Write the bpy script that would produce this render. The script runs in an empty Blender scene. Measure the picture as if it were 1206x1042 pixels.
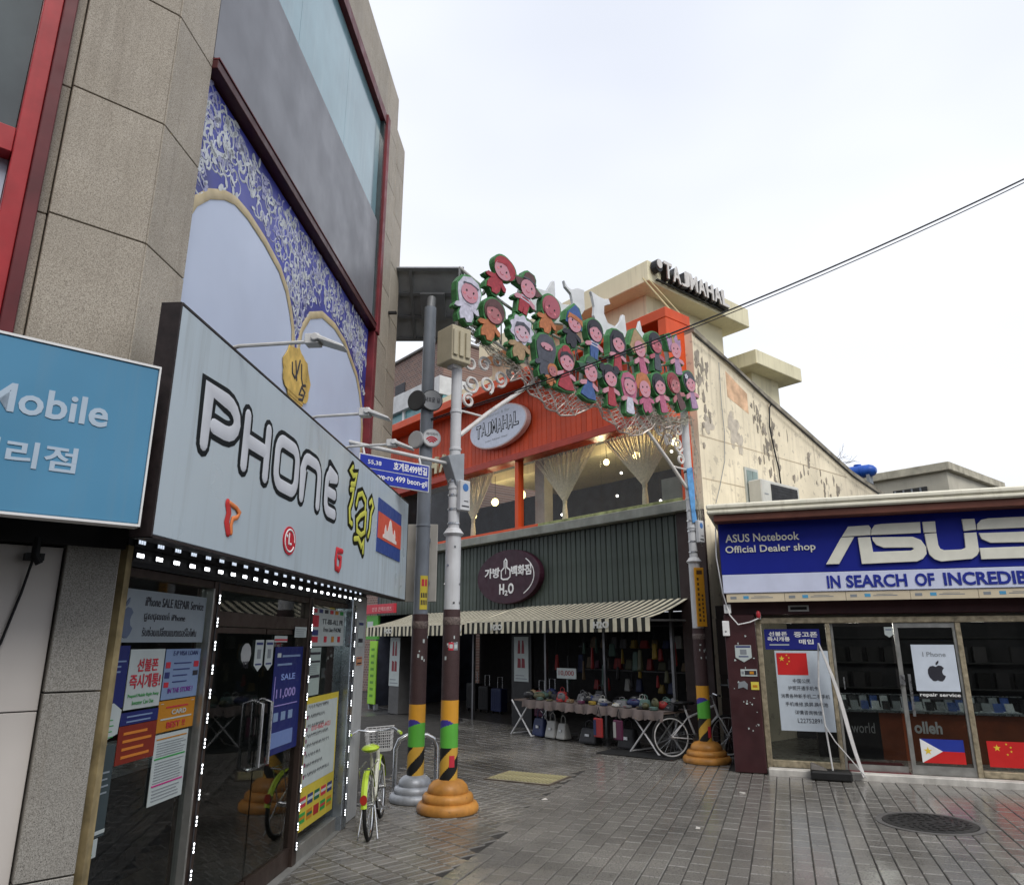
import bpy, bmesh, math, random
from mathutils import Vector
rnd = random.Random(7)
SC = bpy.context.scene
COL = SC.collection
R_ = math.radians

# ------------------------------------------------------------------ camera, sky, sun, exposure
EYE = 1.65
cam = bpy.data.cameras.new('camera'); CAM = bpy.data.objects.new('camera', cam); COL.objects.link(CAM)
cam.sensor_fit = 'HORIZONTAL'; cam.sensor_width = 36.0; cam.lens = 36.0 * 850.0 / 1206.0
CAM.location = (0, 0, EYE); CAM.rotation_euler = (R_(90) + math.atan(234.0 / 850.0), 0, 0)
cam.clip_start = 0.05; cam.clip_end = 2000
SC.camera = CAM

SUN_AZ, SUN_EL = 158.0, 50.0            # clockwise from +Y: behind the camera, a little to the right
w = bpy.data.worlds.new('World'); SC.world = w; w.use_nodes = True
nt = w.node_tree; nt.nodes.clear()
out = nt.nodes.new('ShaderNodeOutputWorld'); bg = nt.nodes.new('ShaderNodeBackground')
sky = nt.nodes.new('ShaderNodeTexSky'); sky.sky_type = 'NISHITA'; sky.sun_disc = False
sky.sun_elevation = R_(SUN_EL); sky.sun_rotation = R_(SUN_AZ); sky.dust_density = 4.0; sky.air_density = 1.0
tc = nt.nodes.new('ShaderNodeTexCoord')
mp = nt.nodes.new('ShaderNodeMapping'); mp.inputs['Scale'].default_value = (1.0, 1.0, 2.2)
no = nt.nodes.new('ShaderNodeTexNoise'); no.inputs['Scale'].default_value = 1.6; no.inputs['Detail'].default_value = 3.0; no.inputs['Roughness'].default_value = .45
rp = nt.nodes.new('ShaderNodeValToRGB')
rp.color_ramp.elements[0].position = .3; rp.color_ramp.elements[0].color = (6.4, 6.75, 7.6, 1)
rp.color_ramp.elements[1].position = .7; rp.color_ramp.elements[1].color = (8.3, 8.55, 9.1, 1)
mx = nt.nodes.new('ShaderNodeMix'); mx.data_type = 'RGBA'; mx.inputs['Factor'].default_value = .93
nt.links.new(tc.outputs['Generated'], mp.inputs['Vector']); nt.links.new(mp.outputs[0], no.inputs['Vector'])
nt.links.new(no.outputs['Fac'], rp.inputs['Fac'])
nt.links.new(sky.outputs[0], mx.inputs['A']); nt.links.new(rp.outputs[0], mx.inputs['B'])
nt.links.new(mx.outputs['Result'], bg.inputs['Color']); bg.inputs['Strength'].default_value = .1
nt.links.new(bg.outputs[0], out.inputs['Surface'])

sl = bpy.data.lights.new('sun', 'SUN'); sl.energy = 1.5; sl.angle = R_(30); sl.color = (1.0, .965, .92)
SUN = bpy.data.objects.new('sun', sl); COL.objects.link(SUN)
az, el = R_(SUN_AZ), R_(SUN_EL)
SUN.rotation_euler = Vector((math.sin(az) * math.cos(el), math.cos(az) * math.cos(el), math.sin(el))).to_track_quat('Z', 'Y').to_euler()
SUN.location = (3, -8, 14)
SC.view_settings.view_transform = 'Standard'; SC.view_settings.look = 'None'
SC.view_settings.exposure = 0.42; SC.view_settings.gamma = 1.0; SC.view_settings.use_curve_mapping = False
SC.render.engine = 'CYCLES'; SC.cycles.max_bounces = 8; SC.cycles.transparent_max_bounces = 12
SC.cycles.use_denoising = True; SC.cycles.caustics_reflective = False; SC.cycles.caustics_refractive = False

# ------------------------------------------------------------------ materials
MATS = {}
def mat(name, col, rough=.6, metal=0., var=.12, scale=4., bump=0., bscale=30., spec=.3, speck=0., speckcol=None, sscale=180.,
        streak=0., streakcol=(.1, .09, .08), emit=None, estr=0., rand=0., patch=0., patchcol=None, pscale=2., pthr=.62, coat=0., wet=0., world=False, trans=0.):
    if name in MATS: return MATS[name]
    m = bpy.data.materials.new(name); MATS[name] = m; m.use_nodes = True
    n = m.node_tree.nodes; l = m.node_tree.links; b = n['Principled BSDF']
    def nd(t): return n.new(t)
    tcn = nd('ShaderNodeTexCoord')
    COORD = nd('ShaderNodeNewGeometry').outputs['Position'] if world else tcn.outputs['Object']
    def mix(fac, a, bb, mode='MIX'):
        x = nd('ShaderNodeMix'); x.data_type = 'RGBA'; x.blend_type = mode
        for k, v in (('Factor', fac), ('A', a), ('B', bb)):
            if hasattr(v, 'is_output'): l.new(v, x.inputs[k])
            elif k == 'Factor': x.inputs[k].default_value = v
            else: x.inputs[k].default_value = (v[0], v[1], v[2], 1)
        return x.outputs['Result']
    def noise(s, det=3., ro=.55, scl=None):
        x = nd('ShaderNodeTexNoise'); x.inputs['Scale'].default_value = s; x.inputs['Detail'].default_value = det; x.inputs['Roughness'].default_value = ro
        if scl:
            mpp = nd('ShaderNodeMapping'); mpp.inputs['Scale'].default_value = scl; l.new(COORD, mpp.inputs['Vector']); l.new(mpp.outputs[0], x.inputs['Vector'])
        else: l.new(COORD, x.inputs['Vector'])
        return x.outputs['Fac']
    def ramp(v, p0, p1, c0=0., c1=1.):
        x = nd('ShaderNodeMapRange'); x.inputs['From Min'].default_value = p0; x.inputs['From Max'].default_value = p1
        x.inputs['To Min'].default_value = c0; x.inputs['To Max'].default_value = c1; l.new(v, x.inputs['Value']); return x.outputs[0]
    c = col
    cs = None
    if var > 0:
        f = ramp(noise(scale), .3, .7)
        lo = tuple(max(0, k * (1 - var)) for k in col); hi = tuple(min(1, k * (1 + var)) for k in col)
        cs = mix(f, lo, hi)
    if speck > 0:
        f = ramp(noise(sscale, 2., .7), .42, .6)
        cs = mix(f, cs if cs is not None else c, speckcol)
        f2 = ramp(noise(sscale * 1.7, 1., .5), .62, .66)
        cs = mix(f2, cs, tuple(k * .35 for k in speckcol))
    if streak > 0:
        f = ramp(noise(1.0, 4., .6, (14., 14., .7)), .5, .78, 0, streak)
        f2 = noise(.8, 2., .5)
        x = nd('ShaderNodeMath'); x.operation = 'MULTIPLY'; l.new(f, x.inputs[0]); l.new(ramp(f2, .35, .6), x.inputs[1])
        cs = mix(x.outputs[0], cs if cs is not None else c, streakcol)
    if patch > 0:
        f = ramp(noise(pscale, 6., .65), pthr, pthr + .03, 0, patch)
        cs = mix(f, cs if cs is not None else c, patchcol)
    if rand > 0:
        oi = nd('ShaderNodeObjectInfo'); f = ramp(oi.outputs['Random'], 0, 1, 1 - rand, 1 + rand)
        x = nd('ShaderNodeVectorMath'); x.operation = 'SCALE'
        if cs is not None: l.new(cs, x.inputs[0])
        else: x.inputs[0].default_value = col
        l.new(f, x.inputs['Scale']); cs = x.outputs[0]
    if cs is not None: l.new(cs, b.inputs['Base Color'])
    else: b.inputs['Base Color'].default_value = (*col, 1)
    b.inputs['Roughness'].default_value = rough
    if wet > 0:
        l.new(ramp(noise(1.3, 3., .6), .38, .62, rough * (1 - wet), rough), b.inputs['Roughness'])
    elif rough > .15 and var > 0:
        l.new(ramp(noise(scale * 2.3), .3, .7, max(.03, rough - .1), min(1, rough + .1)), b.inputs['Roughness'])
    b.inputs['Metallic'].default_value = metal
    b.inputs['Specular IOR Level'].default_value = spec
    if coat: b.inputs['Coat Weight'].default_value = coat; b.inputs['Coat Roughness'].default_value = .08
    if bump > 0:
        bp = nd('ShaderNodeBump'); bp.inputs['Strength'].default_value = bump; bp.inputs['Distance'].default_value = .02
        l.new(noise(bscale, 4.), bp.inputs['Height']); l.new(bp.outputs[0], b.inputs['Normal'])
    if emit: b.inputs['Emission Color'].default_value = (*emit, 1); b.inputs['Emission Strength'].default_value = estr
    if trans:
        b.inputs['Transmission Weight'].default_value = trans
    return m

def glass(name, tint=(.8, .85, .85), refl=1.0, rough=.02, dens=0., col=(.05, .06, .06), ior=1.5):
    if name in MATS: return MATS[name]
    m = bpy.data.materials.new(name); MATS[name] = m; m.use_nodes = True
    n = m.node_tree.nodes; l = m.node_tree.links; n.clear()
    o = n.new('ShaderNodeOutputMaterial'); tr = n.new('ShaderNodeBsdfTransparent'); gl = n.new('ShaderNodeBsdfGlossy'); fr = n.new('ShaderNodeFresnel'); mxs = n.new('ShaderNodeMixShader')
    tr.inputs[0].default_value = (*tint, 1); gl.inputs['Roughness'].default_value = rough; fr.inputs[0].default_value = ior
    gl.inputs[0].default_value = (refl, refl, refl, 1)
    base = tr.outputs[0]
    if dens > 0:
        df = n.new('ShaderNodeBsdfDiffuse'); df.inputs[0].default_value = (*col, 1); m2 = n.new('ShaderNodeMixShader'); m2.inputs[0].default_value = dens
        l.new(tr.outputs[0], m2.inputs[1]); l.new(df.outputs[0], m2.inputs[2]); base = m2.outputs[0]
    ge = n.new('ShaderNodeNewGeometry'); inv = n.new('ShaderNodeMath'); inv.operation = 'SUBTRACT'; inv.inputs[0].default_value = 1.; l.new(ge.outputs['Backfacing'], inv.inputs[1])
    mu = n.new('ShaderNodeMath'); mu.operation = 'MULTIPLY'; l.new(fr.outputs[0], mu.inputs[0]); l.new(inv.outputs[0], mu.inputs[1])   # the inner face of a thin pane adds no second mirror
    l.new(mu.outputs[0], mxs.inputs[0]); l.new(base, mxs.inputs[1]); l.new(gl.outputs[0], mxs.inputs[2]); l.new(mxs.outputs[0], o.inputs[0])
    return m

def P(name, col, **k):            # painted / plastic / printed flat colours
    k.setdefault('rough', .5); k.setdefault('var', .06); k.setdefault('scale', 6.)
    return mat(name, col, **k)

# ------------------------------------------------------------------ mesh builder
class B:
    def __init__(s): s.v = []; s.f = []; s.m = []; s.sm = []
    def add(s, vs, fs, m=0, smooth=False):
        o = len(s.v); s.v += [tuple(p) for p in vs]
        for f in fs: s.f.append([o + i for i in f]); s.m.append(m); s.sm.append(smooth)
        return s
    def box(s, x0, x1, y0, y1, z0, z1, m=0):
        if x0 > x1: x0, x1 = x1, x0
        if y0 > y1: y0, y1 = y1, y0
        if z0 > z1: z0, z1 = z1, z0
        vs = [(x0, y0, z0), (x1, y0, z0), (x1, y1, z0), (x0, y1, z0), (x0, y0, z1), (x1, y0, z1), (x1, y1, z1), (x0, y1, z1)]
        return s.add(vs, [(0, 3, 2, 1), (4, 5, 6, 7), (0, 1, 5, 4), (1, 2, 6, 5), (2, 3, 7, 6), (3, 0, 4, 7)], m)
    def hexa(s, lo, hi, m=0):      # two quads of 3d points
        return s.add(list(lo) + list(hi), [(0, 3, 2, 1), (4, 5, 6, 7), (0, 1, 5, 4), (1, 2, 6, 5), (2, 3, 7, 6), (3, 0, 4, 7)], m)
    def prism(s, pts, y0, y1, m=0):
        a = sum(pts[i][0] * pts[(i + 1) % len(pts)][1] - pts[(i + 1) % len(pts)][0] * pts[i][1] for i in range(len(pts)))
        if a < 0: pts = pts[::-1]
        n = len(pts); vs = [(x, y0, z) for x, z in pts] + [(x, y1, z) for x, z in pts]
        fs = [list(range(n)), list(range(2 * n - 1, n - 1, -1))] + [(i, n + i, n + (i + 1) % n, (i + 1) % n) for i in range(n)]
        return s.add(vs, fs, m)
    def slab(s, pts, z0, z1, m=0):  # polygon in plan
        a = sum(pts[i][0] * pts[(i + 1) % len(pts)][1] - pts[(i + 1) % len(pts)][0] * pts[i][1] for i in range(len(pts)))
        if a < 0: pts = pts[::-1]
        n = len(pts); vs = [(x, y, z0) for x, y in pts] + [(x, y, z1) for x, y in pts]
        fs = [list(range(n - 1, -1, -1)), list(range(n, 2 * n))] + [(i, (i + 1) % n, n + (i + 1) % n, n + i) for i in range(n)]
        return s.add(vs, fs, m)
    def ell2(s, cx, cz, rx, rz, y0, y1, n=20, rot=0., m=0):
        return s.prism([(cx + rx * math.cos(t) * math.cos(rot) + rz * math.sin(t) * math.sin(rot), cz - rx * math.cos(t) * math.sin(rot) + rz * math.sin(t) * math.cos(rot)) for t in (2 * math.pi * i / n for i in range(n))], y0, y1, m)
    def tube(s, pts, r, n=8, closed=False, m=0, cap=True):
        pts = [Vector(p) for p in pts]; k = len(pts); rs = r if isinstance(r, (list, tuple)) else [r] * k
        vs = []; up = None
        for i, p in enumerate(pts):
            if closed: t = pts[(i + 1) % k] - pts[i - 1]
            else: t = pts[min(i + 1, k - 1)] - pts[max(i - 1, 0)]
            if t.length < 1e-9: t = Vector((0, 0, 1))
            t.normalize()
            if up is None:
                up = Vector((0, 0, 1)) if abs(t.z) < .9 else Vector((1, 0, 0))
            u = up - t * up.dot(t)
            if u.length < 1e-4: u = t.orthogonal()
            u.normalize(); up = u; b2 = t.cross(u)
            vs += [tuple(p + (u * math.cos(2 * math.pi * j / n) + b2 * math.sin(2 * math.pi * j / n)) * rs[i]) for j in range(n)]
        fs = []
        for i in range(k if closed else k - 1):
            a, c = i * n, ((i + 1) % k) * n
            fs += [(a + j, a + (j + 1) % n, c + (j + 1) % n, c + j) for j in range(n)]
        s.add(vs, fs, m, True)
        if cap and not closed:
            s.add(vs[:n], [list(range(n - 1, -1, -1))], m); s.add(vs[-n:], [list(range(n))], m)
        return s
    def cyl(s, p0, p1, r0, r1=None, n=16, m=0): return s.tube([p0, p1], [r0, r0 if r1 is None else r1], n, m=m)
    def lathe(s, prof, cx=0, cy=0, n=28, m=0):
        vs = []; k = len(prof)
        for r, z in prof: vs += [(cx + r * math.cos(2 * math.pi * j / n), cy + r * math.sin(2 * math.pi * j / n), z) for j in range(n)]
        fs = [(i * n + j, i * n + (j + 1) % n, (i + 1) * n + (j + 1) % n, (i + 1) * n + j) for i in range(k - 1) for j in range(n)]
        s.add(vs, fs, m, True)
        s.add(vs[:n], [list(range(n - 1, -1, -1))], m); s.add(vs[-n:], [list(range(n))], m)
        return s
    def ribbon(s, pts, hw, y, dep, closed=False, m=0, n=8):   # flattened rounded stroke lying in the xz plane
        k = len(pts); vs = []
        for i in range(k):
            if closed: t = (pts[(i + 1) % k][0] - pts[i - 1][0], pts[(i + 1) % k][1] - pts[i - 1][1])
            else:
                a, b2 = pts[max(i - 1, 0)], pts[min(i + 1, k - 1)]; t = (b2[0] - a[0], b2[1] - a[1])
            L = math.hypot(*t) or 1; nx, nz = -t[1] / L, t[0] / L
            h = hw
            if 0 < i < k - 1 or closed:
                p, q, r = pts[i - 1], pts[i], pts[(i + 1) % k]
                d1 = math.atan2(q[1] - p[1], q[0] - p[0]); d2 = math.atan2(r[1] - q[1], r[0] - q[0])
                h = hw / max(.6, math.cos((((d2 - d1) + math.pi) % (2 * math.pi) - math.pi) / 2))
            vs += [(pts[i][0] + nx * h * math.cos(2 * math.pi * j / n), y - dep * math.sin(2 * math.pi * j / n), pts[i][1] + nz * h * math.cos(2 * math.pi * j / n)) for j in range(n)]
        fs = []
        for i in range(k if closed else k - 1):
            a, c = i * n, ((i + 1) % k) * n
            fs += [(a + j, a + (j + 1) % n, c + (j + 1) % n, c + j) for j in range(n)]
        s.add(vs, fs, m, True)
        if not closed:
            s.add(vs[:n], [list(range(n))], m); s.add(vs[-n:], [list(range(n))], m)
            for q in (pts[0], pts[-1]): s.ellipsoid((q[0], y, q[1]), (hw, dep, hw), 8, 5, m)
        return s
    def ellipsoid(s, c, r, nu=12, nv=8, m=0):
        vs = [(c[0], c[1], c[2] - r[2])]
        for i in range(1, nv):
            t = -math.pi / 2 + math.pi * i / nv
            vs += [(c[0] + r[0] * math.cos(t) * math.cos(2 * math.pi * j / nu), c[1] + r[1] * math.cos(t) * math.sin(2 * math.pi * j / nu), c[2] + r[2] * math.sin(t)) for j in range(nu)]
        vs.append((c[0], c[1], c[2] + r[2])); e = len(vs) - 1
        fs = [(0, 1 + (j + 1) % nu, 1 + j) for j in range(nu)]
        for i in range(nv - 2):
            fs += [(1 + i * nu + j, 1 + i * nu + (j + 1) % nu, 1 + (i + 1) * nu + (j + 1) % nu, 1 + (i + 1) * nu + j) for j in range(nu)]
        fs += [(1 + (nv - 2) * nu + j, 1 + (nv - 2) * nu + (j + 1) % nu, e) for j in range(nu)]
        return s.add(vs, fs, m, True)

# ------------------------------------------------------------------ frames: x along a facade (left to right), y into it, z up
class Fr:
    def __init__(s, o, rz): s.o = Vector((o[0], o[1], 0)); s.rz = R_(rz); c, q = math.cos(s.rz), math.sin(s.rz); s.x = Vector((c, q, 0)); s.y = Vector((-q, c, 0))
    def w(s, a, d, z): return s.o + s.x * a + s.y * d + Vector((0, 0, z))
FW = Fr((0, 0), 0)                    # world
FL = Fr((-1.596, 7.22), 86.0)         # phone shop front
FC = Fr((-1.871, 3.292), 41.5)        # canted corner front
FT = Fr((2.88, 12.26), -50.5)         # restaurant front
FA = Fr((3.42, 10.19), -20.0)         # notebook shop front
FR = Fr((-.65, 8.0), 42.0)            # street arch
FS = Fr((3.198, 11.874), 39.5)        # restaurant side wall
FQ = Fr((13.08, 21.0), -50.5)         # back building front
FK = Fr((-4.43, 25.0), -50.5)         # brick house front
ORG = {}
def ordw(n):
    u = ['', 'first', 'second', 'third', 'fourth', 'fifth', 'sixth', 'seventh', 'eighth', 'ninth', 'tenth', 'eleventh', 'twelfth', 'thirteenth', 'fourteenth', 'fifteenth', 'sixteenth', 'seventeenth', 'eighteenth', 'nineteenth']
    if n < 20: return u[n]
    t_, r_ = divmod(n, 10); return {2: 'twentieth', 3: 'thirtieth', 4: 'fortieth'}[t_] if r_ == 0 else {2: 'twenty', 3: 'thirty', 4: 'forty'}[t_] + '-' + u[r_]
def tag(o, label=None, cat=None, group=None, kind=None):
    for k, v in (('label', label), ('category', cat), ('group', group), ('kind', kind)):
        if v: o[k] = v
    return o
def thing(name, label, cat, fr, org, group=None, turn=0., kind=None):
    o = bpy.data.objects.new(name, None); COL.objects.link(o); o.empty_display_size = .1
    o.location = fr.w(*org); o.rotation_euler = (0, 0, fr.rz + R_(turn)); ORG[o.name] = Vector(org) if turn == 0 else Vector((0, 0, 0))
    return tag(o, label, cat, group, kind)
def mkmesh(name, b, mats, org=Vector((0, 0, 0)), bevel=0., smooth=None, seg=1):
    me = bpy.data.meshes.new(name)
    me.from_pydata([(p[0] - org[0], p[1] - org[1], p[2] - org[2]) for p in b.v], [], b.f)
    for m in (mats if isinstance(mats, (list, tuple)) else [mats]): me.materials.append(m)
    me.polygons.foreach_set('material_index', b.m); me.polygons.foreach_set('use_smooth', b.sm)
    bm = bmesh.new(); bm.from_mesh(me)
    if bevel > 0:
        bmesh.ops.remove_doubles(bm, verts=bm.verts, dist=1e-5)
        ed = [e for e in bm.edges if len(e.link_faces) == 2 and e.calc_face_angle(0) > R_(40)]
        bmesh.ops.bevel(bm, geom=ed, offset=bevel, segments=seg, affect='EDGES', profile=.6, clamp_overlap=True)
    bmesh.ops.recalc_face_normals(bm, faces=bm.faces)
    bm.to_mesh(me); bm.free()
    if smooth: me.shade_smooth()
    if smooth or any(b.sm): me.set_sharp_from_angle(angle=R_(42))
    return me
def root_of(o):
    while o.parent: o = o.parent
    return o
SPLIT = {'mullion', 'door_post', 'window_post', 'bottom_rail', 'rail', 'arm', 'foot', 'cheek', 'eye', 'header_rail', 'frame_rail', 'bracket', 'edge_trim', 'trim', 'strut', 'shelf_board', 'hood_frame', 'head_beam', 'pane', 'flange', 'leg', 'roof_vent', 'bar', 'rib', 'foot_bar', 'front', 'edge', 'band', 'chord', 'wall_panel', 'bolt', 'arch_trim', 'slat', 'bare_patch', 'symbol', 'scroll', 'wall', 'room_wall', 'room_floor', 'logo_mark', 'stripe', 'mount', 'window_frame', 'roof', 'frame'}
def islands(b):
    par = {}
    def find(a):
        while par.setdefault(a, a) != a: par[a] = par[par[a]]; a = par[a]
        return a
    key = [tuple(round(c, 5) for c in p) for p in b.v]
    for f in b.f:
        r0 = find(key[f[0]])
        for i in f[1:]: par[find(key[i])] = r0
    grp = {}
    for f, m, sm in zip(b.f, b.m, b.sm): grp.setdefault(find(key[f[0]]), []).append((f, m, sm))
    res = []
    for fs in grp.values():
        nb = B(); mp_ = {}
        for f, m, sm in fs:
            for i in f:
                if i not in mp_: mp_[i] = len(nb.v); nb.v.append(b.v[i])
            nb.f.append([mp_[i] for i in f]); nb.m.append(m); nb.sm.append(sm)
        res.append(nb)
    return res
def obj(name, b, mats, par, bevel=0., smooth=None, label=None, kind=None, seg=1):
    if name in SPLIT and kind is None and par.type == 'EMPTY' or name in ('eye', 'cheek', 'pane', 'rail', 'bar'):
        pcs = islands(b)
        if 1 < len(pcs) <= 24:
            for q in pcs: o = one(name, q, mats, par, bevel, smooth, label, kind, seg)
            return o
    return one(name, b, mats, par, bevel, smooth, label, kind, seg)
def one(name, b, mats, par, bevel=0., smooth=None, label=None, kind=None, seg=1):
    o = bpy.data.objects.new(name, mkmesh(name, b, mats, ORG[root_of(par).name], bevel, smooth, seg)); COL.objects.link(o); o.parent = par
    return tag(o, label, None, None, kind)
def top(name, label, cat, b, mats, fr, org, bevel=0., smooth=None, group=None, kind=None, seg=1):
    o = bpy.data.objects.new(name, mkmesh(name, b, mats, Vector(org), bevel, smooth, seg)); COL.objects.link(o)
    o.location = fr.w(*org); o.rotation_euler = (0, 0, fr.rz); ORG[o.name] = Vector(org)
    return tag(o, label, cat, group, kind)
def repeat(name, me, par, locs, rots=None):     # many alike parts sharing one mesh
    org = ORG[root_of(par).name]
    for i, p in enumerate(locs):
        o = bpy.data.objects.new(name, me); COL.objects.link(o); o.parent = par; o.location = Vector(p) - org
        if rots: o.rotation_euler = rots[i]
TXT = {}
def txt(par, s, x0, x1, z0, z1, y, m, ext=.002, bold=0., name='lettering', shear=0., rot=0., lines=1, fit=True):
    key = (s, bold, shear)
    if key not in TXT:
        cu = bpy.data.curves.new('lettering', 'FONT'); cu.body = s; cu.resolution_u = 3; cu.extrude = .5; cu.offset = bold; cu.shear = shear; cu.fill_mode = 'BOTH'
        o = bpy.data.objects.new('lettering', cu); me0 = bpy.data.meshes.new_from_object(o); bpy.data.objects.remove(o); bpy.data.curves.remove(cu)
        TXT[key] = me0
    me = TXT[key].copy(); org = ORG[root_of(par).name]
    if not len(me.vertices): return None
    xs = [v.co.x for v in me.vertices]; ys = [v.co.y for v in me.vertices]
    ax, bx, ay, by = min(xs), max(xs), min(ys), max(ys)
    sx = (x1 - x0) / max(bx - ax, 1e-6); sz = (z1 - z0) / max(by - ay, 1e-6)
    cx, cz = (x0 + x1) / 2, (z0 + z1) / 2; cr, sr = math.cos(rot), math.sin(rot)
    for v in me.vertices:
        a = x0 + (v.co.x - ax) * sx - cx; c = z0 + (v.co.y - ay) * sz - cz; d = y - ext * (v.co.z + .5)
        v.co = Vector((cx + a * cr - c * sr, d, cz + a * sr + c * cr)) - org
    me.materials.clear(); me.materials.append(m)
    o = bpy.data.objects.new(name, me); COL.objects.link(o); o.parent = par
    return o

# shared colours
WHITE = P('white_paint', (.78, .78, .77)); BLACK = P('black_paint', (.012, .012, .013)); INK = P('dark_ink', (.03, .03, .04))
STEEL = mat('brushed_steel', (.55, .56, .57), rough=.3, metal=1., var=.08, scale=12)
ALU = mat('aluminium_frame', (.42, .42, .40), rough=.4, metal=.8, var=.15, scale=9)
GLASS = glass('shop_glass', (.80, .83, .83), .85); GLASS_D = glass('dark_shop_glass', (.68, .71, .71), .7)
LED_DIM = mat('led_dim', (.6, .6, .6), var=0, emit=(.75, .85, 1.), estr=.7)
LED = mat('led_white', (.9, .9, .9), var=0, emit=(.92, .96, 1.), estr=5.)
TUBE = mat('lit_tube', (.9, .9, .9), var=0, emit=(.95, 1., .97), estr=3.5)
BULB = mat('warm_bulb', (.9, .8, .5), var=0, emit=(1., .78, .32), estr=4.)
SPOT = mat('ceiling_spot_lit', (.9, .9, .9), var=0, emit=(1., .97, .9), estr=4.)
# ================================================================== ground
b = B(); b.box(-300, 300, -300, 600, -.5, -.03)
top('ground', None, None, b, mat('wet_asphalt', (.055, .055, .056), rough=.45, var=.25, scale=1.5, bump=.2, bscale=60, wet=.5), FW, (0, 0, 0), kind='structure')
PAV = mat('wet_grey_paver', (.205, .193, .172), rough=.21, spec=.75, var=.4, scale=.9, bump=.09, bscale=45, rand=.10, wet=.82, world=True, speck=1, speckcol=(.18, .17, .154), sscale=70)
PAVA = mat('wet_dark_paver', (.15, .141, .125), rough=.24, spec=.75, var=.5, scale=.8, bump=.25, bscale=40, rand=.16, wet=.75, world=True)
BED = mat('paver_joint_sand', (.035, .033, .03), rough=.8, var=.3, bump=.2)
def paver_geo(b, lx, ly, h=.03, c=.006, ox=0, oy=0, ca=1., sa=0., oz=0., m=0):
    x, y = lx / 2, ly / 2; pts = []
    for z, k in ((-h, 0), (-c, 0), (0, c)):
        for sx, sy in ((-1, -1), (1, -1), (1, 1), (-1, 1)):
            px, py = sx * (x - k), sy * (y - k); pts.append((ox + px * ca - py * sa, oy + px * sa + py * ca, z + oz))
    fs = [(8, 9, 10, 11)]
    for lo in (0, 4): fs += [(lo + i, lo + (i + 1) % 4, lo + 4 + (i + 1) % 4, lo + 4 + i) for i in range(4)]
    b.add(pts, fs, m)
BP1, BP2 = Vector((-.02, 7.5)), Vector((1.14, 11.2))
def right_zone(x, y): return (BP2.x - BP1.x) * (y - BP1.y) - (BP2.y - BP1.y) * (x - BP1.x) < 0
def paving(name, fr, lx, ly, a0, a1, d0, d1, test, m, count, bedz):
    cells = []; i = 0; a = a0
    while a < a1:
        d = d0 - (ly / 2 if i % 2 else 0)
        while d < d1:
            p = fr.w(a, d, 0)
            if test(p.x, p.y): cells.append((p.x, p.y))
            d += ly
        a += lx; i += 1
    bb = B()
    xs = [c[0] for c in cells]; ys = [c[1] for c in cells]
    pc = [fr.w(a0, d0, 0), fr.w(a1, d0, 0), fr.w(a1, d1, 0), fr.w(a0, d1, 0)]
    bb.slab([(p.x, p.y) for p in pc], bedz - .01, bedz)
    root = top(name, None, None, bb, BED, FW, (0, 0, 0), kind='structure')
    seen = lambda c: c[1] > 5.35 and abs(c[0]) < c[1] * .76
    order = sorted(range(len(cells)), key=lambda i: (not seen(cells[i]), cells[i][0] ** 2 + cells[i][1] ** 2))
    near = set(order[:count])
    b1 = B(); paver_geo(b1, lx - .008, ly - .008); me = mkmesh('paver', b1, m)
    ca, sa = math.cos(fr.rz), math.sin(fr.rz); field = B()
    for i, c in enumerate(cells):
        z = rnd.uniform(-.003, .002)
        if i in near:
            o = bpy.data.objects.new('paver', me); COL.objects.link(o); o.parent = root
            o.location = (c[0], c[1], z); o.rotation_euler = (rnd.gauss(0, .007), rnd.gauss(0, .007), fr.rz)
        else: paver_geo(field, lx - .008, ly - .008, .03, .006, c[0], c[1], ca, sa, z)
    obj('paver_field', field, m, root, kind='stuff')
    return root
def in_front_of_shop(x, y):
    v = Vector((x, y, 0)) - FA.o; d = v.dot(FA.y); t = (Vector((x, y, 0)) - FT.o)
    return right_zone(x, y) and (d < -.12 or (v.dot(FA.x) < -.55 and t.dot(FT.y) < .6)) and x < 7.2 and y > 5.0
paving('shop_pavement', FA, .15, .22, -8, 5, -6.5, 4.5, in_front_of_shop, PAV, 300, -.014)
def in_alley(x, y):
    v = Vector((x, y, 0)) - FL.o; t = (Vector((x, y, 0)) - FT.o)
    return not right_zone(x, y) and -v.dot(FL.y) > -.1 and y > 5.0 and t.dot(FT.y) < .5 and x > -6
paving('alley_pavement', FR, .2, .1, -6, 14, -9.5, 9, in_alley, PAVA, 300, -.012)
# drain, manhole, mat
t = thing('drain_cover', 'pale yellow rectangular drain cover set in the alley paving', 'drain cover', FW, (.2, 9.82, 0), turn=-28)
FR_M = mat('drain_yellow', (.30, .27, .15), rough=.55, var=.3, scale=7, bump=.3)
b = B(); b.box(-.42, .42, -.3, .3, .003, .014); obj('plate', b, mat('drain_plate', (.27, .25, .16), rough=.5, var=.3, scale=5), t, .004)
b = B(); b.box(-.012, .012, -.27, .27, 0, .008); me = mkmesh('rib', b, FR_M)
repeat('rib', me, t, [(-.39 + .052 * i, 0, .014) for i in range(16)])
b = B(); b.box(-.45, -.42, -.33, .33, .0, .012); b.box(.42, .45, -.33, .33, .0, .012); b.box(-.42, .42, -.33, -.3, .0, .012); b.box(-.42, .42, .3, .33, .0, .012); obj('frame', b, mat('rusty_iron', (.09, .07, .055), rough=.6, var=.3), t)
t = thing('manhole_cover', 'round dark iron manhole cover in front of the notebook shop', 'manhole cover', FW, (3.93, 7.5, 0), turn=1)
IRON = mat('cast_iron', (.03, .028, .027), rough=.45, var=.3, scale=8, bump=.3, metal=.3)
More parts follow.
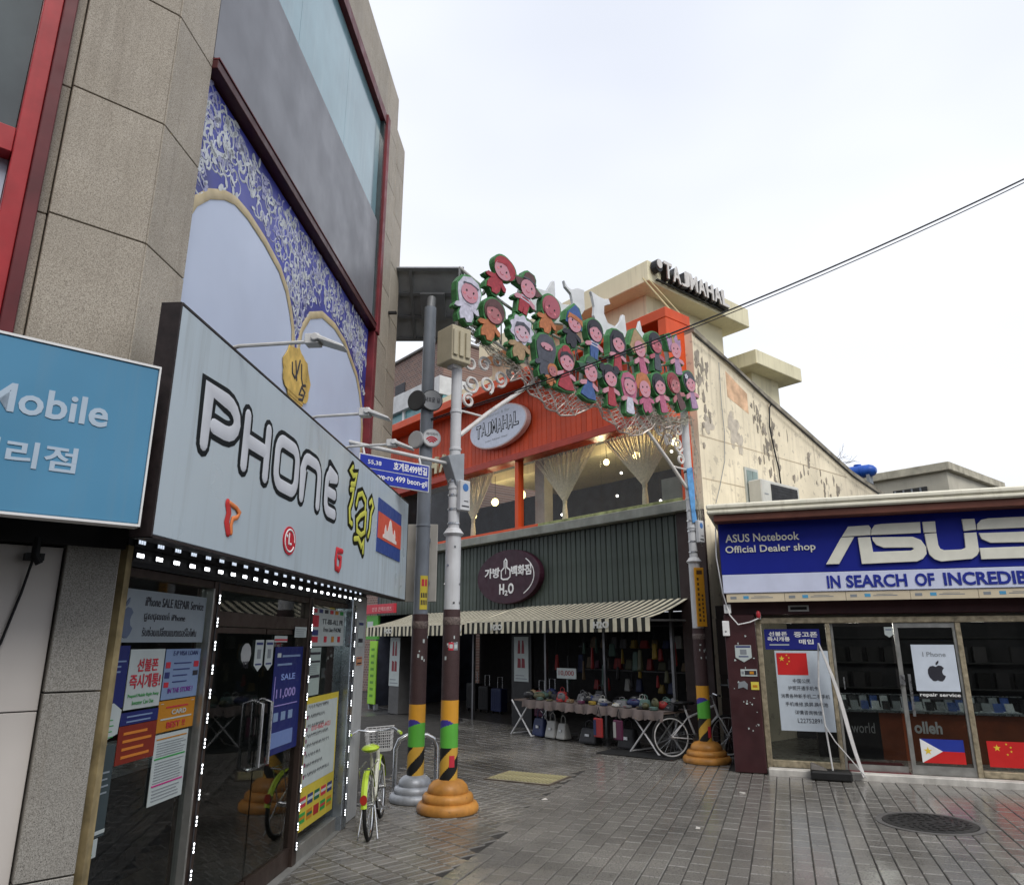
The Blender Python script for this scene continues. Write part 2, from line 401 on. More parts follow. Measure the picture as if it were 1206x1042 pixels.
b = B(); b.lathe([(.40, .0), (.40, .008), (.375, .012), (.0001, .012)], n=40); obj('plate', b, IRON, t)
b = B(); b.lathe([(.46, .0), (.46, .005), (.41, .007), (.405, 0)], n=40); obj('ring', b, mat('kerb_ring', (.10, .095, .09), rough=.5), t)
b = B(); b.box(-.03, .03, -.012, .012, 0, .006); me = mkmesh('stud', b, IRON)
ps = []; rs = []
for rr, nn in ((.08, 6), (.16, 12), (.24, 18), (.32, 24)):
    for k in range(nn): a = 2 * math.pi * k / nn + rr; ps.append((rr * math.cos(a), rr * math.sin(a), .012)); rs.append((0, 0, a + .9))
repeat('stud', me, t, ps, rs)
b = B(); b.box(-.62, .62, -.28, .28, 0, .012)
o = top('floor_mat', 'flat black rubber mat on the paving before the goods table', 'mat', b, mat('rubber', (.012, .012, .012), rough=.8, var=.2), FW, (0, 0, 0), .004); o.location = (1.95, 11.75, .004); o.rotation_euler = (0, 0, R_(-35))

# ================================================================== left corner building
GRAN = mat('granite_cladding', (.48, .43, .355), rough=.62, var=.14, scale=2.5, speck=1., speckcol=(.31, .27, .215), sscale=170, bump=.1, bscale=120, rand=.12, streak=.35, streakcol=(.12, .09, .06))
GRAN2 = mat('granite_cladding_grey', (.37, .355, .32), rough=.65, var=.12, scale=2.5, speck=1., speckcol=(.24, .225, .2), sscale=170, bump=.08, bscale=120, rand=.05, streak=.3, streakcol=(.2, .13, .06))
RED = mat('red_window_frame', (.36, .025, .03), rough=.38, var=.2, scale=5, streak=.3, streakcol=(.09, .01, .012)); DRED = mat('dull_red_frame', (.17, .022, .028), rough=.5, var=.3, scale=4, streak=.4, streakcol=(.05, .01, .012)); MAROON = mat('maroon_frame', (.12, .018, .022), rough=.45, var=.25)
DKWALL = mat('dark_void_wall', (.018, .017, .017), rough=.8, var=.2)
t = thing('corner_building', 'brown granite corner building with red window frames above the phone shop', 'building', FW, (-1.871, 3.292, 0))
def pl(fr, *sd): return [(fr.w(a, d, 0).x, fr.w(a, d, 0).y) for a, d in sd]
b = B(); b.slab(pl(FC, (-6, .12)) + pl(FL, (-3.89, .13), (1.38, .13), (1.38, 6.5)) + pl(FC, (-6, 6.5)), 2.22, 8.2)
WALL = obj('wall', b, mat('dim_render', (.2, .185, .165), rough=.8), t)
def on(fr, x0, x1, y0, y1, z0, z1, bb=None, m=0):   # a box given in a facade frame, stored in world coordinates
    bb = bb or B()
    if x0 > x1: x0, x1 = x1, x0
    if y0 > y1: y0, y1 = y1, y0
    q = [fr.w(x0, y0, 0), fr.w(x1, y0, 0), fr.w(x1, y1, 0), fr.w(x0, y1, 0)]
    bb.hexa([(p.x, p.y, z0) for p in q], [(p.x, p.y, z1) for p in q], m); return bb
def slabrow(fr, x0, x1, zs, d0=-.0, th=.09, m=GRAN, gap=.006, name='granite_slab'):
    for i in range(len(zs) - 1): obj(name, on(fr, x0, x1, d0, d0 + th, zs[i] + gap / 2, zs[i + 1] - gap / 2), m, t, .003)
ZS = [2.17 + .72 * i for i in range(9)]        # 2.17 .. 7.93
slabrow(FC, -.43, -.004, ZS + [8.71])
slabrow(FL, -3.935, -3.56, ZS + [8.71])
slabrow(FC, -.475, -.435, ZS + [8.71], .03, .06)
for k in range(5): obj('granite_slab', on(FL, -3.56 + .8 * k, -3.566 + .8 * (k + 1), 0, .09, 7.936, 8.71), GRAN, t, .003)
slabrow(FL, .44, .97, ZS + [8.71]); slabrow(FL, .976, 1.43, [ZS[0], ZS[0] + .5] + [z + .5 for z in ZS[1:-1]] + [8.24])
slabE = Fr((FL.w(1.43, 0, 0).x, FL.w(1.43, 0, 0).y), 176)
for z0, z1 in zip([ZS[0]] + [z + .5 for z in ZS[1:-1]], [z + .5 for z in ZS[1:-1]] + [8.24]):
    for k in range(3): obj('granite_slab', on(slabE, .1 + .9 * k, .994 + .9 * k, .0, .06, z0 + .003, z1 - .003), GRAN, t)
# ground-floor pier and cladding under the light-blue sign
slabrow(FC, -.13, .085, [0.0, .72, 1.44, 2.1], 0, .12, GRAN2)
obj('pier_edge', on(FL, -3.80, -3.755, -.045, .1, 0, 2.09), mat('aged_edge_strip', (.3, .235, .12), rough=.7, var=.4, scale=9, streak=.6), t)
TILE = mat('cream_wall_panel', (.60, .56, .52), rough=.5, var=.08, scale=2, streak=.2, streakcol=(.3, .25, .2))
for k in range(4):
    for z0, z1 in ((0, .68), (.685, 1.365), (1.37, 2.05)): obj('wall_panel', on(FC, -.135 - .62 * (k + 1), -.139 - .62 * k, .03, .1, z0, z1), TILE, t, .002)
obj('lintel', on(FC, -3, .1, -.02, .12, 2.06, 2.2), DKWALL, t)
# red-framed window of the canted front
gl_up = mat('dark_window_glass', (.045, .06, .062), rough=.08, var=.3, scale=3, spec=.8)
frost = mat('frosted_film_glass', (.48, .56, .68), rough=.25, var=.06, scale=1.5)
obj('window_frame', on(FC, -.535, -.48, -.05, .12, 2.9, 8.3), MAROON, t, .004)
obj('window_frame', on(FC, -.615, -.537, -.035, .12, 2.9, 8.3), RED, t, .004)
obj('transom', on(FC, -3, -.617, -.03, .12, 3.83, 3.96), RED, t, .004)
obj('pane', on(FC, -3, -.618, .05, .11, 2.9, 3.828), frost, t); obj('pane', on(FC, -3, -.618, .06, .11, 3.962, 6.0), gl_up, t)
b = on(FC, -.72, -.71, -.055, -.03, 3.88, 3.91); obj('latch', b, BLACK, t)
# upper windows of the long front
obj('sill_beam', on(FL, -3.56, .43, -.035, .1, 5.045, 5.11), mat('dark_red_beam', (.055, .010, .012), rough=.4, var=.3), t, .004)
obj('sill_flashing', on(FL, -3.56, .42, -.042, -.0, 5.112, 5.122), MAROON, t)
obj('spandrel_panel', on(FL, -3.555, .25, .0, .1, 5.137, 6.395), mat('grey_metal_panel', (.20, .205, .225), rough=.4, metal=.2, var=.08, scale=1.2, streak=.1), t)
teal = mat('teal_film_glass', (.20, .34, .39), rough=.12, var=.18, scale=1.3, spec=.8, streak=.2, streakcol=(.5, .6, .62))
for k in range(3): obj('pane', on(FL, -3.555 + 1.27 * k, -3.56 + 1.27 * (k + 1), .03, .09, 6.40, 7.78), teal, t)
obj('window_frame', on(FL, .252, .31, -.02, .1, 5.137, 7.8), MATS['dark_window_glass'], t); obj('window_frame', on(FL, .312, .43, -.05, .1, 5.02, 7.93), DRED, t, .006)
obj('window_frame', on(FL, -3.56, .31, -.03, .1, 7.785, 7.93), MAROON, t, .004); obj('window_frame', on(FL, .30, .42, -.03, .09, 3.1, 5.02), DRED, t, .006)
b = on(FL, .95, .99, -.1, .0, 5.55, 5.58); obj('bracket', b, BLACK, t)

# mural panel: pale arches with a blue scrollwork border
t = thing('arch_mural', 'printed wall panel of pale arches under blue scrollwork with a gold halal emblem', 'wall panel', FL, (-1.6, .06, 3.1))
b = B(); b.box(-3.555, .295, .05, .11, 3.1, 5.03); obj('panel', b, mat('mural_sky', (.53, .60, .75), rough=.4, var=.07, scale=1.0), t)
a1 = [(-3.555, 4.03), (-3.47, 4.19), (-3.33, 4.335), (-3.15, 4.45), (-3.0, 4.51), (-2.8, 4.525), (-2.5, 4.50), (-2.2, 4.44), (-2.03, 4.345), (-1.92, 4.22), (-1.84, 4.10), (-1.80, 3.9), (-1.785, 3.4)]
a2 = [(-1.735, 3.4), (-1.715, 3.95), (-1.66, 4.18), (-1.5, 4.38), (-1.2, 4.53), (-.84, 4.58), (-.5, 4.55), (-.05, 4.38), (.1, 4.25), (.2, 4.1), (.265, 3.9), (.293, 3.4)]
poly = a1 + a2 + [(.293, 5.028), (-3.553, 5.028)]
b = B(); b.prism(poly, .046, .052); obj('print', b, mat('mural_blue', (.055, .065, .34), rough=.4, var=.5, scale=1.2), t)
GOLD = mat('gold_print', (.52, .42, .24), rough=.4, var=.2, scale=5)
b = B(); b.ribbon([(x, z - .015) for x, z in a1[:-1]], .033, .046, .005); b.ribbon([(x, z - .015) for x, z in a2[1:]], .033, .046, .005); obj('arch_trim', b, GOLD, t)
r2 = random.Random(3)
def seg_z(x):
    for aa in (a1, a2):
        for p, q in zip(aa, aa[1:]):
            if p[0] <= x <= q[0] and q[0] - p[0] > .001: return p[1] + (q[1] - p[1]) * (x - p[0]) / (q[0] - p[0])
    return 3.6
cb = [B(), B()]
n = 0
while n < 420:
    x = r2.uniform(-3.5, .25); z = r2.uniform(3.7, 5.0)
    if z < seg_z(x) + .1: continue
    if -1.85 < x < -1.65 and z < 4.2 and r2.random() < .6: continue
    k = r2.randrange(3); a0 = r2.uniform(0, 6.28); R0 = r2.uniform(.03, .11); sg = r2.choice((-1, 1)); pts = []
    for i in range(9):
        th = a0 + sg * i * .55; rr = R0 * (1 - i * .085); pts.append((x + rr * math.cos(th), z + rr * math.sin(th)))
    if max(p[1] for p in pts) > 5.015 or min(p[0] for p in pts) < -3.54 or max(p[0] for p in pts) > .28: continue
    n += 1; cbb = cb[0] if r2.random() < .6 else cb[1]
    cbb.ribbon(pts, r2.uniform(.004, .009), .0455, .0025, n=4)
    cbb.ell2(x + R0 * math.cos(a0), z + R0 * math.sin(a0), r2.uniform(.012, .022), r2.uniform(.03, .05), .0425, .0445, 7, r2.uniform(0, 3))
obj('scrollwork', cb[0], mat('mural_silver', (.55, .58, .60), rough=.4, var=.2, scale=9), t, kind='stuff'); obj('scrollwork', cb[1], mat('mural_lilac', (.33, .34, .52), rough=.4, var=.2, scale=9), t, kind='stuff')
b = B(); pts = []
for i in range(36):
    th = 2 * math.pi * i / 36; k = 1 + .05 * math.sin(9 * th) + .03 * math.sin(17 * th); pts.append((-1.69 + .30 * k * math.cos(th), 3.73 + .235 * k * math.sin(th)))
b.prism(pts, .038, .045); em = obj('emblem', b, mat('gold_emblem', (.62, .42, .11), rough=.35, var=.45, scale=6), t)
b = B(); y = .037
for st in ([(-1.62, 3.86), (-1.60, 3.75), (-1.56, 3.70), (-1.50, 3.72)], [(-1.66, 3.88), (-1.70, 3.76), (-1.74, 3.70), (-1.80, 3.72), (-1.82, 3.80)], [(-1.75, 3.84), (-1.70, 3.70)], [(-1.55, 3.62), (-1.62, 3.60), (-1.58, 3.68), (-1.50, 3.66), (-1.54, 3.58), (-1.62, 3.56)]):
    b.ribbon(st, .012, y, .003)
obj('calligraphy', b, INK, em)
b = B(); [b.box(-1.88 + .02 * k, -1.5 - .02 * k, .0365, .0375, 3.56 - .03 * k, 3.565 - .03 * k) for k in range(3)]; obj('print', b, mat('gold_dark', (.3, .17, .03)), em)

# ================================================================== light-blue sign on the canted corner
t = thing('blue_shop_sign', 'light blue shop sign box with white Mobile lettering on the canted corner', 'sign', FC, (-1.0, -.45, 2.1))
b = B(); b.box(-2.4, .022, -.48, -.405, 2.115, 2.79); obj('box', b, mat('sign_light_blue', (.085, .26, .42), rough=.4, var=.12, scale=1.1, streak=.5, streakcol=(.17, .27, .34)), t, .004)
b = B(); b.box(-2.41, .030, -.485, -.40, 2.792, 2.802); b.box(-2.41, .030, -.485, -.40, 2.103, 2.113); b.box(.023, .030, -.485, -.40, 2.113, 2.792); obj('trim', b, WHITE, t)
b = B(); b.box(-2.3, -.1, -.404, .03, 2.3, 2.6); obj('back_frame', b, DKWALL, t)
SW = P('sign_white_print', (.42, .52, .62))
txt(t, 'Mobile', -.575, -.145, 2.49, 2.605, -.481, SW, bold=.02)
txt(t, '대리점', -.60, -.231, 2.285, 2.388, -.481, SW, bold=.02)
b = B(); b.tube([(-.25, .0, 2.08), (-.25, -.03, 2.02), (-.255, -.01, 1.98), (-.27, .02, 1.85), (-.31, .02, 1.65), (-.38, .02, 1.4), (-.50, .02, .9), (-.6, .02, .05)], .006, 6)
b.tube([(-.25, -.01, 2.08), (-.25, -.03, 2.0), (-.23, -.03, 1.97)], .016, 8); b.box(-.285, -.215, -.03, .03, 1.985, 2.015)
top('hanging_cable', 'black cable hanging down the cream wall under the light blue sign', 'cable', b, BLACK, FC, (-.5, .02, .05))

# ================================================================== PHONE sign
t = thing('phone_shop_sign', 'long pale grey sign box with outlined white PHONE letters and logos', 'sign', FL, (-1.6, -.3, 2.09))
FACE = mat('sign_face_pale', (.47, .55, .60), rough=.35, var=.05, scale=1., streak=.85, streakcol=(.27, .30, .30))
b = B(); b.box(-4.13, .94, -.35, -.27, 2.09, 3.16); obj('face', b, FACE, t, .003)
b = B(); b.box(-4.145, -4.132, -.352, -.255, 2.08, 3.17); b.box(.942, .955, -.352, -.255, 2.08, 3.17); b.box(-4.13, .94, -.352, -.255, 3.162, 3.174); b.box(-4.13, .94, -.352, -.255, 2.076, 2.088); obj('edge_trim', b, mat('sign_edge_dark', (.018, .012, .012), rough=.5, var=.4, scale=20), t)
b = B(); b.box(-3.3, .9, -.26, -.1, 2.12, 3.1); obj('back_box', b, DKWALL, t)
b = B()
for s0 in (-3.4, -1.6, .4): b.box(s0, s0 + .05, -.12, .1, 2.6, 2.66)
obj('bracket', b, DKWALL, t)
OUTL = P('letter_outline_black', (.016, .019, .021), rough=.8, spec=.1); LW = P('letter_white', (.60, .62, .66), rough=.7, spec=.2)
def arc(cx, cz, rx, rz, a0, a1, n=7): return [(cx + rx * math.cos(R_(a0 + (a1 - a0) * i / n)), cz + rz * math.sin(R_(a0 + (a1 - a0) * i / n))) for i in range(n + 1)]
def rrect(x0, x1, z0, z1, r): return arc(x1 - r, z1 - r, r, r, 0, 90, 5) + arc(x0 + r, z1 - r, r, r, 90, 180, 5) + arc(x0 + r, z0 + r, r, r, 180, 270, 5) + arc(x1 - r, z0 + r, r, r, 270, 360, 5)
z0, z1 = 2.585, 2.865; zm = 2.73
LET = [
 ([[(-3.80, z0), (-3.80, z1), (-3.62, z1)] + arc(-3.60, z1 - .085, .13, .085, 90, -90, 8) + [(-3.72, z1 - .17)]], False),
 ([[(-3.345, z0), (-3.345, z1)], [(-3.05, z0), (-3.05, z1)], [(-3.345, zm), (-3.05, zm)]], False),
 ([rrect(-2.895, -2.555, z0, z1, .085)], True),
 ([[(-2.44, z0), (-2.44, z1 - .09)] + arc(-2.35, z1 - .09, .09, .09, 180, 90, 4) + arc(-2.20, z1 - .09, .09, .09, 90, 0, 4) + [(-2.11, z0)]], False),
 ([[(-1.72, z1), (-1.88, z1)] + arc(-1.86, z1 - .08, .08, .08, 100, 180, 4) + arc(-1.86, z0 + .08, .08, .08, 180, 260, 4) + [(-1.84, z0), (-1.72, z0)], [(-1.92, zm), (-1.74, zm)]], False)]
for paths, cl in LET:
    b = B(); [b.ribbon(p, .070, -.351, .003, closed=cl) for p in paths]; L0 = obj('letter', b, OUTL, t)
    b = B(); [b.ribbon(p, .040, -.354, .003, closed=cl) for p in paths]; obj('letter_face', b, LW, L0)
# Khmer word in yellow strokes
KH = [[(-1.30, 3.06), (-1.36, 3.02), (-1.28, 2.99), (-1.18, 3.02), (-1.22, 2.93), (-1.32, 2.91)],
      [(-1.33, 2.86), (-1.25, 2.88), (-1.27, 2.79), (-1.33, 2.70), (-1.30, 2.60), (-1.24, 2.59)],
      [(-1.14, 2.77), (-1.10, 2.86), (-.98, 2.90), (-.86, 2.85), (-.86, 2.75), (-1.0, 2.70), (-1.10, 2.64), (-1.08, 2.56), (-.95, 2.54), (-.84, 2.58), (-.83, 2.75)],
      [(-.72, 2.86), (-.66, 2.90), (-.60, 2.85), (-.66, 2.78), (-.68, 2.62), (-.72, 2.56)],
      [(-1.14, 2.48), (-1.02, 2.50), (-.92, 2.44), (-.86, 2.50), (-.86, 2.40)]]
b = B(); [b.ribbon(p, .056, -.351, .003) for p in KH]; L0 = obj('khmer_lettering', b, P('olive_black', (.016, .016, .006), rough=.8, spec=.1), t)
b = B(); [b.ribbon(p, .022, -.354, .0025) for p in KH]; obj('letter_face', b, P('khmer_yellow', (.62, .62, .10), rough=.7, spec=.2), L0)
# carrier logos
b = B(); b.ribbon([(-3.48, 2.345), (-3.455, 2.30), (-3.47, 2.25), (-3.44, 2.20)], .026, -.353, .006); obj('logo', b, P('logo_red', (.55, .03, .03)), t)
b = B(); b.ribbon([(-3.46, 2.35), (-3.38, 2.34), (-3.335, 2.32), (-3.36, 2.29), (-3.41, 2.275), (-3.42, 2.24), (-3.41, 2.20)], .013, -.355, .006); obj('logo', b, P('logo_orange', (.75, .22, .06)), t)
b = B(); b.ell2(-2.585, 2.27, .105, .09, -.356, -.35, 28); lg = obj('logo', b, P('logo_crimson', (.5, .012, .03)), t)
b = B(); b.ribbon(arc(-2.585, 2.27, .082, .07, 0, 330, 18), .006, -.357, .003); b.ribbon([(-2.60, 2.31), (-2.60, 2.25), (-2.56, 2.25)], .008, -.357, .003); b.ell2(-2.635, 2.295, .012, .01, -.359, -.356, 10); obj('logo_mark', b, WHITE, lg)
b = B(); b.ribbon([(-1.46, 2.335), (-1.60, 2.33), (-1.615, 2.25), (-1.60, 2.195), (-1.52, 2.185), (-1.49, 2.22), (-1.49, 2.28), (-1.54, 2.285)], .021, -.355, .007); obj('logo', b, P('logo_red2', (.58, .03, .04)), t)
# flag panel
b = B(); b.box(-.41, .575, -.358, -.35, 2.465, 2.975); fl = obj('flag_panel', b, P('flag_blue', (.025, .06, .25)), t)
b = B(); b.box(-.41, .575, -.361, -.358, 2.595, 2.845); obj('flag_band', b, P('flag_red', (.62, .09, .05)), fl)
b = B(); tw = [(-.22, 2.62), (.36, 2.62), (.36, 2.65), (.30, 2.66), (.30, 2.70), (.26, 2.76), (.22, 2.70), (.18, 2.71), (.15, 2.76), (.12, 2.81), (.07, 2.835), (.03, 2.81), (.0, 2.76), (-.03, 2.71), (-.08, 2.70), (-.12, 2.76), (-.16, 2.70), (-.16, 2.66), (-.22, 2.65)]
b.prism(tw, -.3635, -.361); obj('temple_silhouette', b, P('flag_white', (.75, .66, .62)), fl)

# arm lamps over the sign
LAMP = mat('weathered_white_metal', (.55, .55, .54), rough=.45, var=.2, scale=9)
for k, (s0, ln, lab) in enumerate(((-3.55, .42, 'white arm lamp above the letter P end of the PHONE sign'), (-2.27, .36, 'white arm lamp above the middle of the PHONE sign'), (-1.44, .36, 'white arm lamp above the flag end of the PHONE sign'))):
    t = thing('arm_lamp', lab, 'lamp', FL, (s0, -.34, 3.17), 'arm lamps along the phone sign')
    b = B(); b.tube([(s0, -.28, 3.18), (s0, -.36, 3.2), (s0, -.36 - ln, 3.215)], .011, 8); obj('arm', b, LAMP, t)
    b = B(); y0 = -.36 - ln
    b.hexa([(s0 - .05, y0 - .17, 3.16), (s0 + .05, y0 - .17, 3.16), (s0 + .05, y0 - .02, 3.21), (s0 - .05, y0 - .02, 3.21)], [(s0 - .04, y0 - .17, 3.175), (s0 + .04, y0 - .17, 3.175), (s0 + .05, y0 - .01, 3.245), (s0 - .05, y0 - .01, 3.245)]); obj('lamp_head', b, LAMP, t, .006)
    b = B(); b.box(s0 - .035, s0 + .035, y0 - .03, y0 + .05, 3.19, 3.25); b.cyl((s0 - .05, y0 - .01, 3.225), (s0 + .05, y0 - .01, 3.225), .022, n=12); obj('joint', b, LAMP, t, .004)
# ================================================================== phone shop front (ground floor of the corner building)
BRZ = mat('brown_door_frame', (.06, .042, .035), rough=.4, metal=.4, var=.25, scale=6)
t = thing('phone_shop', 'glazed phone shop with brown door frames under the PHONE sign', 'shop', FL, (-1.8, .05, 0))
b = B()
for s0, s1 in ((-2.81, -2.72), (-1.12, -1.03)): b.box(s0, s1, -.01, .1, 0, 2.0)
obj('mullion', b, BRZ, t, .004)
b = B(); b.box(-3.75, -2.81, -.005, .09, 0, .1); b.box(-1.03, -.02, -.005, .09, 0, .12); obj('bottom_rail', b, ALU, t, .004)
b = B(); b.box(-3.75, -.02, .0, .1, 1.955, 2.0); b.box(-2.72, -1.12, .0, .09, 1.74, 1.83); obj('header_rail', b, BRZ, t, .004)
b = B(); b.box(-2.832, -2.812, -.012, .06, .1, 1.955); obj('jamb_trim', b, ALU, t)
b = B(); b.box(-3.75, -2.832, .03, .045, .1, 1.955); obj('pane', b, GLASS, t)
b = B(); b.box(-2.72, -1.12, .03, .045, 1.83, 1.955); obj('pane', b, GLASS, t)
b = B(); b.box(-1.03, -.02, .03, .045, .12, 1.955); obj('pane', b, GLASS, t)
for s0, s1, hx in ((-2.71, -1.93, -2.0), (-1.91, -1.13, -1.84)):
    b = B(); b.box(s0, s1, .03, .045, .14, 1.70); d = obj('door', b, GLASS, t)
    b = B(); b.box(s0, s1, .015, .06, .01, .14); b.box(s0, s1, .015, .06, 1.70, 1.735); obj('rail', b, BRZ, d)
    b = B(); b.tube([(hx, .03, .82), (hx, -.035, .84), (hx, -.035, 1.24), (hx, .03, 1.26)], .013, 8); obj('handle', b, STEEL, d)
BLUEM = mat('bluish_steel_post', (.33, .37, .41), rough=.3, metal=.8, var=.2, scale=5)
b = B(); b.box(-.015, .15, -.05, .12, 0, 2.05); obj('post', b, BLUEM, t, .006)
b = B(); b.box(.155, .6, -.02, .3, 0, 2.1); obj('end_pier', b, mat('grey_render', (.40, .41, .41), rough=.7, var=.1, streak=.3), t, .006)
b = B(); b.box(-3.75, .6, -.01, .1, 2.002, 2.16); obj('fascia', b, mat('black_fascia', (.02, .021, .024), rough=.35), t)
b = B(); b.box(-4.05, .9, -.25, -.012, 2.165, 2.19); obj('soffit', b, DKWALL, t)
b = B(); b.box(-3.75, -.02, -.05, .1, -.02, .008); obj('threshold', b, mat('stone_sill', (.2, .2, .19), rough=.5), t)
# room
b = B(); b.box(-3.7, .6, 2.6, 2.7, 0, 2.2); b.box(-3.9, -3.76, .12, 2.7, 0, 2.2); b.box(.5, .6, .31, 2.6, 0, 2.2)
obj('room_wall', b, mat('shop_room_wall', (.10, .105, .10), rough=.7, var=.2), t)
b = B(); b.box(-3.75, .5, .1, 2.6, -.02, .0); obj('room_floor', b, mat('shop_room_floor', (.08, .075, .07), rough=.4, var=.2), t)
b = B(); b.box(-3.75, .5, .1, 2.6, 2.1, 2.2); obj('room_ceiling', b, mat('shop_room_ceiling', (.16, .16, .155), rough=.8), t)
# display counter and shelves inside
t = thing('display_counter', 'dim display counter inside the phone shop behind the glass doors', 'counter', FL, (-2.0, 1.2, 0))
b = B(); b.box(-2.9, -.6, 1.1, 1.6, 0, .72); obj('base', b, mat('counter_dark', (.05, .05, .055), rough=.4), t, .01)
b = B(); b.box(-2.92, -.58, 1.08, 1.62, .724, .75); obj('top', b, mat('counter_top', (.25, .26, .26), rough=.25), t)
b = B(); b.box(0, .14, 0, .10, 0, .16); me = mkmesh('phone_box', b, [P('phone_box_white', (.55, .56, .56), rand=.5)])
repeat('phone_box', me, t, [(-2.8 + .27 * k, 1.2 + .05 * (k % 3), .75) for k in range(8)])
t = thing('wall_shelf', 'dark wall shelving with boxes at the back of the phone shop', 'shelf', FL, (-1.8, 2.5, 0))
b = B()
for z in (.3, .7, 1.1, 1.5): b.box(-3.3, .2, 2.3, 2.6, z, z + .025)
obj('shelf_board', b, mat('shelf_grey', (.2, .2, .2)), t)
b = B(); b.box(0, .2, 0, .12, 0, .22); me = mkmesh('carton', b, [P('carton_mixed', (.25, .22, .2), rand=.7)])
repeat('carton', me, t, [(-3.2 + .29 * k + .05 * (r % 2), 2.4, .326 + .4 * r) for k in range(12) for r in range(4) if rnd.random() < .8])
t = thing('ceiling_tube_lamp', 'lit white tube lamp on the phone shop ceiling behind the window', 'ceiling lamp', FL, (-3.2, .8, 2.05))
b = B(); b.box(-3.65, -2.95, .55, .68, 2.06, 2.1); obj('housing', b, WHITE, t)
b = B(); b.cyl((-3.62, .615, 2.045), (-2.98, .615, 2.045), .016, n=8); obj('tube', b, TUBE, t); pl_ = bpy.data.lights.new('lamp_light', 'POINT'); pl_.energy = 6; pl_.color = (.93, 1., .97); pl_.shadow_soft_size = .15; lo = bpy.data.objects.new('lamp_light', pl_); COL.objects.link(lo); lo.parent = t; lo.location = (.3, .1, -.15)

# led strips
P('led_carrier', (.05, .05, .055))
def led_bar(m, hz):
    b = B(); b.box(-.033, .033, 0, .008, -hz - .006, hz + .006, 0)
    for k in (-1, 0, 1): b.box(k * .021 - .0065, k * .021 + .0065, -.003, -.0005, -hz, hz, 1)
    return mkmesh('led_module', b, [P('led_carrier', (.05, .05, .055)), m])
b = B(); b.box(-.012, .012, 0, .006, -.03, .03, 0)
for k in (-1, 0, 1): b.ell2(0, k * .02, .0048, .0062, -.003, -.0005, 8, m=1)
led_v = mkmesh('led_module', b, [MATS['led_carrier'], LED])
for z, lab in ((2.125, 'upper row of lit white led modules under the PHONE sign'), (2.055, 'lower row of lit white led modules under the PHONE sign')):
    t = thing('led_strip', lab, 'led lights', FL, (-1.8, -.015, z), 'led strips of the phone shop')
    b = B(); b.box(-3.7, .45, -.016, -.0115, z - .03, z + .03); obj('carrier', b, MATS['led_carrier'], t)
    repeat('led_module', led_bar(LED_DIM, .014) if z > 2.1 else led_bar(LED, .009), t, [(-3.66 + .172 * k, -.025, z) for k in range(24)])
for s0, y0, lab in ((-2.765, -.013, 'vertical run of lit leds beside the phone shop window'), (-1.075, -.013, 'vertical run of lit leds beside the yellow bordered poster'), (.06, -.053, 'vertical run of lit leds on the bluish steel post')):
    t = thing('led_strip', lab, 'led lights', FL, (s0, y0, 1.0), 'led strips of the phone shop')
    b = B(); b.box(s0 - .006, s0 + .006, y0 - .001, y0 + .001, .1, 1.99); obj('carrier', b, MATS['led_carrier'], t)
    repeat('led_module', led_v, t, [(s0, y0 - .008, .14 + .135 * k) for k in range(14)])

# ------------------------------------------------------------------ posters
def poster(fr, x0, x1, z0, z1, y, m, label, bars=(), texts=(), name='poster', cat='poster', group=None, th=.003, quad=None, polys=()):
    t = thing(name, label, cat, fr, ((x0 + x1) / 2, y, z0), group)
    b = B()
    if quad: b.prism(quad, y - th, y)
    else: b.box(x0, x1, y - th, y, z0, z1)
    obj('sheet', b, m, t)
    W, H = x1 - x0, z1 - z0
    grp = {}
    for (a, c, e, f, mm) in bars: grp.setdefault(mm.name, (B(), mm))[0].box(x0 + a * W, x0 + c * W, y - th - .0015 - .0003 * len(grp), y - th, z0 + e * H, z0 + f * H)
    for bb, mm in grp.values(): obj('print', bb, mm, t)
    for pts, mm, yy in polys:
        bb = B(); bb.prism([(x0 + a * W, z0 + c * H) for a, c in pts], y - th - .0015 - yy, y - th); obj('print', bb, mm, t)
    for (s, a, c, e, f, mm, bo) in texts: txt(t, s, x0 + a * W, x0 + c * W, z0 + e * H, z0 + f * H, y - th - .002, mm, .001, bo)
    return t
def lines(n, x0, x1, z0, z1, m, fill=.45, jit=.3, seed=1):
    r = random.Random(seed); o = []
    for k in range(n):
        h = (z1 - z0) / n; zz = z0 + h * k
        o.append((x0, x1 - jit * r.random() * (x1 - x0), zz + h * .2, zz + h * (.2 + fill), m))
    return o
PW = P('paper_white', (.46, .51, .50)); PG = P('paper_grey', (.25, .29, .32)); PN = P('paper_navy', (.012, .02, .13)); PB = P('paper_pale_blue', (.20, .28, .44)); PO = P('paper_orange', (.48, .20, .015)); PR = P('paper_red', (.20, .022, .012))
PD = P('paper_dark_green', (.045, .065, .072)); PY = P('paper_yellow', (.56, .45, .05)); PK = P('ink_navy', (.03, .04, .15)); RK = P('ink_red', (.5, .03, .05)); GK = P('ink_grey', (.22, .24, .26)); LGR = P('lime_print', (.25, .55, .05)); PGN = P('ink_green', (.03, .3, .06))
Y = .022
t = poster(FL, -3.735, -2.845, 1.645, 1.90, Y, PG, 'grey phone repair poster with an apple shape at the window top',
    texts=[('iPhone SALE REPAIR Service', .28, .96, .70, .88, INK, .0), ('ជួសជុលលក់ iPhone', .28, .74, .40, .60, INK, 0), ('รับซ่อมเปลี่ยนแบตเตอรี่ไอโฟน', .28, .9, .12, .30, INK, 0)])
APPLE = [(.5, .78), (.62, .86), (.78, .84), (.9, .72), (.82, .62), (.78, .5), (.82, .36), (.94, .28), (.86, .12), (.74, 0), (.62, .0), (.5, .05), (.38, 0), (.26, .02), (.12, .2), (.06, .42), (.08, .64), (.2, .8), (.36, .84)]
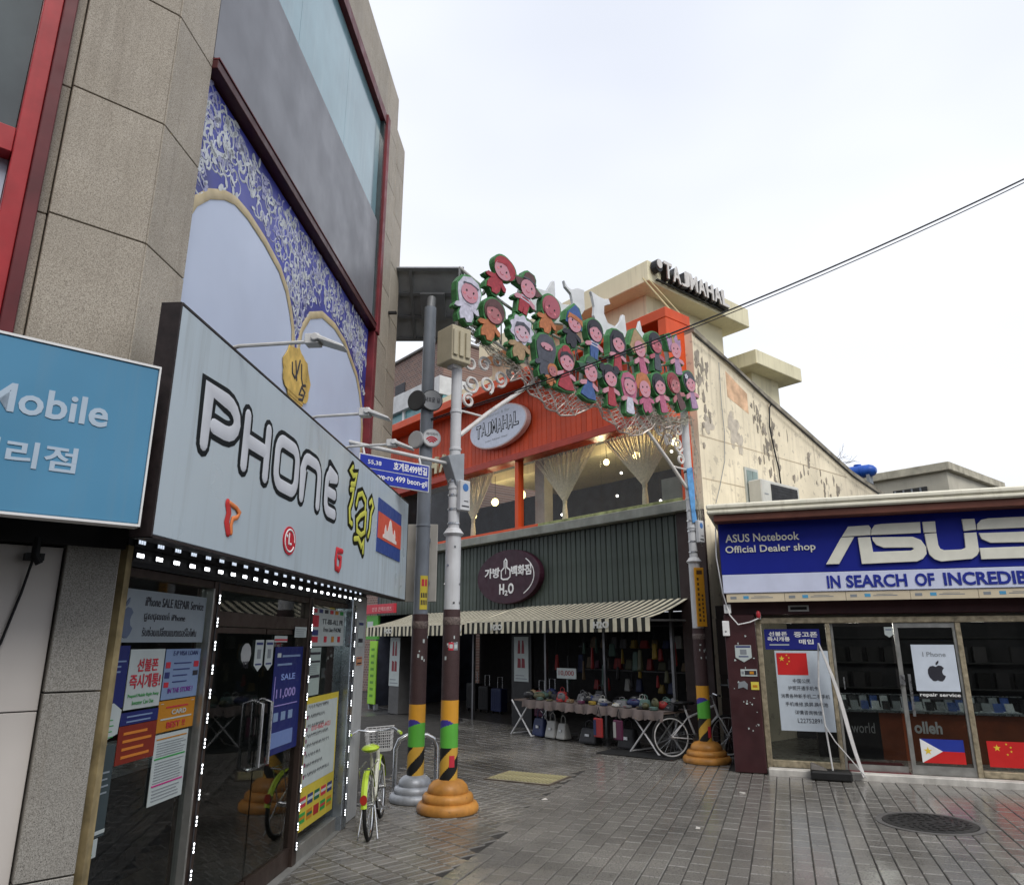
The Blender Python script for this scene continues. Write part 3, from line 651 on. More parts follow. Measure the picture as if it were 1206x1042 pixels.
LEAF = [(.5, .88), (.52, 1.0), (.64, 1.12), (.68, 1.12), (.66, 1.0), (.58, .9)]
b = B(); b.prism([(-3.745 + .18 * a if a > 0 else 0, 1.665 + .17 * c) for a, c in APPLE], Y - .0055, Y - .003); b.prism([(-3.745 + .18 * a, 1.665 + .17 * c) for a, c in LEAF], Y - .0055, Y - .003); obj('print', b, P('ink_slate', (.10, .13, .2)), t)
poster(FL, -3.742, -3.565, 1.345, 1.63, Y, PN, 'dark blue poster beside the granite pier in the phone shop window', bars=lines(3, .1, .9, .55, .8, PB, .3, seed=2))
poster(FL, -3.742, -3.575, 1.19, 1.345, Y - .001, PW, 'pale slanted leaflet under the dark blue window poster', quad=[(-3.742, 1.19), (-3.58, 1.23), (-3.57, 1.335), (-3.64, 1.37), (-3.742, 1.36)], bars=lines(4, .08, .8, .15, .8, PGN, .15, seed=3))
poster(FL, -3.742, -3.58, .80, 1.185, Y, PD, 'dark grey green poster low beside the granite pier', bars=lines(4, .1, .9, .45, .75, PG, .25, seed=4) + [(.0, 1, .03, .07, PW)])
poster(FL, -3.742, -3.62, .72, .795, Y, PW, 'small pale leaflet at the bottom beside the granite pier', bars=lines(3, .1, .9, .1, .9, PGN, .2, seed=5))
poster(FL, -3.555, -3.24, 1.33, 1.612, Y, PW, 'white poster with red Korean prepaid phone lettering', texts=[('선불폰', .22, .82, .62, .84, RK, .02), ('즉시개통!', .06, .94, .34, .58, RK, .02), ('Prepaid Mobile Right Away', .06, .94, .18, .25, PGN, 0), ('Investor Can Use', .2, .8, .07, .14, PGN, 0)])
poster(FL, -3.228, -2.85, 1.352, 1.61, Y, PB, 'pale blue notice with small flags and IN THE STORE lettering', texts=[('E-P VISA LOAN', .2, .9, .87, .96, PK, .0), ('IN THE STORE !', .15, .85, .12, .22, P('ink_violet', (.2, .03, .3)), .01)],
    bars=[(.03, .15, .62, .74, RK), (.03, .15, .42, .54, PK), (.03, .15, .24, .34, RK), (.82, .96, .62, .74, RK), (.82, .96, .44, .54, INK)] + lines(4, .25, .78, .3, .8, PK, .18, seed=6))
poster(FL, -3.238, -2.855, 1.19, 1.346, Y, PO, 'orange card poster with red BEST lettering', texts=[('CARD', .35, .75, .52, .68, PW, .02), ('BEST !!', .25, .75, .1, .3, RK, .02)], bars=[(.2, .8, .75, .8, RK), (.08, .92, .38, .43, PW), (.05, .12, .9, .92, PW), (.88, .95, .9, .92, PW)])
poster(FL, -3.567, -3.235, 1.26, 1.318, Y, PN, 'narrow navy strip poster above the red window poster', bars=lines(2, .15, .85, .1, .9, PB, .3, seed=7))
poster(FL, -3.567, -3.235, 1.085, 1.257, Y, PR, 'dark red window poster with orange lines of print', bars=lines(4, .12, .9, .1, .92, P('ink_orange', (.6, .2, .03)), .35, seed=8))
poster(FL, -3.235, -2.895, .842, 1.18, Y, PW, 'white price list poster with coloured rules in the phone shop window', bars=[(.05, .95, .92, .94, PO), (.05, .95, .64, .66, PGN), (.05, .95, .26, .28, P('ink_magenta', (.5, .02, .2)))] + lines(6, .08, .95, .68, .9, GK, .2, .2, 9) + lines(8, .08, .95, .3, .62, GK, .2, .2, 10) + lines(4, .08, .95, .05, .24, GK, .2, .2, 11))
# door and right window
SHIELD = [(0, .25), (.5, 0), (1, .25), (1, 1), (0, 1)]
for x0, lab in ((-2.08, 'white shield sticker on the phone shop door, the one nearer the window'), (-1.90, 'white shield sticker on the phone shop door, the one nearer the navy poster')):
    poster(FL, x0, x0 + .14, 1.45, 1.66, Y, PW, lab, quad=[(x0, 1.49), (x0 + .07, 1.45), (x0 + .14, 1.49), (x0 + .14, 1.66), (x0, 1.66)], bars=[(.12, .88, .84, .92, PK), (.3, .7, .4, .7, GK), (.15, .85, .2, .25, PK)], name='sticker', cat='sticker', group='shield stickers on the phone shop door')
poster(FL, -2.30, -2.14, 1.46, 1.64, Y, P('faint_white', (.35, .36, .36)), 'round faint white decal on the phone shop door', quad=[(-2.22 + .08 * math.cos(a), 1.57 + .07 * math.sin(a)) for a in [k * .628 for k in range(10)]], texts=[('POS', .25, .75, .1, .35, INK, 0)], name='sticker', cat='sticker')
poster(FL, -1.715, -1.135, .86, 1.61, Y, PN, 'tall navy price poster reading 11,000 on the phone shop door', texts=[('11,000', .12, .8, .5, .6, P('ink_lilac', (.30, .25, .55)), .02), ('SALE', .25, .75, .68, .74, P('ink_blue_pale', (.25, .35, .7)), .02)], bars=[(.08, .2, .9, .94, PW), (.25, .9, .9, .92, PB), (.1, .6, .82, .84, PB), (.1, .9, .44, .45, MATS['ink_lilac']), (.05, .07, .44, .72, MATS['ink_lilac']), (.1, .25, .30, .38, PB), (.35, .5, .30, .38, PB), (.6, .75, .30, .38, PB), (.05, .8, .06, .2, P('paper_mid_blue', (.15, .22, .45)))])
poster(FL, -1.42, -1.16, 1.68, 1.76, -.004, PW, 'small white notice on the door header rail', bars=lines(4, .08, .95, .1, .9, GK, .3, seed=12), name='notice', cat='notice')
poster(FL, -1.75, -1.50, 1.645, 1.69, Y, PW, 'small red and white label on the phone shop door', bars=[(0, 1, .2, .5, RK)], name='sticker', cat='sticker')
poster(FL, -.985, -.05, 1.61, 1.93, Y, PW, 'white poster with flags and Free Line PHONE lettering', texts=[('TT-BB-ALL PR', .3, .95, .58, .72, INK, .0), ('Free Line PHONE', .35, .9, .38, .5, INK, 0)], bars=[(.02, .2, .5, .8, RK), (.02, .2, .1, .25, RK), (.02, .2, .28, .42, PK), (.38, .46, .1, .26, RK), (.6, .68, .1, .26, PO), (.8, .88, .1, .26, RK)] + [(.04 + .16 * k, .14 + .16 * k, .87, .97, (RK, PK, INK, RK, PO, PGN)[k]) for k in range(6)])
poster(FL, -.985, -.68, 1.215, 1.60, Y, P('paper_sage', (.33, .40, .37)), 'sage green notice under the flag poster', bars=[(.05, .95, .85, .9, INK), (.05, .95, .68, .72, INK), (.05, .95, .36, .42, INK)] + lines(5, .08, .9, .45, .66, GK, .25, seed=13))
KF = [RK, PGN, PK, PO, P('flag_dark_green', (.01, .12, .06)), P('flag_deep_red', (.35, .02, .02))]
bars = [(.06, .96, .32, .95, PW)]
t = poster(FL, -1.0, -.09, .2, 1.20, Y, PY, 'tall yellow bordered poster with handwriting and rows of small flags', bars=bars)
bb = B(); r = random.Random(5)
for k in range(8):
    z = 1.12 - .075 * k; x = -.9
    while x < -.9 + r.uniform(.35, .75): bb.ribbon([(x, z + r.uniform(-.008, .008)), (x + .02, z + .018), (x + .035, z - .008)], .0035, Y - .006, .001, n=4); x += r.uniform(.03, .06)
obj('handwriting', bb, INK, t)
bb = B(); bb2 = B()
for k in range(5):
    for q in range(2):
        xx = -.95 + .17 * k; zz = .37 - .115 * q
        bb = B(); bb.box(xx, xx + .13, Y - .0055, Y - .003, zz, zz + .075); obj('flag_print', bb, KF[(k * 2 + q) % 6], t); bb = B(); bb.box(xx, xx + .13, Y - .0065, Y - .0055, zz + .028, zz + .05); obj('flag_print', bb, (PW, KF[(k + 3) % 6])[q], t)
bb = B(); [bb.box(-.93, -.90, Y - .0055, Y - .0045, .58 + .09 * k, .61 + .09 * k) for k in range(6)]; obj('print', bb, P('ink_plum', (.2, .02, .08)), t)
txt(t, '010-4682-4423', -.8, -.3, .93, .97, Y - .005, RK, .001)
for z0, z1, m, lab in ((1.60, 1.86, PW, 'white shield sticker on the grey end pier of the phone shop'), (1.42, 1.50, P('paper_salmon', (.55, .25, .13)), 'orange label on the grey end pier of the phone shop')):
    poster(FL, .3, .5, z0, z1, -.022, m, lab, bars=[(.1, .9, .8, .9, PK), (.1, .9, .15, .3, INK)], name='sticker', cat='sticker')

# ================================================================== bollard poles and street arch
BROWN = mat('brown_pole_wrap', (.055, .03, .03), rough=.55, var=.15, scale=8, bump=.4, bscale=160)
PWH = mat('white_pole_paint', (.55, .56, .57), rough=.42, var=.1, scale=5, streak=.5, streakcol=(.25, .22, .2)); PGR = mat('grey_pole_paint', (.17, .19, .22), rough=.4, var=.1, scale=5)
CO = P('wrap_orange', (.62, .30, .03), streak=.3); CG = P('wrap_green', (.10, .40, .05), streak=.3); CP = P('wrap_purple', (.05, .04, .26)); CY = P('wrap_yellow', (.58, .34, .05), streak=.3); CK = P('wrap_black', (.012, .012, .012))
def wrap_mesh(b, r, z0, z1, fn, n=96, nz=90):
    vs = []; fs = []; base = len(b.v)
    for i in range(nz + 1): vs += [(r * math.cos(2 * math.pi * j / n), r * math.sin(2 * math.pi * j / n), z0 + (z1 - z0) * i / nz) for j in range(n)]
    for i in range(nz):
        for j in range(n): b.add([vs[i * n + j], vs[i * n + (j + 1) % n], vs[(i + 1) * n + (j + 1) % n], vs[(i + 1) * n + j]], [(0, 1, 2, 3)], fn(2 * math.pi * (j + .5) / n, z0 + (z1 - z0) * (i + .5) / nz), True)
def wrap_fn(zs):     # zs: stripe bottom, green bottom, orange bottom, orange top
    def f(a, z):
        if z < zs[1]: return 0 if ((z * 3.6 - a * .3183) % 1.) < .52 else 1
        q = zs[2] + .035 * math.sin(a + 2.2)
        if z < q: return 2
        if z < q + .075 * max(0, -math.cos(a - .6)): return 3
        return 4
    return f
def domed_base(t, r, h, m, dx=0, dy=0):
    pr = []; n = 3
    for k in range(n):
        r0 = r * (1 - .17 * k); z0 = h * (0, .31, .58, 1)[k]; z1 = h * (0, .31, .58, 1)[k + 1]
        if k < 2: pr += [(r0 * .97, z0 + .004), (r0, z0 + (z1 - z0) * .3), (r0 * .985, z0 + (z1 - z0) * .65), (r0 * .93, z0 + (z1 - z0) * .93), (r0 * .88, z1)]
        else: pr += [(r0 * .97, z0 + .004), (r0, z0 + (z1 - z0) * .2), (r0 * .93, z0 + (z1 - z0) * .55), (r0 * .75, z0 + (z1 - z0) * .85), (r0 * .5, z1)]
    b = B(); b.lathe(pr, dx, dy, 36); return obj('base', b, m, t)
def pole(label, pos, zs, shaft_m, zwhite, ztop, base_m, rb, hb, r_lo, r_mid, r_hi, collar=None, turn=.01):
    t = thing('street_pole', label, 'pole', FW, (*pos, 0), turn=turn)
    domed_base(t, rb, hb, base_m)
    b = B(); wrap_mesh(b, r_lo + .004, hb - .02, zs[3], wrap_fn(zs)); obj('striped_wrap', b, [CY, CK, CG, CP, CO], t)
    b = B(); b.cyl((0, 0, zs[3]), (0, 0, zwhite), r_lo + .004, n=28); obj('brown_wrap', b, BROWN, t)
    b = B(); b.lathe([(r_lo + .0045, zwhite - .16), (r_lo + .007, zwhite - .155), (r_lo + .007, zwhite - .085), (r_lo + .0045, zwhite - .08)], n=28); obj('pattern_band', b, mat('pole_band', (.13, .10, .09), rough=.6, var=.6, scale=60), t)
    b = B()
    if collar:
        b.cyl((0, 0, zwhite), (0, 0, collar), r_mid, n=24); b.lathe([(r_mid + .004, collar - .03), (r_mid + .03, collar), (r_hi + .01, collar + .06)], n=24); b.cyl((0, 0, collar + .06), (0, 0, ztop), r_hi, n=20)
        for z in (collar + .5, collar + .95, collar + 1.4): b.lathe([(r_hi, z), (r_hi + .008, z + .005), (r_hi + .008, z + .03), (r_hi, z + .035)], n=20)
    else:
        b.cyl((0, 0, zwhite), (0, 0, ztop), r_mid, r_hi, n=24)
        for z in (zwhite + 1.0, zwhite + 2.1, zwhite + 2.6): b.lathe([(r_mid, z), (r_mid + .006, z + .005), (r_mid + .006, z + .02), (r_mid, z + .025)], n=24)
    obj('shaft', b, shaft_m, t); return t
ORB = mat('orange_base_paint', (.42, .19, .04), rough=.5, var=.32, scale=5, coat=.06, bump=.06, bscale=25, streak=.3, streakcol=(.12, .06, .025), patch=.5, patchcol=(.15, .08, .035), pscale=9, pthr=.66); SILB = mat('silver_base_paint', (.32, .34, .37), rough=.45, metal=.25, var=.25, scale=5, coat=.05, patch=.4, patchcol=(.12, .12, .12), pscale=9, pthr=.66, streak=.4)
p1 = pole('white arch pole with orange stepped base in front of the grey pole', (-.65, 8.0), (.24, .60, .80, 1.06), PWH, 1.98, 4.75, ORB, .315, .30, .088, .085, .062, 2.80)
p2 = pole('white arch pole with orange stepped base beside the notebook shop', (2.772, 11.08), (.22, .585, .80, 1.03), PWH, 1.84, 5.25, ORB, .34, .28, .088, .085, .062, 2.82)
p3 = pole('grey camera pole with silver stepped base and round signs', (-1.05, 8.50), (.22, .545, .755, .98), PGR, 1.95, 5.78, SILB, .27, .26, .088, .083, .078)
b = B()
for an, z in [(k * .9 + .3, 2.05 + .2 * (k % 4)) for k in range(10)]: b.cyl((.083 * math.sin(an), -.083 * math.cos(an), z), (.090 * math.sin(an), -.090 * math.cos(an), z), .012, n=10)
obj('bolt', b, STEEL, p1)
# stickers on the brown wraps
def pole_label(t, an, z0, z1, w, r, m, name='sticker', curve=6):
    b = B(); vs = []; n = curve
    for i in range(n + 1):
        a = an - w / r / 2 + w / r * i / n; vs += [(r * math.sin(a), -r * math.cos(a), z0), (r * math.sin(a), -r * math.cos(a), z1)]
    b.add(vs, [(2 * i, 2 * i + 2, 2 * i + 3, 2 * i + 1) for i in range(n)]); return obj(name, b, m, t)
for t, ang in ((p1, -.08), (p3, .5), (p2, .1)):
    for k in range(7): zz = 1.40 + rnd.uniform(0, .3); pole_label(t, ang + rnd.uniform(-.5, .9), zz, zz + rnd.uniform(.012, .04), rnd.uniform(.012, .026), .0935, PW)
for an, m in ((-.02, RK), (.55, GK)): pole_label(p1, an + .1, 1.56, 1.64, .055, .094, m); pole_label(p1, an + .1, 1.58, 1.62, .035, .0945, PW)
pole_label(p1, .45, .42, .53, .06, .0935, RK); pole_label(p2, .5, .33, .48, .06, .0935, RK)
pole_label(p3, .55, 2.0, 2.38, .10, .0865, PY, 'notice'); 
for z, n_ in ((2.26, 1), (2.13, 2), (2.05, 2)):
    for k in range(4 if n_ == 2 else 2): pole_label(p3, .55 + (k - 1.5) * .24 if n_ == 2 else .55 + (k - .5) * .45, z, z + (.055 if n_ == 2 else .08), .014 if n_ == 2 else .03, .0870, INK if n_ == 2 else RK, 'print')
# solar panel over the grey pole
t = thing('solar_panel', 'dark grey solar panel seen from below on top of the grey pole', 'solar panel', FW, (-1.05, 8.5, 5.78), turn=.01)
PANEL = mat('panel_underside', (.30, .305, .31), rough=.5, var=.2, scale=4); RAIL = mat('panel_rail', (.16, .165, .17), rough=.45, metal=.3)
ta = R_(-48)
def tilt(x, v, n): return (x, .34 + v * math.cos(ta) - n * math.sin(ta), .22 + v * math.sin(ta) + n * math.cos(ta))
def tbox(b, x0, x1, v0, v1, n0, n1): b.hexa([tilt(x0, v0, n0), tilt(x1, v0, n0), tilt(x1, v1, n0), tilt(x0, v1, n0)], [tilt(x0, v0, n1), tilt(x1, v0, n1), tilt(x1, v1, n1), tilt(x0, v1, n1)])
b = B(); tbox(b, -.85, .42, -.50, .50, 0, .03); obj('sheet', b, PANEL, t)
b = B()
for v in (-.50, -.17, .14, .46): tbox(b, -.85, .42, v, v + .04, -.045, -.002)
for x in (-.85, -.30, .38): tbox(b, x, x + .04, -.46, .46, -.05, -.046)
obj('rail', b, RAIL, t)
b = B(); tbox(b, -.16, .16, -.18, .18, -.13, -.052); b.cyl((0, 0, -.05), (0, .1, .18), .06, n=14); obj('mount', b, RAIL, t)
# round signs on the grey pole
def round_sign(label, z, r, rimm, facem, txts, side, an, ty=0, name='round_sign', th=.035):
    f = Fr((-1.05 + side, 8.40), an)
    t = thing(name, label, 'sign', f, (0, 0, z))
    b = B(); b.ell2(0, z, r, r, -.0, th, 32); obj('rim', b, rimm, t, .004)
    b = B(); b.ell2(0, z, r - .012, r - .012, -.004, -.0005, 32); fa = obj('face', b, facem, t)
    for kind, args in txts:
        if kind == 't': txt(t, args[0], args[1], args[2], z + args[3], z + args[4], -.005, args[5], .001, .01)
        else:
            b = B(); [b.ribbon([(q[0], q[1] + z) for q in p], .010, -.005, .003) for p in args[0]]; obj('symbol', b, args[1], t)
    b = B(); b.box(-.03, .03, th, th + .09, z - .02, z + .02); obj('clamp', b, PGR, t)
    return t
SG = P('sign_grey', (.36, .37, .38)); SWH = P('sign_face_white', (.62, .63, .64)); SDK = P('sign_dark', (.05, .052, .055))
round_sign('round grey sign with dark Korean lettering high on the grey pole', 4.50, .135, SDK, SG, [('t', ('새로운 길', -.095, .095, -.03, .035, INK))], .07, 20)
round_sign('round white wireless sign with red arcs on the grey pole', 4.02, .115, SG, SWH, [('t', ('와이파이', -.07, .07, .03, .065, INK)), ('s', ([arc(0, -.07, .03, .03, 40, 140), arc(0, -.07, .055, .055, 40, 140), arc(0, -.07, .08, .08, 40, 140)], RK))], .08, 20)
round_sign('dark back of a round sign high on the grey pole beside the building', 4.50, .13, SDK, SDK, [], -.13, -30)
round_sign('pale back of a round sign lower on the grey pole beside the building', 4.0, .11, SG, SG, [], -.12, -30)
t = thing('notice_board', 'tall pale board with its back to the street behind the grey pole', 'board', FW, (-1.09, 8.72, 2.1), turn=.01)
b = B(); b.box(-.19, .19, 0, .03, 0, .92); obj('panel', b, mat('beige_board', (.44, .42, .38), rough=.6, var=.1, streak=.3), t, .006)
b = B(); b.box(-.05, .11, -.15, 0, .2, .24); b.box(-.05, .11, -.15, 0, .7, .74); obj('bracket', b, PGR, t)

# street-name sign
t = thing('street_name_sign', 'blue street name sign with white Korean and English lettering on a pole arm', 'street sign', FR, (-.4, -.05, 3.2))
BLU = P('street_sign_blue', (.012, .03, .33), rough=.35)
b = B(); b.box(-1.26, -.385, -.05, -.03, 3.205, 3.505); obj('plate', b, SWH, t, .004)
b = B(); b.box(-1.25, -.40, -.053, -.0505, 3.365, 3.493); b.box(-1.25, -.40, -.053, -.0505, 3.217, 3.355); obj('panel', b, BLU, t)
txt(t, '호계로499번길', -.85, -.42, 3.385, 3.475, -.0535, WHITE, .001, .025); txt(t, 'Hogye-ro 499 beon-gil', -1.16, -.415, 3.245, 3.325, -.0535, WHITE, .001, .015); txt(t, '55,38', -1.16, -1.0, 3.40, 3.45, -.0535, WHITE, .001, .01)
b = B(); b.tube([(-1.45, -.0, 3.61), (-.1, .0, 3.585)], .022, 10); b.tube([(-1.2, -.04, 3.5), (-1.2, 0, 3.6)], .012); b.tube([(-.5, -.04, 3.5), (-.5, 0, 3.6)], .012); obj('arm', b, LAMP, t)
b = B(); b.prism([(-.16, 3.66), (.075, 3.72), (.075, 3.36), (-.02, 3.32)], -.08, .08); obj('clamp_box', b, mat('clamp_grey', (.30, .32, .34), rough=.4, metal=.3), t, .006)
# boxes on the arch poles
t = thing('pole_speaker_box', 'beige equipment box with ribbed front at the top of the left arch pole', 'box', FR, (-.1, 0, 4.75))
BG = mat('beige_plastic', (.45, .40, .28), rough=.55, var=.1, streak=.3)
b = B(); b.box(-.2, .08, -.16, .14, 4.78, 5.22); obj('case', b, BG, t, .015, seg=2)
b = B()
for k in range(3): b.box(-.19 + .09 * k, -.13 + .09 * k, -.185, -.162, 4.84, 5.16)
obj('rib', b, BG, t, .006)
b = B(); b.box(-.1, .02, -.06, .06, 4.74, 4.778); obj('bracket', b, LAMP, t)
for fr, off, z, lab in ((FR, 0., 3.05, 'white utility tag box strapped to the left arch pole'), (Fr((2.772, 11.08), 42), 0., 3.10, 'white utility tag box strapped to the right arch pole')):
    t = thing('tag_box', lab, 'box', fr, (off, -.08, z))
    b = B(); b.box(-.02, .12, -.14, -.075, z, z + .34); obj('case', b, PWH, t, .008)
    b = B(); b.ell2(.05, z + .26, .04, .045, -.1425, -.1402, 16); obj('emblem', b, P('tag_blue', (.05, .16, .4)), t)
    b = B(); b.box(-.0, .1, -.1425, -.1402, z + .04, z + .055); b.box(.03, .09, -.1425, -.1402, z + .1, z + .11); obj('print', b, INK, t)
    b = B()
    for k in range(5): b.lathe([(.064, z - .15 + .16 * k), (.072, z - .145 + .16 * k), (.072, z - .13 + .16 * k), (.064, z - .125 + .16 * k)], n=18)
    obj('strap', b, STEEL, t)
f = Fr((2.772, 11.08), 12)
t = thing('pole_plaque', 'long orange plaque with dark lettering on the right arch pole', 'sign', f, (0, -.1, 1.85))
b = B(); b.box(-.06, .09, -.115, -.09, 1.86, 2.72); obj('plate', b, P('plaque_orange', (.65, .30, .02)), t, .004)
b = B()
for k in range(9): b.box(-.03, .0, -.118, -.1155, 1.93 + .075 * k, 1.97 + .075 * k)
for k in range(7): b.box(.03, .055, -.118, -.1155, 1.93 + .06 * k, 1.965 + .06 * k)
b.box(-.03, .06, -.118, -.1155, 2.62, 2.68); obj('print', b, P('plaque_ink', (.10, .05, .02)), t)
t = thing('pole_streamer', 'faded blue cloth streamer tied to the right arch pole', 'banner', f, (0, -.08, 3.4))
b = B(); pts = [(-.06, 4.25), (.04, 4.28), (.05, 3.9), (.04, 3.6), (.06, 3.42), (-.02, 3.40), (-.03, 3.6), (-.05, 3.9)]; b.prism(pts, -.085, -.07); obj('cloth', b, mat('streamer_blue', (.10, .28, .55), rough=.7, var=.4, scale=8), t, .003)
b = B(); b.lathe([(.064, 4.2), (.07, 4.205), (.07, 4.22), (.064, 4.225)], n=18); obj('tie', b, BLACK, t)
# ================================================================== arch truss, ironwork, ornaments, nets
ARW = mat('arch_white_iron', (.62, .60, .58), rough=.4, var=.12, scale=7, streak=.3, streakcol=(.35, .2, .12))
t = thing('street_arch', 'white iron arch frame with scroll brackets spanning between the two white poles', 'arch', FR, (2.3, 0, 4.7))
def sag(x, z0): return z0 + .155 * ((x - 2.35) / 1.0) ** 2 * .55
top_c = [(.0 + .23 * i, .0, sag(.23 * i, 5.62)) for i in range(21)]; low_c = [(.0 + .23 * i, .0, sag(.23 * i, 5.0)) for i in range(21)]
b = B(); b.tube(top_c, .02, 8); b.tube(low_c, .02, 8); obj('chord', b, ARW, t)
b = B(); [b.tube([p, q], .009, 6) for p, q in zip(top_c, low_c)]; [b.tube([top_c[i], low_c[i + 1]], .007, 6) for i in range(0, 20, 1)]; obj('web', b, mat('arch_grey_iron', (.25, .25, .25), rough=.5, metal=.4), t)
def scroll(cx, cz, r, a0, turns=1.25, sg=1, n=16): return [(cx + r * (1 - .62 * i / n) * math.cos(R_(a0) + sg * turns * 6.283 * i / n), cz + r * (1 - .62 * i / n) * math.sin(R_(a0) + sg * turns * 6.283 * i / n)) for i in range(n + 1)]
def iron(par, p2, r=.016, y=0.): 
    return [(x, y, z) for x, z in p2]
for sgn, x0 in ((1, .0), (-1, 4.605)):
    X = lambda v: x0 + sgn * v
    b = B(); b.tube([(X(.06), 0, 3.95), (X(.5), 0, 4.32), (X(1.0), 0, 4.70), (X(1.25), 0, 4.9)], .027, 8); obj('strut', b, ARW, t)
    b = B(); b.tube([(X(.06), 0, 4.25), (X(.4), 0, 4.25)], .014, 6)
    for cx_, cz_, r_, a_ in ((.22, 4.62, .12, 200), (.46, 4.66, .11, 300), (.20, 4.88, .10, 120), (.68, 4.80, .11, 250), (.18, 4.40, .09, 60), (.42, 4.92, .10, 20), (.88, 4.92, .09, 160), (.64, 5.02, .08, 40)):
        b.tube([(X(q[0]), 0, q[1]) for q in scroll(cx_, cz_, r_, a_)], .019, 6)
    obj('scroll', b, ARW, t)
# white flame panels above
ORN = [[(1.1, 6.05), (1.23, 6.392), (1.40, 6.328), (1.60, 6.35), (1.72, 6.55), (1.76, 6.56), (1.77, 6.31), (1.92, 6.255), (2.1, 6.3), (2.19, 6.0), (1.7, 5.9)],
       [(1.955, 6.645), (2.03, 6.56), (2.11, 6.55), (2.24, 6.62), (2.38, 6.634), (2.376, 6.512), (2.385, 6.325), (2.284, 6.176), (2.2, 6.08), (2.05, 6.2), (2.134, 6.337), (2.10, 6.48), (1.98, 6.55)],
       [(2.528, 6.672), (2.56, 6.60), (2.6, 6.443), (2.577, 6.292), (2.668, 6.13), (2.797, 6.04), (3.072, 6.08), (3.288, 6.15), (3.33, 6.25), (3.30, 6.517), (3.25, 6.52), (3.191, 6.387), (3.077, 6.26), (2.89, 6.266), (2.813, 6.391), (2.821, 6.52), (2.90, 6.57), (2.97, 6.60), (2.93, 6.674), (2.825, 6.64), (2.693, 6.64), (2.60, 6.66)],
       [(3.45, 6.2), (3.6, 6.36), (3.68, 6.55), (3.72, 6.38), (3.86, 6.32), (3.80, 6.2), (3.6, 6.1)]]
for k, (o, lab) in enumerate(zip(ORN, ('white two horned flame panel above the blue capped figure', 'small white curled flame panel in the middle of the arch top', 'tall white curled flame panel above the long haired figures', 'small white pointed flame panel near the orange frame'))):
    t = thing('flame_panel', lab, 'ornament', FR, (o[0][0], .1, 6.0), 'white flame panels on the arch')
    b = B(); b.prism(o, .08, .13); obj('panel', b, mat('flame_white', (.62, .63, .64), rough=.5, var=.12, scale=4), t, .004)
    b = B(); xm = sum(p[0] for p in o) / len(o); b.tube([(xm, .105, 6.2), (xm, .06, 5.62)], .012, 6); obj('stem', b, ARW, t)
# string-light nets
b = B(); r = random.Random(12)
NX = 46
def low_edge(x): return 4.80 - .30 * abs(math.sin((x - .9) * 2.2)) + .06 * (x - 2.5) ** 2 * .3
rows = [[(.75 + .078 * i + .02 * math.sin(j * 2 + i), -.10 + .04 * math.sin(i * 1.7 + j), low_edge(.75 + .078 * i) + (5.0 + .08 * ((.75 + .078 * i - 2.35) ** 2) - low_edge(.75 + .078 * i)) * j / 7) for i in range(NX)] for j in range(8)]
for j in range(8): b.tube(rows[j], .006 if j else .012, 4, cap=False)
for i in range(NX): b.tube([rows[j][(i + j) % NX] for j in range(8) if (i + j) < NX], .006, 4, cap=False) if i < NX - 1 else None
for i in range(NX):
    b.tube([rows[j][i - j] for j in range(8) if i - j >= 0] + [rows[0][max(0, i - 7)]] * 0, .006, 4, cap=False) if i > 1 else None
top('light_net', 'silver string light net drooping below the figures on the arch', 'light net', b, mat('net_wire', (.50, .44, .40), rough=.4, metal=.4, var=.3), FR, (2.3, -.1, 4.6))
def bundle(label, path, n, spread, seed, w=.004):
    b = B(); r = random.Random(seed)
    for k in range(n):
        o = [(r.gauss(0, spread), r.gauss(0, spread * .6), r.gauss(0, spread)) for _ in path]
        b.tube([(p[0] + q[0], p[1] + q[1], p[2] + q[2]) for p, q in zip(path, o)], w, 4, cap=False)
    return top('wire_tangle', label, 'wires', b, mat('tangle_wire', (.38, .36, .30), rough=.5, var=.5, scale=20), FR, path[0])
bundle('tangle of pale string light wires beside the beige equipment box', [(.0, -.05, 5.35), (.2, -.08, 5.2), (.45, -.1, 5.1), (.7, -.1, 5.0), (.95, -.08, 4.95)], 26, .05, 4)
bundle('tangle of pale string light wires above the right arch bracket', [(3.3, -.05, 4.95), (3.7, -.08, 4.9), (4.1, -.1, 4.95), (4.4, -.1, 5.0), (4.62, -.08, 5.1)], 26, .05, 5)
bundle('pale string light wires wound down the right arch pole', [(4.66, -.08, 5.1), (4.70, -.1, 4.5), (4.68, -.09, 4.0), (4.72, -.08, 3.5), (4.70, -.08, 3.1)], 9, .035, 6)

# ------------------------------------------------------------------ costumed figures
GRN = mat('figure_side_green', (.06, .20, .07), rough=.5, var=.4, scale=8)
SKIN = P('figure_skin_pink', (.50, .24, .29)); SKT = P('figure_skin_tan', (.36, .14, .15)); SKR = P('figure_skin_rose', (.36, .10, .13)); SKW = P('figure_skin_pale', (.50, .36, .42))
col = lambda n, c: P('figure_' + n, c, var=.22, scale=13., streak=.25, streakcol=tuple(k * .5 for k in c))
FWH = col('white', (.52, .51, .60)); FRD = col('red', (.33, .04, .055)); FBR = col('brown', (.10, .05, .05)); FBK = col('black', (.03, .03, .04)); FOR = col('orange', (.42, .15, .06)); FBL = col('blue', (.05, .10, .26)); FPK = col('pink', (.40, .11, .19)); FLI = col('lilac', (.34, .21, .34)); FTA = col('tan', (.34, .23, .13)); FGY = col('slate', (.07, .075, .095)); FDG = col('dark_green', (.04, .09, .06)); FMA = col('maroon', (.25, .05, .06))
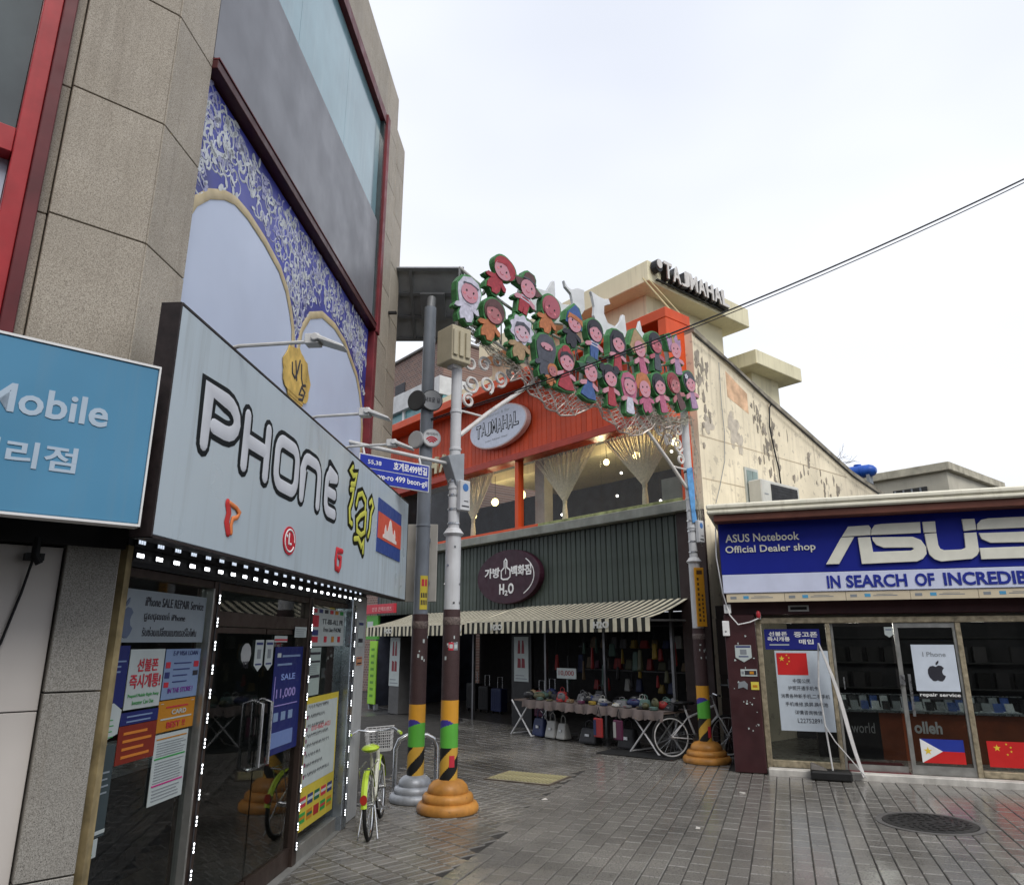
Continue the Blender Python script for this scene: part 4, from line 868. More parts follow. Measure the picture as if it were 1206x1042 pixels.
# head x,z, body x,z, hair style, hair, skin, body, dress shape, label
FIG = [
 (.005, 5.675, -.04, 5.361, 'hood', FWH, SKIN, FWH, 'tunic', 'costumed child figure in a white hood, leftmost on the arch'),
 (.537, 6.165, .37, 5.916, 'beret', FRD, SKIN, FRD, 'tunic', 'costumed child figure in a red beret and red top, highest on the arch'),
 (.97, 6.078, .902, 5.849, 'brim', FBR, SKIN, FRD, 'stripe', 'costumed child figure in a wide brown hat and striped scarf'),
 (.398, 5.527, .322, 5.34, 'bob', FBR, SKT, FOR, 'tunic', 'brown haired child figure in an orange top below the red beret figure'),
 (.856, 5.421, .811, 5.165, 'frill', FWH, SKW, FTA, 'tunic', 'smiling child figure in a frilled white bonnet'),
 (1.389, 5.911, 1.265, 5.64, 'cap', SKR, SKR, FOR, 'tunic', 'rosy bald headed child figure in an orange robe'),
 (1.838, 5.859, 1.773, 5.6, 'point', FBL, SKIN, FBK, 'tunic', 'child figure in a pointed blue cap with orange hair'),
 (2.262, 5.831, 2.236, 5.601, 'short', FBK, SKIN, FBL, 'stripe', 'black haired child figure in blue trousers and striped sleeves'),
 (2.757, 5.814, 2.742, 5.559, 'long', FBK, SKIN, FRD, 'dress', 'long black haired child figure in a red dress, upper row'),
 (3.24, 5.884, 3.306, 5.684, 'cone', FTA, SKIN, FPK, 'dress', 'child figure in a pale conical straw hat and pink dress'),
 (3.667, 6.052, 3.698, 5.788, 'bob', FBK, SKR, FGY, 'dress', 'dark bobbed child figure in a slate dress near the orange frame'),
 (4.165, 6.115, 4.221, 5.885, 'jester', FLI, SKIN, FLI, 'dress', 'child figure in a pronged lilac jester hat, upper right end'),
 (1.291, 5.311, 1.272, 5.081, 'veil', FGY, SKIN, FGY, 'tunic', 'child figure wrapped in a dark veil showing only the eyes'),
 (1.662, 5.244, 1.655, 4.978, 'crown', FMA, SKIN, FRD, 'bell', 'child figure with a red headdress and wide red skirt'),
 (2.139, 5.222, 2.093, 4.931, 'brim', FDG, SKIN, FBL, 'bell', 'child figure in a dark green brimmed hat and blue skirt'),
 (2.548, 5.237, 2.579, 4.958, 'buns', FBK, SKIN, FRD, 'dress', 'black haired child figure with side buns in a red dress'),
 (2.968, 5.211, 2.979, 4.942, 'hood', FPK, SKIN, FWH, 'dress', 'child figure in a pink hood and long white robe, lowest on the arch'),
 (3.316, 5.268, 3.379, 5.051, 'turban', FOR, SKIN, FPK, 'tunic', 'child figure in an orange turban and pink top'),
 (3.695, 5.387, 3.788, 5.122, 'part', FBK, SKIN, FPK, 'dress', 'black haired child figure in a long pink dress, lower row'),
 (4.084, 5.5, 4.239, 5.292, 'bob', FMA, SKT, FBR, 'dress', 'red haired child figure in a brown dress, lower row'),
 (4.514, 5.628, 4.584, 5.42, 'flower', FGY, SKIN, FLI, 'dress', 'dark haired child figure with a white flower, rightmost on the arch'),
 (1.395, 5.031, 1.362, 4.929, 'tiny', FOR, SKT, FOR, 'tunic', 'small orange clad child figure tucked beside the dark veiled one')]
EYE_M = P('figure_eye', (.015, .012, .012)); MOUTH = P('figure_mouth', (.35, .05, .07)); CHEEK = P('figure_cheek', (.62, .2, .22))
for (hx, hz, bx, bz, sty, hm, sm, bm_, dress, lab) in FIG:
    tl = math.atan2(hx - bx, hz - bz); sc = .55 if sty == 'tiny' else 1.
    t = thing('costume_figure', lab, 'figure', FR, (hx, -.2, hz), 'costumed child figures on the arch', turn=.0)
    ORG[t.name] = Vector((0, 0, 0))
    from mathutils import Matrix
    t.matrix_world = Matrix.Translation(FR.w(hx, -.2, hz)) @ Matrix.Rotation(FR.rz, 4, 'Z') @ Matrix.Rotation(tl * .85, 4, 'Y') @ Matrix.Diagonal((sc * .88, 1, sc * .88, 1))
    if dress == 'tunic': bod = [(-.07, -.12), (-.10, -.24), (-.12, -.36), (-.09, -.44), (-.02, -.40), (.02, -.45), (.10, -.42), (.12, -.34), (.09, -.22), (.07, -.12)]
    elif dress == 'bell': bod = [(-.05, -.12), (-.07, -.22), (-.15, -.36), (-.17, -.44), (0, -.47), (.17, -.44), (.15, -.36), (.07, -.22), (.05, -.12)]
    elif dress == 'stripe': bod = [(-.08, -.12), (-.10, -.26), (-.08, -.46), (-.01, -.46), (0, -.34), (.01, -.46), (.08, -.46), (.10, -.26), (.08, -.12)]
    else: bod = [(-.05, -.12), (-.08, -.26), (-.10, -.46), (-.05, -.48), (.06, -.48), (.10, -.46), (.08, -.26), (.05, -.12)]
    arms = [[(-.06, -.17), (-.19, -.22), (-.21, -.28), (-.17, -.29), (-.07, -.25)], [(.06, -.17), (.19, -.22), (.21, -.28), (.17, -.29), (.07, -.25)]]
    hair = []                       # outlines of hair or hat, local
    E = lambda cx_, cz_, rx, rz, n=22: [(cx_ + rx * math.cos(6.283 * i / n), cz_ + rz * math.sin(6.283 * i / n)) for i in range(n)]
    if sty in ('hood', 'veil'): hair = [[(-.19, -.06), (-.2, .06), (-.13, .19), (0, .235), (.13, .19), (.2, .06), (.19, -.06), (.15, -.2), (-.15, -.2)]]
    elif sty == 'frill': hair = [[((.215 + .022 * math.sin(9 * a)) * math.cos(a), .03 + (.215 + .022 * math.sin(9 * a)) * math.sin(a)) for a in [6.283 * i / 54 for i in range(54)]]]
    elif sty == 'beret': hair = [E(.02, .06, .205, .17)]
    elif sty == 'brim': hair = [[(-.29, .03), (-.12, .08), (-.10, .2), (-.04, .25), (.06, .25), (.11, .19), (.13, .08), (.29, .02), (.2, -.06), (-.2, -.06)]]
    elif sty == 'point': hair = [[(-.18, -.08), (-.17, .1), (-.03, .30), (.06, .27), (.17, .1), (.18, -.08)]]
    elif sty == 'cone': hair = [[(-.24, .03), (-.02, .31), (.02, .31), (.24, .03), (.17, -.1), (-.17, -.1)]]
    elif sty == 'jester': hair = [[(-.18, -.05), (-.2, .14), (-.22, .24), (-.10, .17), (-.05, .28), (.02, .18), (.13, .28), (.14, .16), (.22, .18), (.18, -.05)]]
    elif sty == 'long': hair = [[(-.19, -.22), (-.2, .05), (-.12, .2), (0, .225), (.12, .2), (.2, .05), (.19, -.22), (.1, -.2), (-.1, -.2)]]
    elif sty == 'buns': hair = [E(0, .03, .185, .18), E(-.17, .14, .07, .07, 14), E(.17, .14, .07, .07, 14)]
    elif sty == 'turban': hair = [[(-.18, -.02), (-.2, .1), (-.12, .23), (.02, .26), (.14, .22), (.2, .08), (.18, -.02)]]
    elif sty == 'crown': hair = [E(0, .03, .18, .18), E(0, .17, .09, .08, 14)]
    else: hair = [E(0, .025, .185, .195)]
    b = B()                          # thick green backing following the outline
    gro = lambda pts, k=.024: [(x + k * (1 if x > 0 else -1), z + k * (1 if z > -.1 else -1)) for x, z in pts]
    for i, h in enumerate(hair): b.prism(gro(h), .004 + .002 * i, .105 + .002 * i)
    b.prism(gro(bod), .012, .10); [b.prism(gro(a, .016), .016 + .002 * i, .095) for i, a in enumerate(arms)]; obj('green_backing', b, GRN, t)
    for i, h in enumerate(hair): bb = B(); bb.prism(h, -.008 - .003 * i, .003); obj('hat' if sty in ('hood', 'frill', 'beret', 'brim', 'point', 'cone', 'jester', 'turban', 'crown', 'veil') else 'hair', bb, hm if i == 0 or sty != 'crown' else FRD, t)
    b = B(); b.prism(bod, -.005, .011); bo = obj('body', b, bm_, t)
    if dress == 'stripe': bb = B(); [bb.box(-.09, .09, -.0075, -.0052, -.2 - .05 * k, -.18 - .05 * k) for k in range(2)]; obj('stripe', bb, FWH, bo)
    b = B(); [b.prism(a, -.007, .013) for a in arms]; obj('arm', b, sm if dress != 'tunic' else bm_, t)
    if sty == 'veil': b = B(); b.ell2(.0, .03, .125, .055, -.017, -.0085, 18); fc = obj('face', b, sm, t)
    else:
        b = B(); dz = -.035 if sty in ('brim', 'cone', 'jester', 'turban', 'point') else -.02
        b.ell2(0, dz, .145 if sty != 'beret' else .16, .145, -.019, -.0145, 22); fc = obj('face', b, sm, t)
        if sty in ('short', 'bob', 'long', 'part', 'buns', 'flower', 'frill', 'beret', 'crown'):
            b = B(); fr_ = [(-.15, .0), (-.13, .10), (0, .145), (.13, .10), (.15, .0), (.09, .055), (.02, .09), (-.06, .07)]; b.prism(fr_, -.022, -.0195); obj('fringe', b, FGY if sty == 'frill' else (hm if sty != 'crown' else FBK), t)
    b = B(); [b.ell2(x, .0, .013, .017, -.0225, -.0192, 10) for x in (-.06, .06)]; obj('eye', b, EYE_M, fc)
    if sty != 'veil':
        b = B(); b.ribbon(arc(0, -.07, .035, .03, 200, 340, 6), .006, -.0195, .002, n=4); obj('mouth', b, MOUTH, fc)
        b = B(); [b.ell2(x, -.055, .024, .018, -.0205, -.0192, 10) for x in (-.09, .09)]; obj('cheek', b, CHEEK, fc)
    if sty == 'point': b = B(); b.prism([(-.17, -.02), (-.15, .09), (0, .10), (.15, .09), (.17, -.02), (.1, .03), (-.1, .03)], -.024, -.0195); obj('hair', b, FOR, t)
    if sty == 'brim' or sty == 'hood': b = B(); b.ribbon([(-.12, .1), (0, .125), (.13, .095)], .012, -.0195 if sty == 'hood' else -.02, .003, n=6); obj('hat_band', b, FGY, t)
    if sty == 'jester': b = B(); b.prism([(-.06, .06), (-.05, .27), (.01, .18), (.05, .06)], -.014, -.009); obj('hat_panel', b, FTA, t)
    if sty == 'flower': b = B(); [b.ell2(-.1 + .03 * math.cos(a), .12 + .03 * math.sin(a), .02, .02, -.026, -.0195 - .0005 * i, 10) for i, a in enumerate((0, 1.26, 2.5, 3.77, 5.0))]; obj('flower', b, FWH, t)
    b = B(); b.box(-.012, .012, .13, .20, -.45, .05); obj('mount', b, ARW, t)

# overhead cables
def cable(name, label, p, q, sagz, r=.012, n=18):
    b = B(); p, q = Vector(p), Vector(q)
    b.tube([p.lerp(q, i / n) - Vector((0, 0, sagz * 4 * (i / n) * (1 - i / n))) for i in range(n + 1)], r, 6)
    return top(name, label, 'cable', b, BLACK, FW, tuple(p))
cable('overhead_cable', 'upper of the two black overhead cables crossing in front of the arch', (-1.0, 8.45, 4.27), (7.2, 6.6, 7.28), .22, .010)
cable('overhead_cable', 'lower of the two black overhead cables crossing in front of the arch', (-1.0, 8.45, 4.25), (7.2, 6.62, 7.25), .235, .006)
# ================================================================== restaurant building
ORNG = mat('orange_metal', (.62, .078, .018), rough=.45, var=.12, scale=2, streak=.3, streakcol=(.36, .05, .015)); ORD = mat('orange_red_beam', (.36, .04, .02), rough=.4, var=.15)
CREAM = mat('cream_render', (.72, .67, .47), rough=.8, var=.10, scale=1.1, streak=.45, streakcol=(.22, .18, .12), patch=.45, patchcol=(.34, .30, .23), pscale=4.2, pthr=.66)
PEEL = mat('peeling_cream_wall', (.75, .67, .51), rough=.85, var=.16, scale=1.0, streak=.6, streakcol=(.32, .27, .21), patch=.55, patchcol=(.36, .32, .26), pscale=5.2, pthr=.585, bump=.25, bscale=8)
LEDG = mat('grey_green_ledge', (.24, .25, .22), rough=.6, var=.25, scale=3, streak=.4); MOSS = mat('mossy_sill', (.30, .33, .15), rough=.8, var=.5, scale=6, bump=.4)
GRNB = mat('dark_green_cladding', (.06, .076, .064), rough=.5, var=.18, scale=2, rand=.12, streak=.3, streakcol=(.03, .035, .03))
t = thing('restaurant_building', 'cream building with orange slatted fascia and upstairs curtained windows', 'building', FT, (-4.5, 0, 0))
# fascia boards
b = B(); b.box(-10.3, .165, .06, .25, 5.7, 7.2); obj('fascia_back', b, ORD, t)
b = B(); b.box(-.0725, .0725, 0, .05, 0, 1.5); me = mkmesh('cladding_board', b, mat('orange_board', (.58, .066, .015), rough=.5, var=.16, scale=2, rand=.14, streak=.45, streakcol=(.36, .045, .015), spec=.3), bevel=.008)
repeat('cladding_board', me, t, [(-10.2 + .15 * k, .008, 5.70) for k in range(70)])
b = B(); b.box(-10.3, .34, -.5, .2, 7.17, 7.37); b.box(.15, .34, -.5, .2, 5.3, 7.168); b.box(.15, .34, -.10, .2, 3.95, 5.298); obj('hood_frame', b, ORNG, t, .012)
b = B(); b.box(-10.3, .165, -.14, .2, 5.5, 5.62); b.box(-10.3, .165, -.06, .2, 5.622, 5.69); obj('head_beam', b, ORD, t, .008)
b = B(); b.box(-4.36, -4.24, -.06, .1, 3.95, 5.5); b.box(-8.35, -8.2, -.06, .1, 3.95, 5.5); obj('window_post', b, ORNG, t, .006)
b = B(); b.box(-10.3, -3.6, -.07, .12, 3.95, 4.02); obj('window_sill', b, ORNG, t, .006)
b = B(); b.box(-3.6, .165, -.07, .12, 3.95, 4.02); obj('window_sill', b, MOSS, t, .006, label='mossy stretch of window sill')
TG = glass('restaurant_glass', (.92, .93, .92), .5)
for x0, x1 in ((-8.2, -4.362), (-4.238, -1.85), (-1.845, .165)): b = B(); b.box(x0, x1, .03, .045, 4.022, 5.498); obj('pane', b, TG, t)
b = B(); b.box(-10.35, .38, -.18, .2, 3.77, 3.945); obj('ledge', b, LEDG, t, .01)
b = B(); b.box(-10.3, .2, .06, .2, 2.3, 3.765); obj('cladding_back', b, DKWALL, t)
b = B(); b.box(-.062, .062, 0, .045, 0, 1.45); me = mkmesh('cladding_board', b, GRNB, bevel=.012)
repeat('cladding_board', me, t, [(-10.2 + .135 * k, .008 + .006 * (k % 2), 2.31) for k in range(77)])
# rooms
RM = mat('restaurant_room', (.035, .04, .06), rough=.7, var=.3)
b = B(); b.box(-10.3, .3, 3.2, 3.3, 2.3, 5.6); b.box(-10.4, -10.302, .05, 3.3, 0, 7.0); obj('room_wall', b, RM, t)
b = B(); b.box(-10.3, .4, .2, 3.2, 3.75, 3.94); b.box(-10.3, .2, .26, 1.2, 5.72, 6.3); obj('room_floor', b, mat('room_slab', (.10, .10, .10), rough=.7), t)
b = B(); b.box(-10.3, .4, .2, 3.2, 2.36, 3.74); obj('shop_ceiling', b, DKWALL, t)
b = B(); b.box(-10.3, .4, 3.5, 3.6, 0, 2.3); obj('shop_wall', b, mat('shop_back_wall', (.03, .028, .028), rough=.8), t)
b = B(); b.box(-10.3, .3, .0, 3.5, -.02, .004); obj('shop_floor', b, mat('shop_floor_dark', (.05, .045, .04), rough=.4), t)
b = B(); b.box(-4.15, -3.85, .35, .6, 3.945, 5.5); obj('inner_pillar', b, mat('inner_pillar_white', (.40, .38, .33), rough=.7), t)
for x in (-8.25, -5.9, -3.5, -1.9, -.35): b = B(); b.box(x, x + .05, -.02, .04, 0, 2.3); obj('shop_post', b, mat('dull_steel_post', (.16, .16, .165), rough=.4, metal=.6), t)
b = B(); b.box(-.05, .5, -.05, .25, 0, 3.77); obj('corner_pier', b, mat('dark_brown_pier', (.035, .022, .02), rough=.6), t)
# side wall
def onf(fr, x0, x1, y0, y1, z0, z1, bb=None):
    bb = bb or B(); q = [fr.w(a, d, 0) - FT.o for a, d in ((x0, y0), (x1, y0), (x1, y1), (x0, y1))]
    q = [(p.dot(FT.x), p.dot(FT.y)) for p in q]; bb.hexa([(p[0], p[1], z0) for p in q], [(p[0], p[1], z1) for p in q]); return bb
def in_t(fr, bb):      # move vertices from frame fr to the restaurant frame
    o = []
    for p in bb.v:
        q = fr.w(*p) - FT.o; o.append((q.dot(FT.x), q.dot(FT.y), p[2]))
    bb.v = o; return bb
b = B(); b.prism([(.0, 0), (9.5, 0), (9.5, 4.55), (7.4, 4.7), (5.4, 5.12), (3.4, 5.80), (2.2, 6.18), (.0, 6.95)], .0, .3); obj('side_wall', in_t(FS, b), PEEL, t)
b = B()
for p, q in zip([(9.5, 4.55), (7.4, 4.7), (5.4, 5.12), (3.4, 5.80), (2.2, 6.18), (.0, 6.95)], [(7.4, 4.7), (5.4, 5.12), (3.4, 5.80), (2.2, 6.18), (.0, 6.95)]): b.hexa([(p[0], -.05, p[1] + .002), (q[0], -.05, q[1] + .002), (q[0], .35, q[1] + .002), (p[0], .35, p[1] + .002)], [(p[0], -.05, p[1] + .09), (q[0], -.05, q[1] + .09), (q[0], .35, q[1] + .09), (p[0], .35, p[1] + .09)])
obj('coping', in_t(FS, b), mat('dirty_coping', (.22, .20, .16), rough=.9, var=.5, scale=4), t)
b = B()     # render grooves
for z, x1 in ((4.3, 7), (5.05, 5.2)): b.box(.02, x1, -.006, -.001, z, z + .012)
for x, z1 in ((2.3, 6.1),): b.box(x, x + .012, -.0065, -.0012, 3.7, z1)
obj('groove', in_t(FS, b), mat('groove_dark', (.50, .42, .31), rough=.9), t)
PK_M = mat('bare_cement_patch', (.48, .43, .36), rough=.9, var=.25, scale=8); TERR = mat('terracotta_patch', (.60, .40, .26), rough=.9, var=.3, scale=5)
b = B(); r = random.Random(8)
def blob(cx_, cz_, rx, rz, seed, n=22):
    q = random.Random(seed); ph = [q.uniform(0, 6.28) for _ in range(4)]
    return [(cx_ + rx * (1 + .22 * math.sin(3 * a + ph[0]) + .16 * math.sin(5 * a + ph[1]) + .1 * math.sin(9 * a + ph[2])) * math.cos(a), cz_ + rz * (1 + .22 * math.sin(3 * a + ph[0]) + .16 * math.sin(5 * a + ph[1]) + .1 * math.sin(9 * a + ph[2])) * math.sin(a)) for a in [6.283 * i / n for i in range(n)]]
b.prism(blob(1.05, 5.35, .16, .3, 1), -.004, .0); b.prism(blob(1.22, 5.12, .1, .2, 2), -.005, -.0005); b.prism(blob(.3, 5.3, .14, .16, 3), -.004, .0)
obj('bare_patch', in_t(FS, b), PK_M, t)
b = B(); b.prism([(.95, 5.95), (1.6, 5.75), (1.6, 6.15), (.95, 6.45)], -.003, .0); obj('bare_patch', in_t(FS, b), TERR, t)
b = B()
for k in range(110):
    x = r.choice([abs(r.gauss(0, .22)) + .03, r.uniform(1.7, 2.5), r.uniform(2.4, 4.8)]); zt = 6.7 - .36 * x; z = zt - abs(r.gauss(0, .55)) - .1
    b.prism(blob(x, max(z, 4.1), r.uniform(.012, .045), r.uniform(.03, .12), 20 + k, 12), -.003 - .0001 * k, .0)
obj('paint_chip', in_t(FS, b), mat('dark_paint_chip', (.27, .24, .20), rough=.9, var=.3), t, kind='stuff')
b = B(); b.box(1.26, 1.68, -.03, .02, 3.6, 4.68); fw = obj('side_window', in_t(FS, b), mat('window_frame_pale', (.45, .47, .44), rough=.5), t)
b = B(); b.box(1.31, 1.47, -.04, -.031, 3.65, 4.63); b.box(1.49, 1.64, -.04, -.031, 3.65, 4.63); obj('pane', in_t(FS, b), mat('pale_green_glass', (.22, .29, .27), rough=.15, var=.2), fw)
# roof towers
def tower(s0, d0, d1, sL, zb, z0, z1, ov):
    b = B(); b.box(sL, s0 - ov, d0 + ov, d1 - ov, zb, z0 + .001); w_ = obj('roof_tower', b, CREAM, t)
    b = B(); b.box(sL, s0, d0, d1, z0, z1); obj('cornice', b, CREAM, w_, .015)
tower(-.8, .5, 4.1, -6.5, 5.5, 8.68, 9.15, .45); tower(-.82, 4.3, 6.3, -5, 5.0, 7.86, 8.22, .42)
b = B(); b.box(-10.2, -6.6, 1.3, 3.2, 6.9, 8.6); obj('roof_room', b, CREAM, t)
b = B(); b.box(-.6, .49, .3, 9, 4.0, 4.5); obj('roof_slab', b, LEDG, t)

# signs on the restaurant
t = thing('roof_letters', 'white TAJMAHAL letters on black backing along the roof cornice', 'sign', FT, (-.8, .6, 8.75))
FN = Fr((FT.w(-.8, 0, 0).x, FT.w(-.8, 0, 0).y), 39.5)
BLK_B = P('letter_black_side', (.02, .02, .02)); LWH = P('roof_letter_white', (.60, .58, .55))
def fn(bb):
    o = []
    for p in bb.v: q = FN.w(*p) - FT.o; o.append((q.dot(FT.x), q.dot(FT.y), p[2]))
    bb.v = o; return bb
def txt_in(fr, par, s, x0, x1, z0, z1, y, m, ext, bold, name='letter'):
    o = txt(par, s, x0, x1, z0, z1, y, m, ext, bold, name); og = ORG[root_of(par).name]
    for v in o.data.vertices:
        p = v.co + og; q = fr.w(p.x, p.y, p.z) - FT.o; v.co = Vector((q.dot(FT.x), q.dot(FT.y), p.z)) - og
    return o
for k, ch in enumerate('TAJMAHAL'):
    x = .80 + .285 * k; dz = -.0 
    txt_in(FN, t, ch, x, x + .26, 8.76, 9.14, -.02, BLK_B, .13, .03); txt_in(FN, t, ch, x + .005, x + .262, 8.79, 9.16, -.152, LWH, .03, .022, 'letter_face')
b = B(); b.ell2(.66, 9.0, .11, .14, -.17, -.03, 14); obj('emblem', fn(b), BLK_B, t); b = B(); b.ell2(.66, 9.03, .08, .1, -.19, -.172, 14); obj('emblem_face', fn(b), LWH, t)
b = B(); b.box(.7, 3.05, -.08, -.02, 8.73, 8.755); obj('backing', fn(b), BLK_B, t)

t = thing('oval_sign', 'oval white TAJMAHAL sign on the orange fascia', 'sign', FT, (-4.9, -.1, 5.9))
b = B(); b.ell2(-4.88, 6.42, 1.05, .50, -.16, -.02, 48); obj('box', b, P('oval_rim', (.70, .55, .52)), t, .01)
b = B(); b.ell2(-4.88, 6.42, 1.02, .47, -.166, -.1605, 48); obj('face', b, P('oval_face', (.58, .62, .72), rough=.3), t)
x = -5.66
for k, ch in enumerate('TAJMAHAL'):
    xx = x + .198 * k; z = 6.27 + (.02 if k % 2 else -.02)
    txt(t, ch, xx, xx + .185, z, z + .33, -.167, OUTL, .006, .05, 'letter'); txt(t, ch, xx + .02, xx + .165, z + .02, z + .31, -.1735, P('oval_letter', (.62, .66, .74)), .002, .0, 'letter_face')
txt(t, 'Restaurant & Bar', -5.4, -4.4, 6.70, 6.77, -.167, P('ink_sage', (.35, .40, .42)), .001); txt(t, 'Indian Pakistan Nepal', -5.3, -4.5, 6.10, 6.15, -.167, GK, .001)
t = thing('fascia_letters', 'cream raised TAJMAHAL letters on the orange fascia behind the poles', 'sign', FT, (-8, -.05, 5.75))
CRL = P('letter_cream', (.60, .55, .36))
for k, ch in enumerate('TAJMAHAL'):
    xx = -10.1 + .46 * k; txt(t, ch, xx, xx + .36, 5.78, 6.22, -.02, CRL, .07, .06, 'letter')
# upstairs curtains and lamps
CUR = mat('string_curtain', (.70, .62, .46), rough=.8, var=.2, scale=30)
def curtain(xc, hw, label, ztie=4.45, y=.25):
    t = thing('string_curtain', label, 'curtain', FT, (xc, y, 4.02), 'tied string curtains upstairs')
    b = B(); n = 56
    for k in range(n + 1):
        u = -1 + 2 * k / n; pts = []
        for i in range(8):
            f = i / 7; x = xc + hw * u * (1 - f ** 1.12) + .03 * u * f; z = 5.5 + (ztie - 5.5) * f + .05 * abs(u) * math.sin(math.pi * f)
            pts.append((x, y + .03 * math.sin(k * 1.9) * (1 - f), z))
        b.tube(pts, .013, 4, cap=False)
    obj('drape', b, CUR, t)
    b = B(); b.lathe([(.045, ztie - .05), (.05, ztie), (.045, ztie + .05)], xc, y, 12); obj('tie', b, P('tie_cream', (.5, .45, .33)), t)
    b = B(); b.lathe([(.04, ztie - .05), (.055, ztie - .2), (.065, 4.03)], xc, y, 14); obj('tail', b, CUR, t)
curtain(-3.1, .95, 'tied cream string curtain in the middle upstairs window'); curtain(-.95, .98, 'tied cream string curtain in the right upstairs window'); curtain(-6.3, .8, 'tied cream string curtain in the left upstairs window')
for k, (x, y, z, rr, lab) in enumerate(((-6.15, .8, 4.95, .085, 'glowing round pendant lamp beside the left curtain upstairs'), (-5.15, .8, 4.98, .10, 'larger glowing pendant lamp near the orange window post'), (-7.15, .9, 4.75, .07, 'small glowing pendant lamp behind the white pole upstairs'), (-2.4, .8, 5.25, .06, 'glowing ceiling lamp between the middle and right curtains'), (-1.5, .7, 5.2, .07, 'glowing ceiling lamp left of the right curtain'), (-.55, .7, 5.28, .07, 'glowing ceiling lamp at the right window end'))):
    t = thing('pendant_lamp', lab, 'lamp', FT, (x, y, z), 'glowing lamps upstairs')
    b = B(); b.ellipsoid((x, y, z), (rr, rr, rr * 1.15), 14, 10); obj('globe', b, BULB, t)
    pl_ = bpy.data.lights.new('lamp_light', 'POINT'); pl_.energy = 14; pl_.color = (1., .80, .48); pl_.shadow_soft_size = .1; lo = bpy.data.objects.new('lamp_light', pl_); COL.objects.link(lo); lo.parent = t; lo.location = (0, -.18, -.05)
    b = B(); b.cyl((x, y, z + rr), (x, y, 5.6), .006, n=6); b.cyl((x, y, z + rr * .95), (x, y, z + rr * 1.3), .03, n=10); obj('cord', b, BLACK, t)
t = thing('reflected_spots', 'tiny white glowing dots upstairs standing for spots reflected in the window glass', 'lights', FT, (-2, 1.6, 5.4))  # glowing balls on cords, added for spots reflected in the window glass
for x, y, z in ((-3.9, .9, 5.0), (-3.88, .9, 4.35), (-2.45, 1.3, 5.1), (-2.5, 1.2, 4.6), (-1.75, 1.2, 4.8), (-1.1, 1.3, 5.3), (-.9, 1.5, 4.3), (-.35, 1.0, 4.9), (-.4, 1.2, 4.3), (-1.6, 1.5, 4.4)):
    b = B(); b.ellipsoid((x, y, z), (.028, .028, .028), 8, 6); sp = obj('spot_glint', b, SPOT, t); b = B(); b.cyl((x, y, z + .025), (x, y, 5.71), .002, n=4); obj('cord', b, BLACK, sp)

# round plum sign
t = thing('bag_store_sign', 'dark plum oval sign with white Korean bag store lettering and H2O', 'sign', FT, (-4.53, -.05, 2.4))
b = B(); b.ell2(-4.53, 2.985, 1.06, .57, -.14, .0, 48); obj('disc', b, mat('plum_disc', (.035, .008, .018), rough=.5, var=.2), t, .012)
txt(t, '가방', -5.3, -4.77, 2.98, 3.20, -.1405, WHITE, .01, .03); txt(t, '백화점', -4.38, -3.73, 2.98, 3.20, -.1405, WHITE, .01, .03); txt(t, 'H', -4.78, -4.62, 2.62, 2.84, -.1405, WHITE, .01, .03); txt(t, '2', -4.6, -4.5, 2.59, 2.70, -.1405, WHITE, .01, .03); txt(t, 'O', -4.48, -4.3, 2.62, 2.84, -.1405, WHITE, .01, .03)
b = B(); b.ribbon([(-4.72, 2.96), (-4.72, 3.12), (-4.62, 3.18), (-4.62, 3.32), (-4.57, 3.36), (-4.53, 3.32), (-4.53, 3.18), (-4.42, 3.12), (-4.42, 2.98), (-4.5, 2.93), (-4.65, 2.93)], .018, -.143, .006, closed=True); b.ribbon([(-4.57, 3.30), (-4.57, 3.05)], .01, -.143, .005); obj('hand_symbol', b, WHITE, t)
b = B(); b.ribbon(arc(-4.63, 2.985, .98, .50, -48, 42, 16), .012, -.1415, .004, n=6); obj('rim_arc', b, WHITE, t)

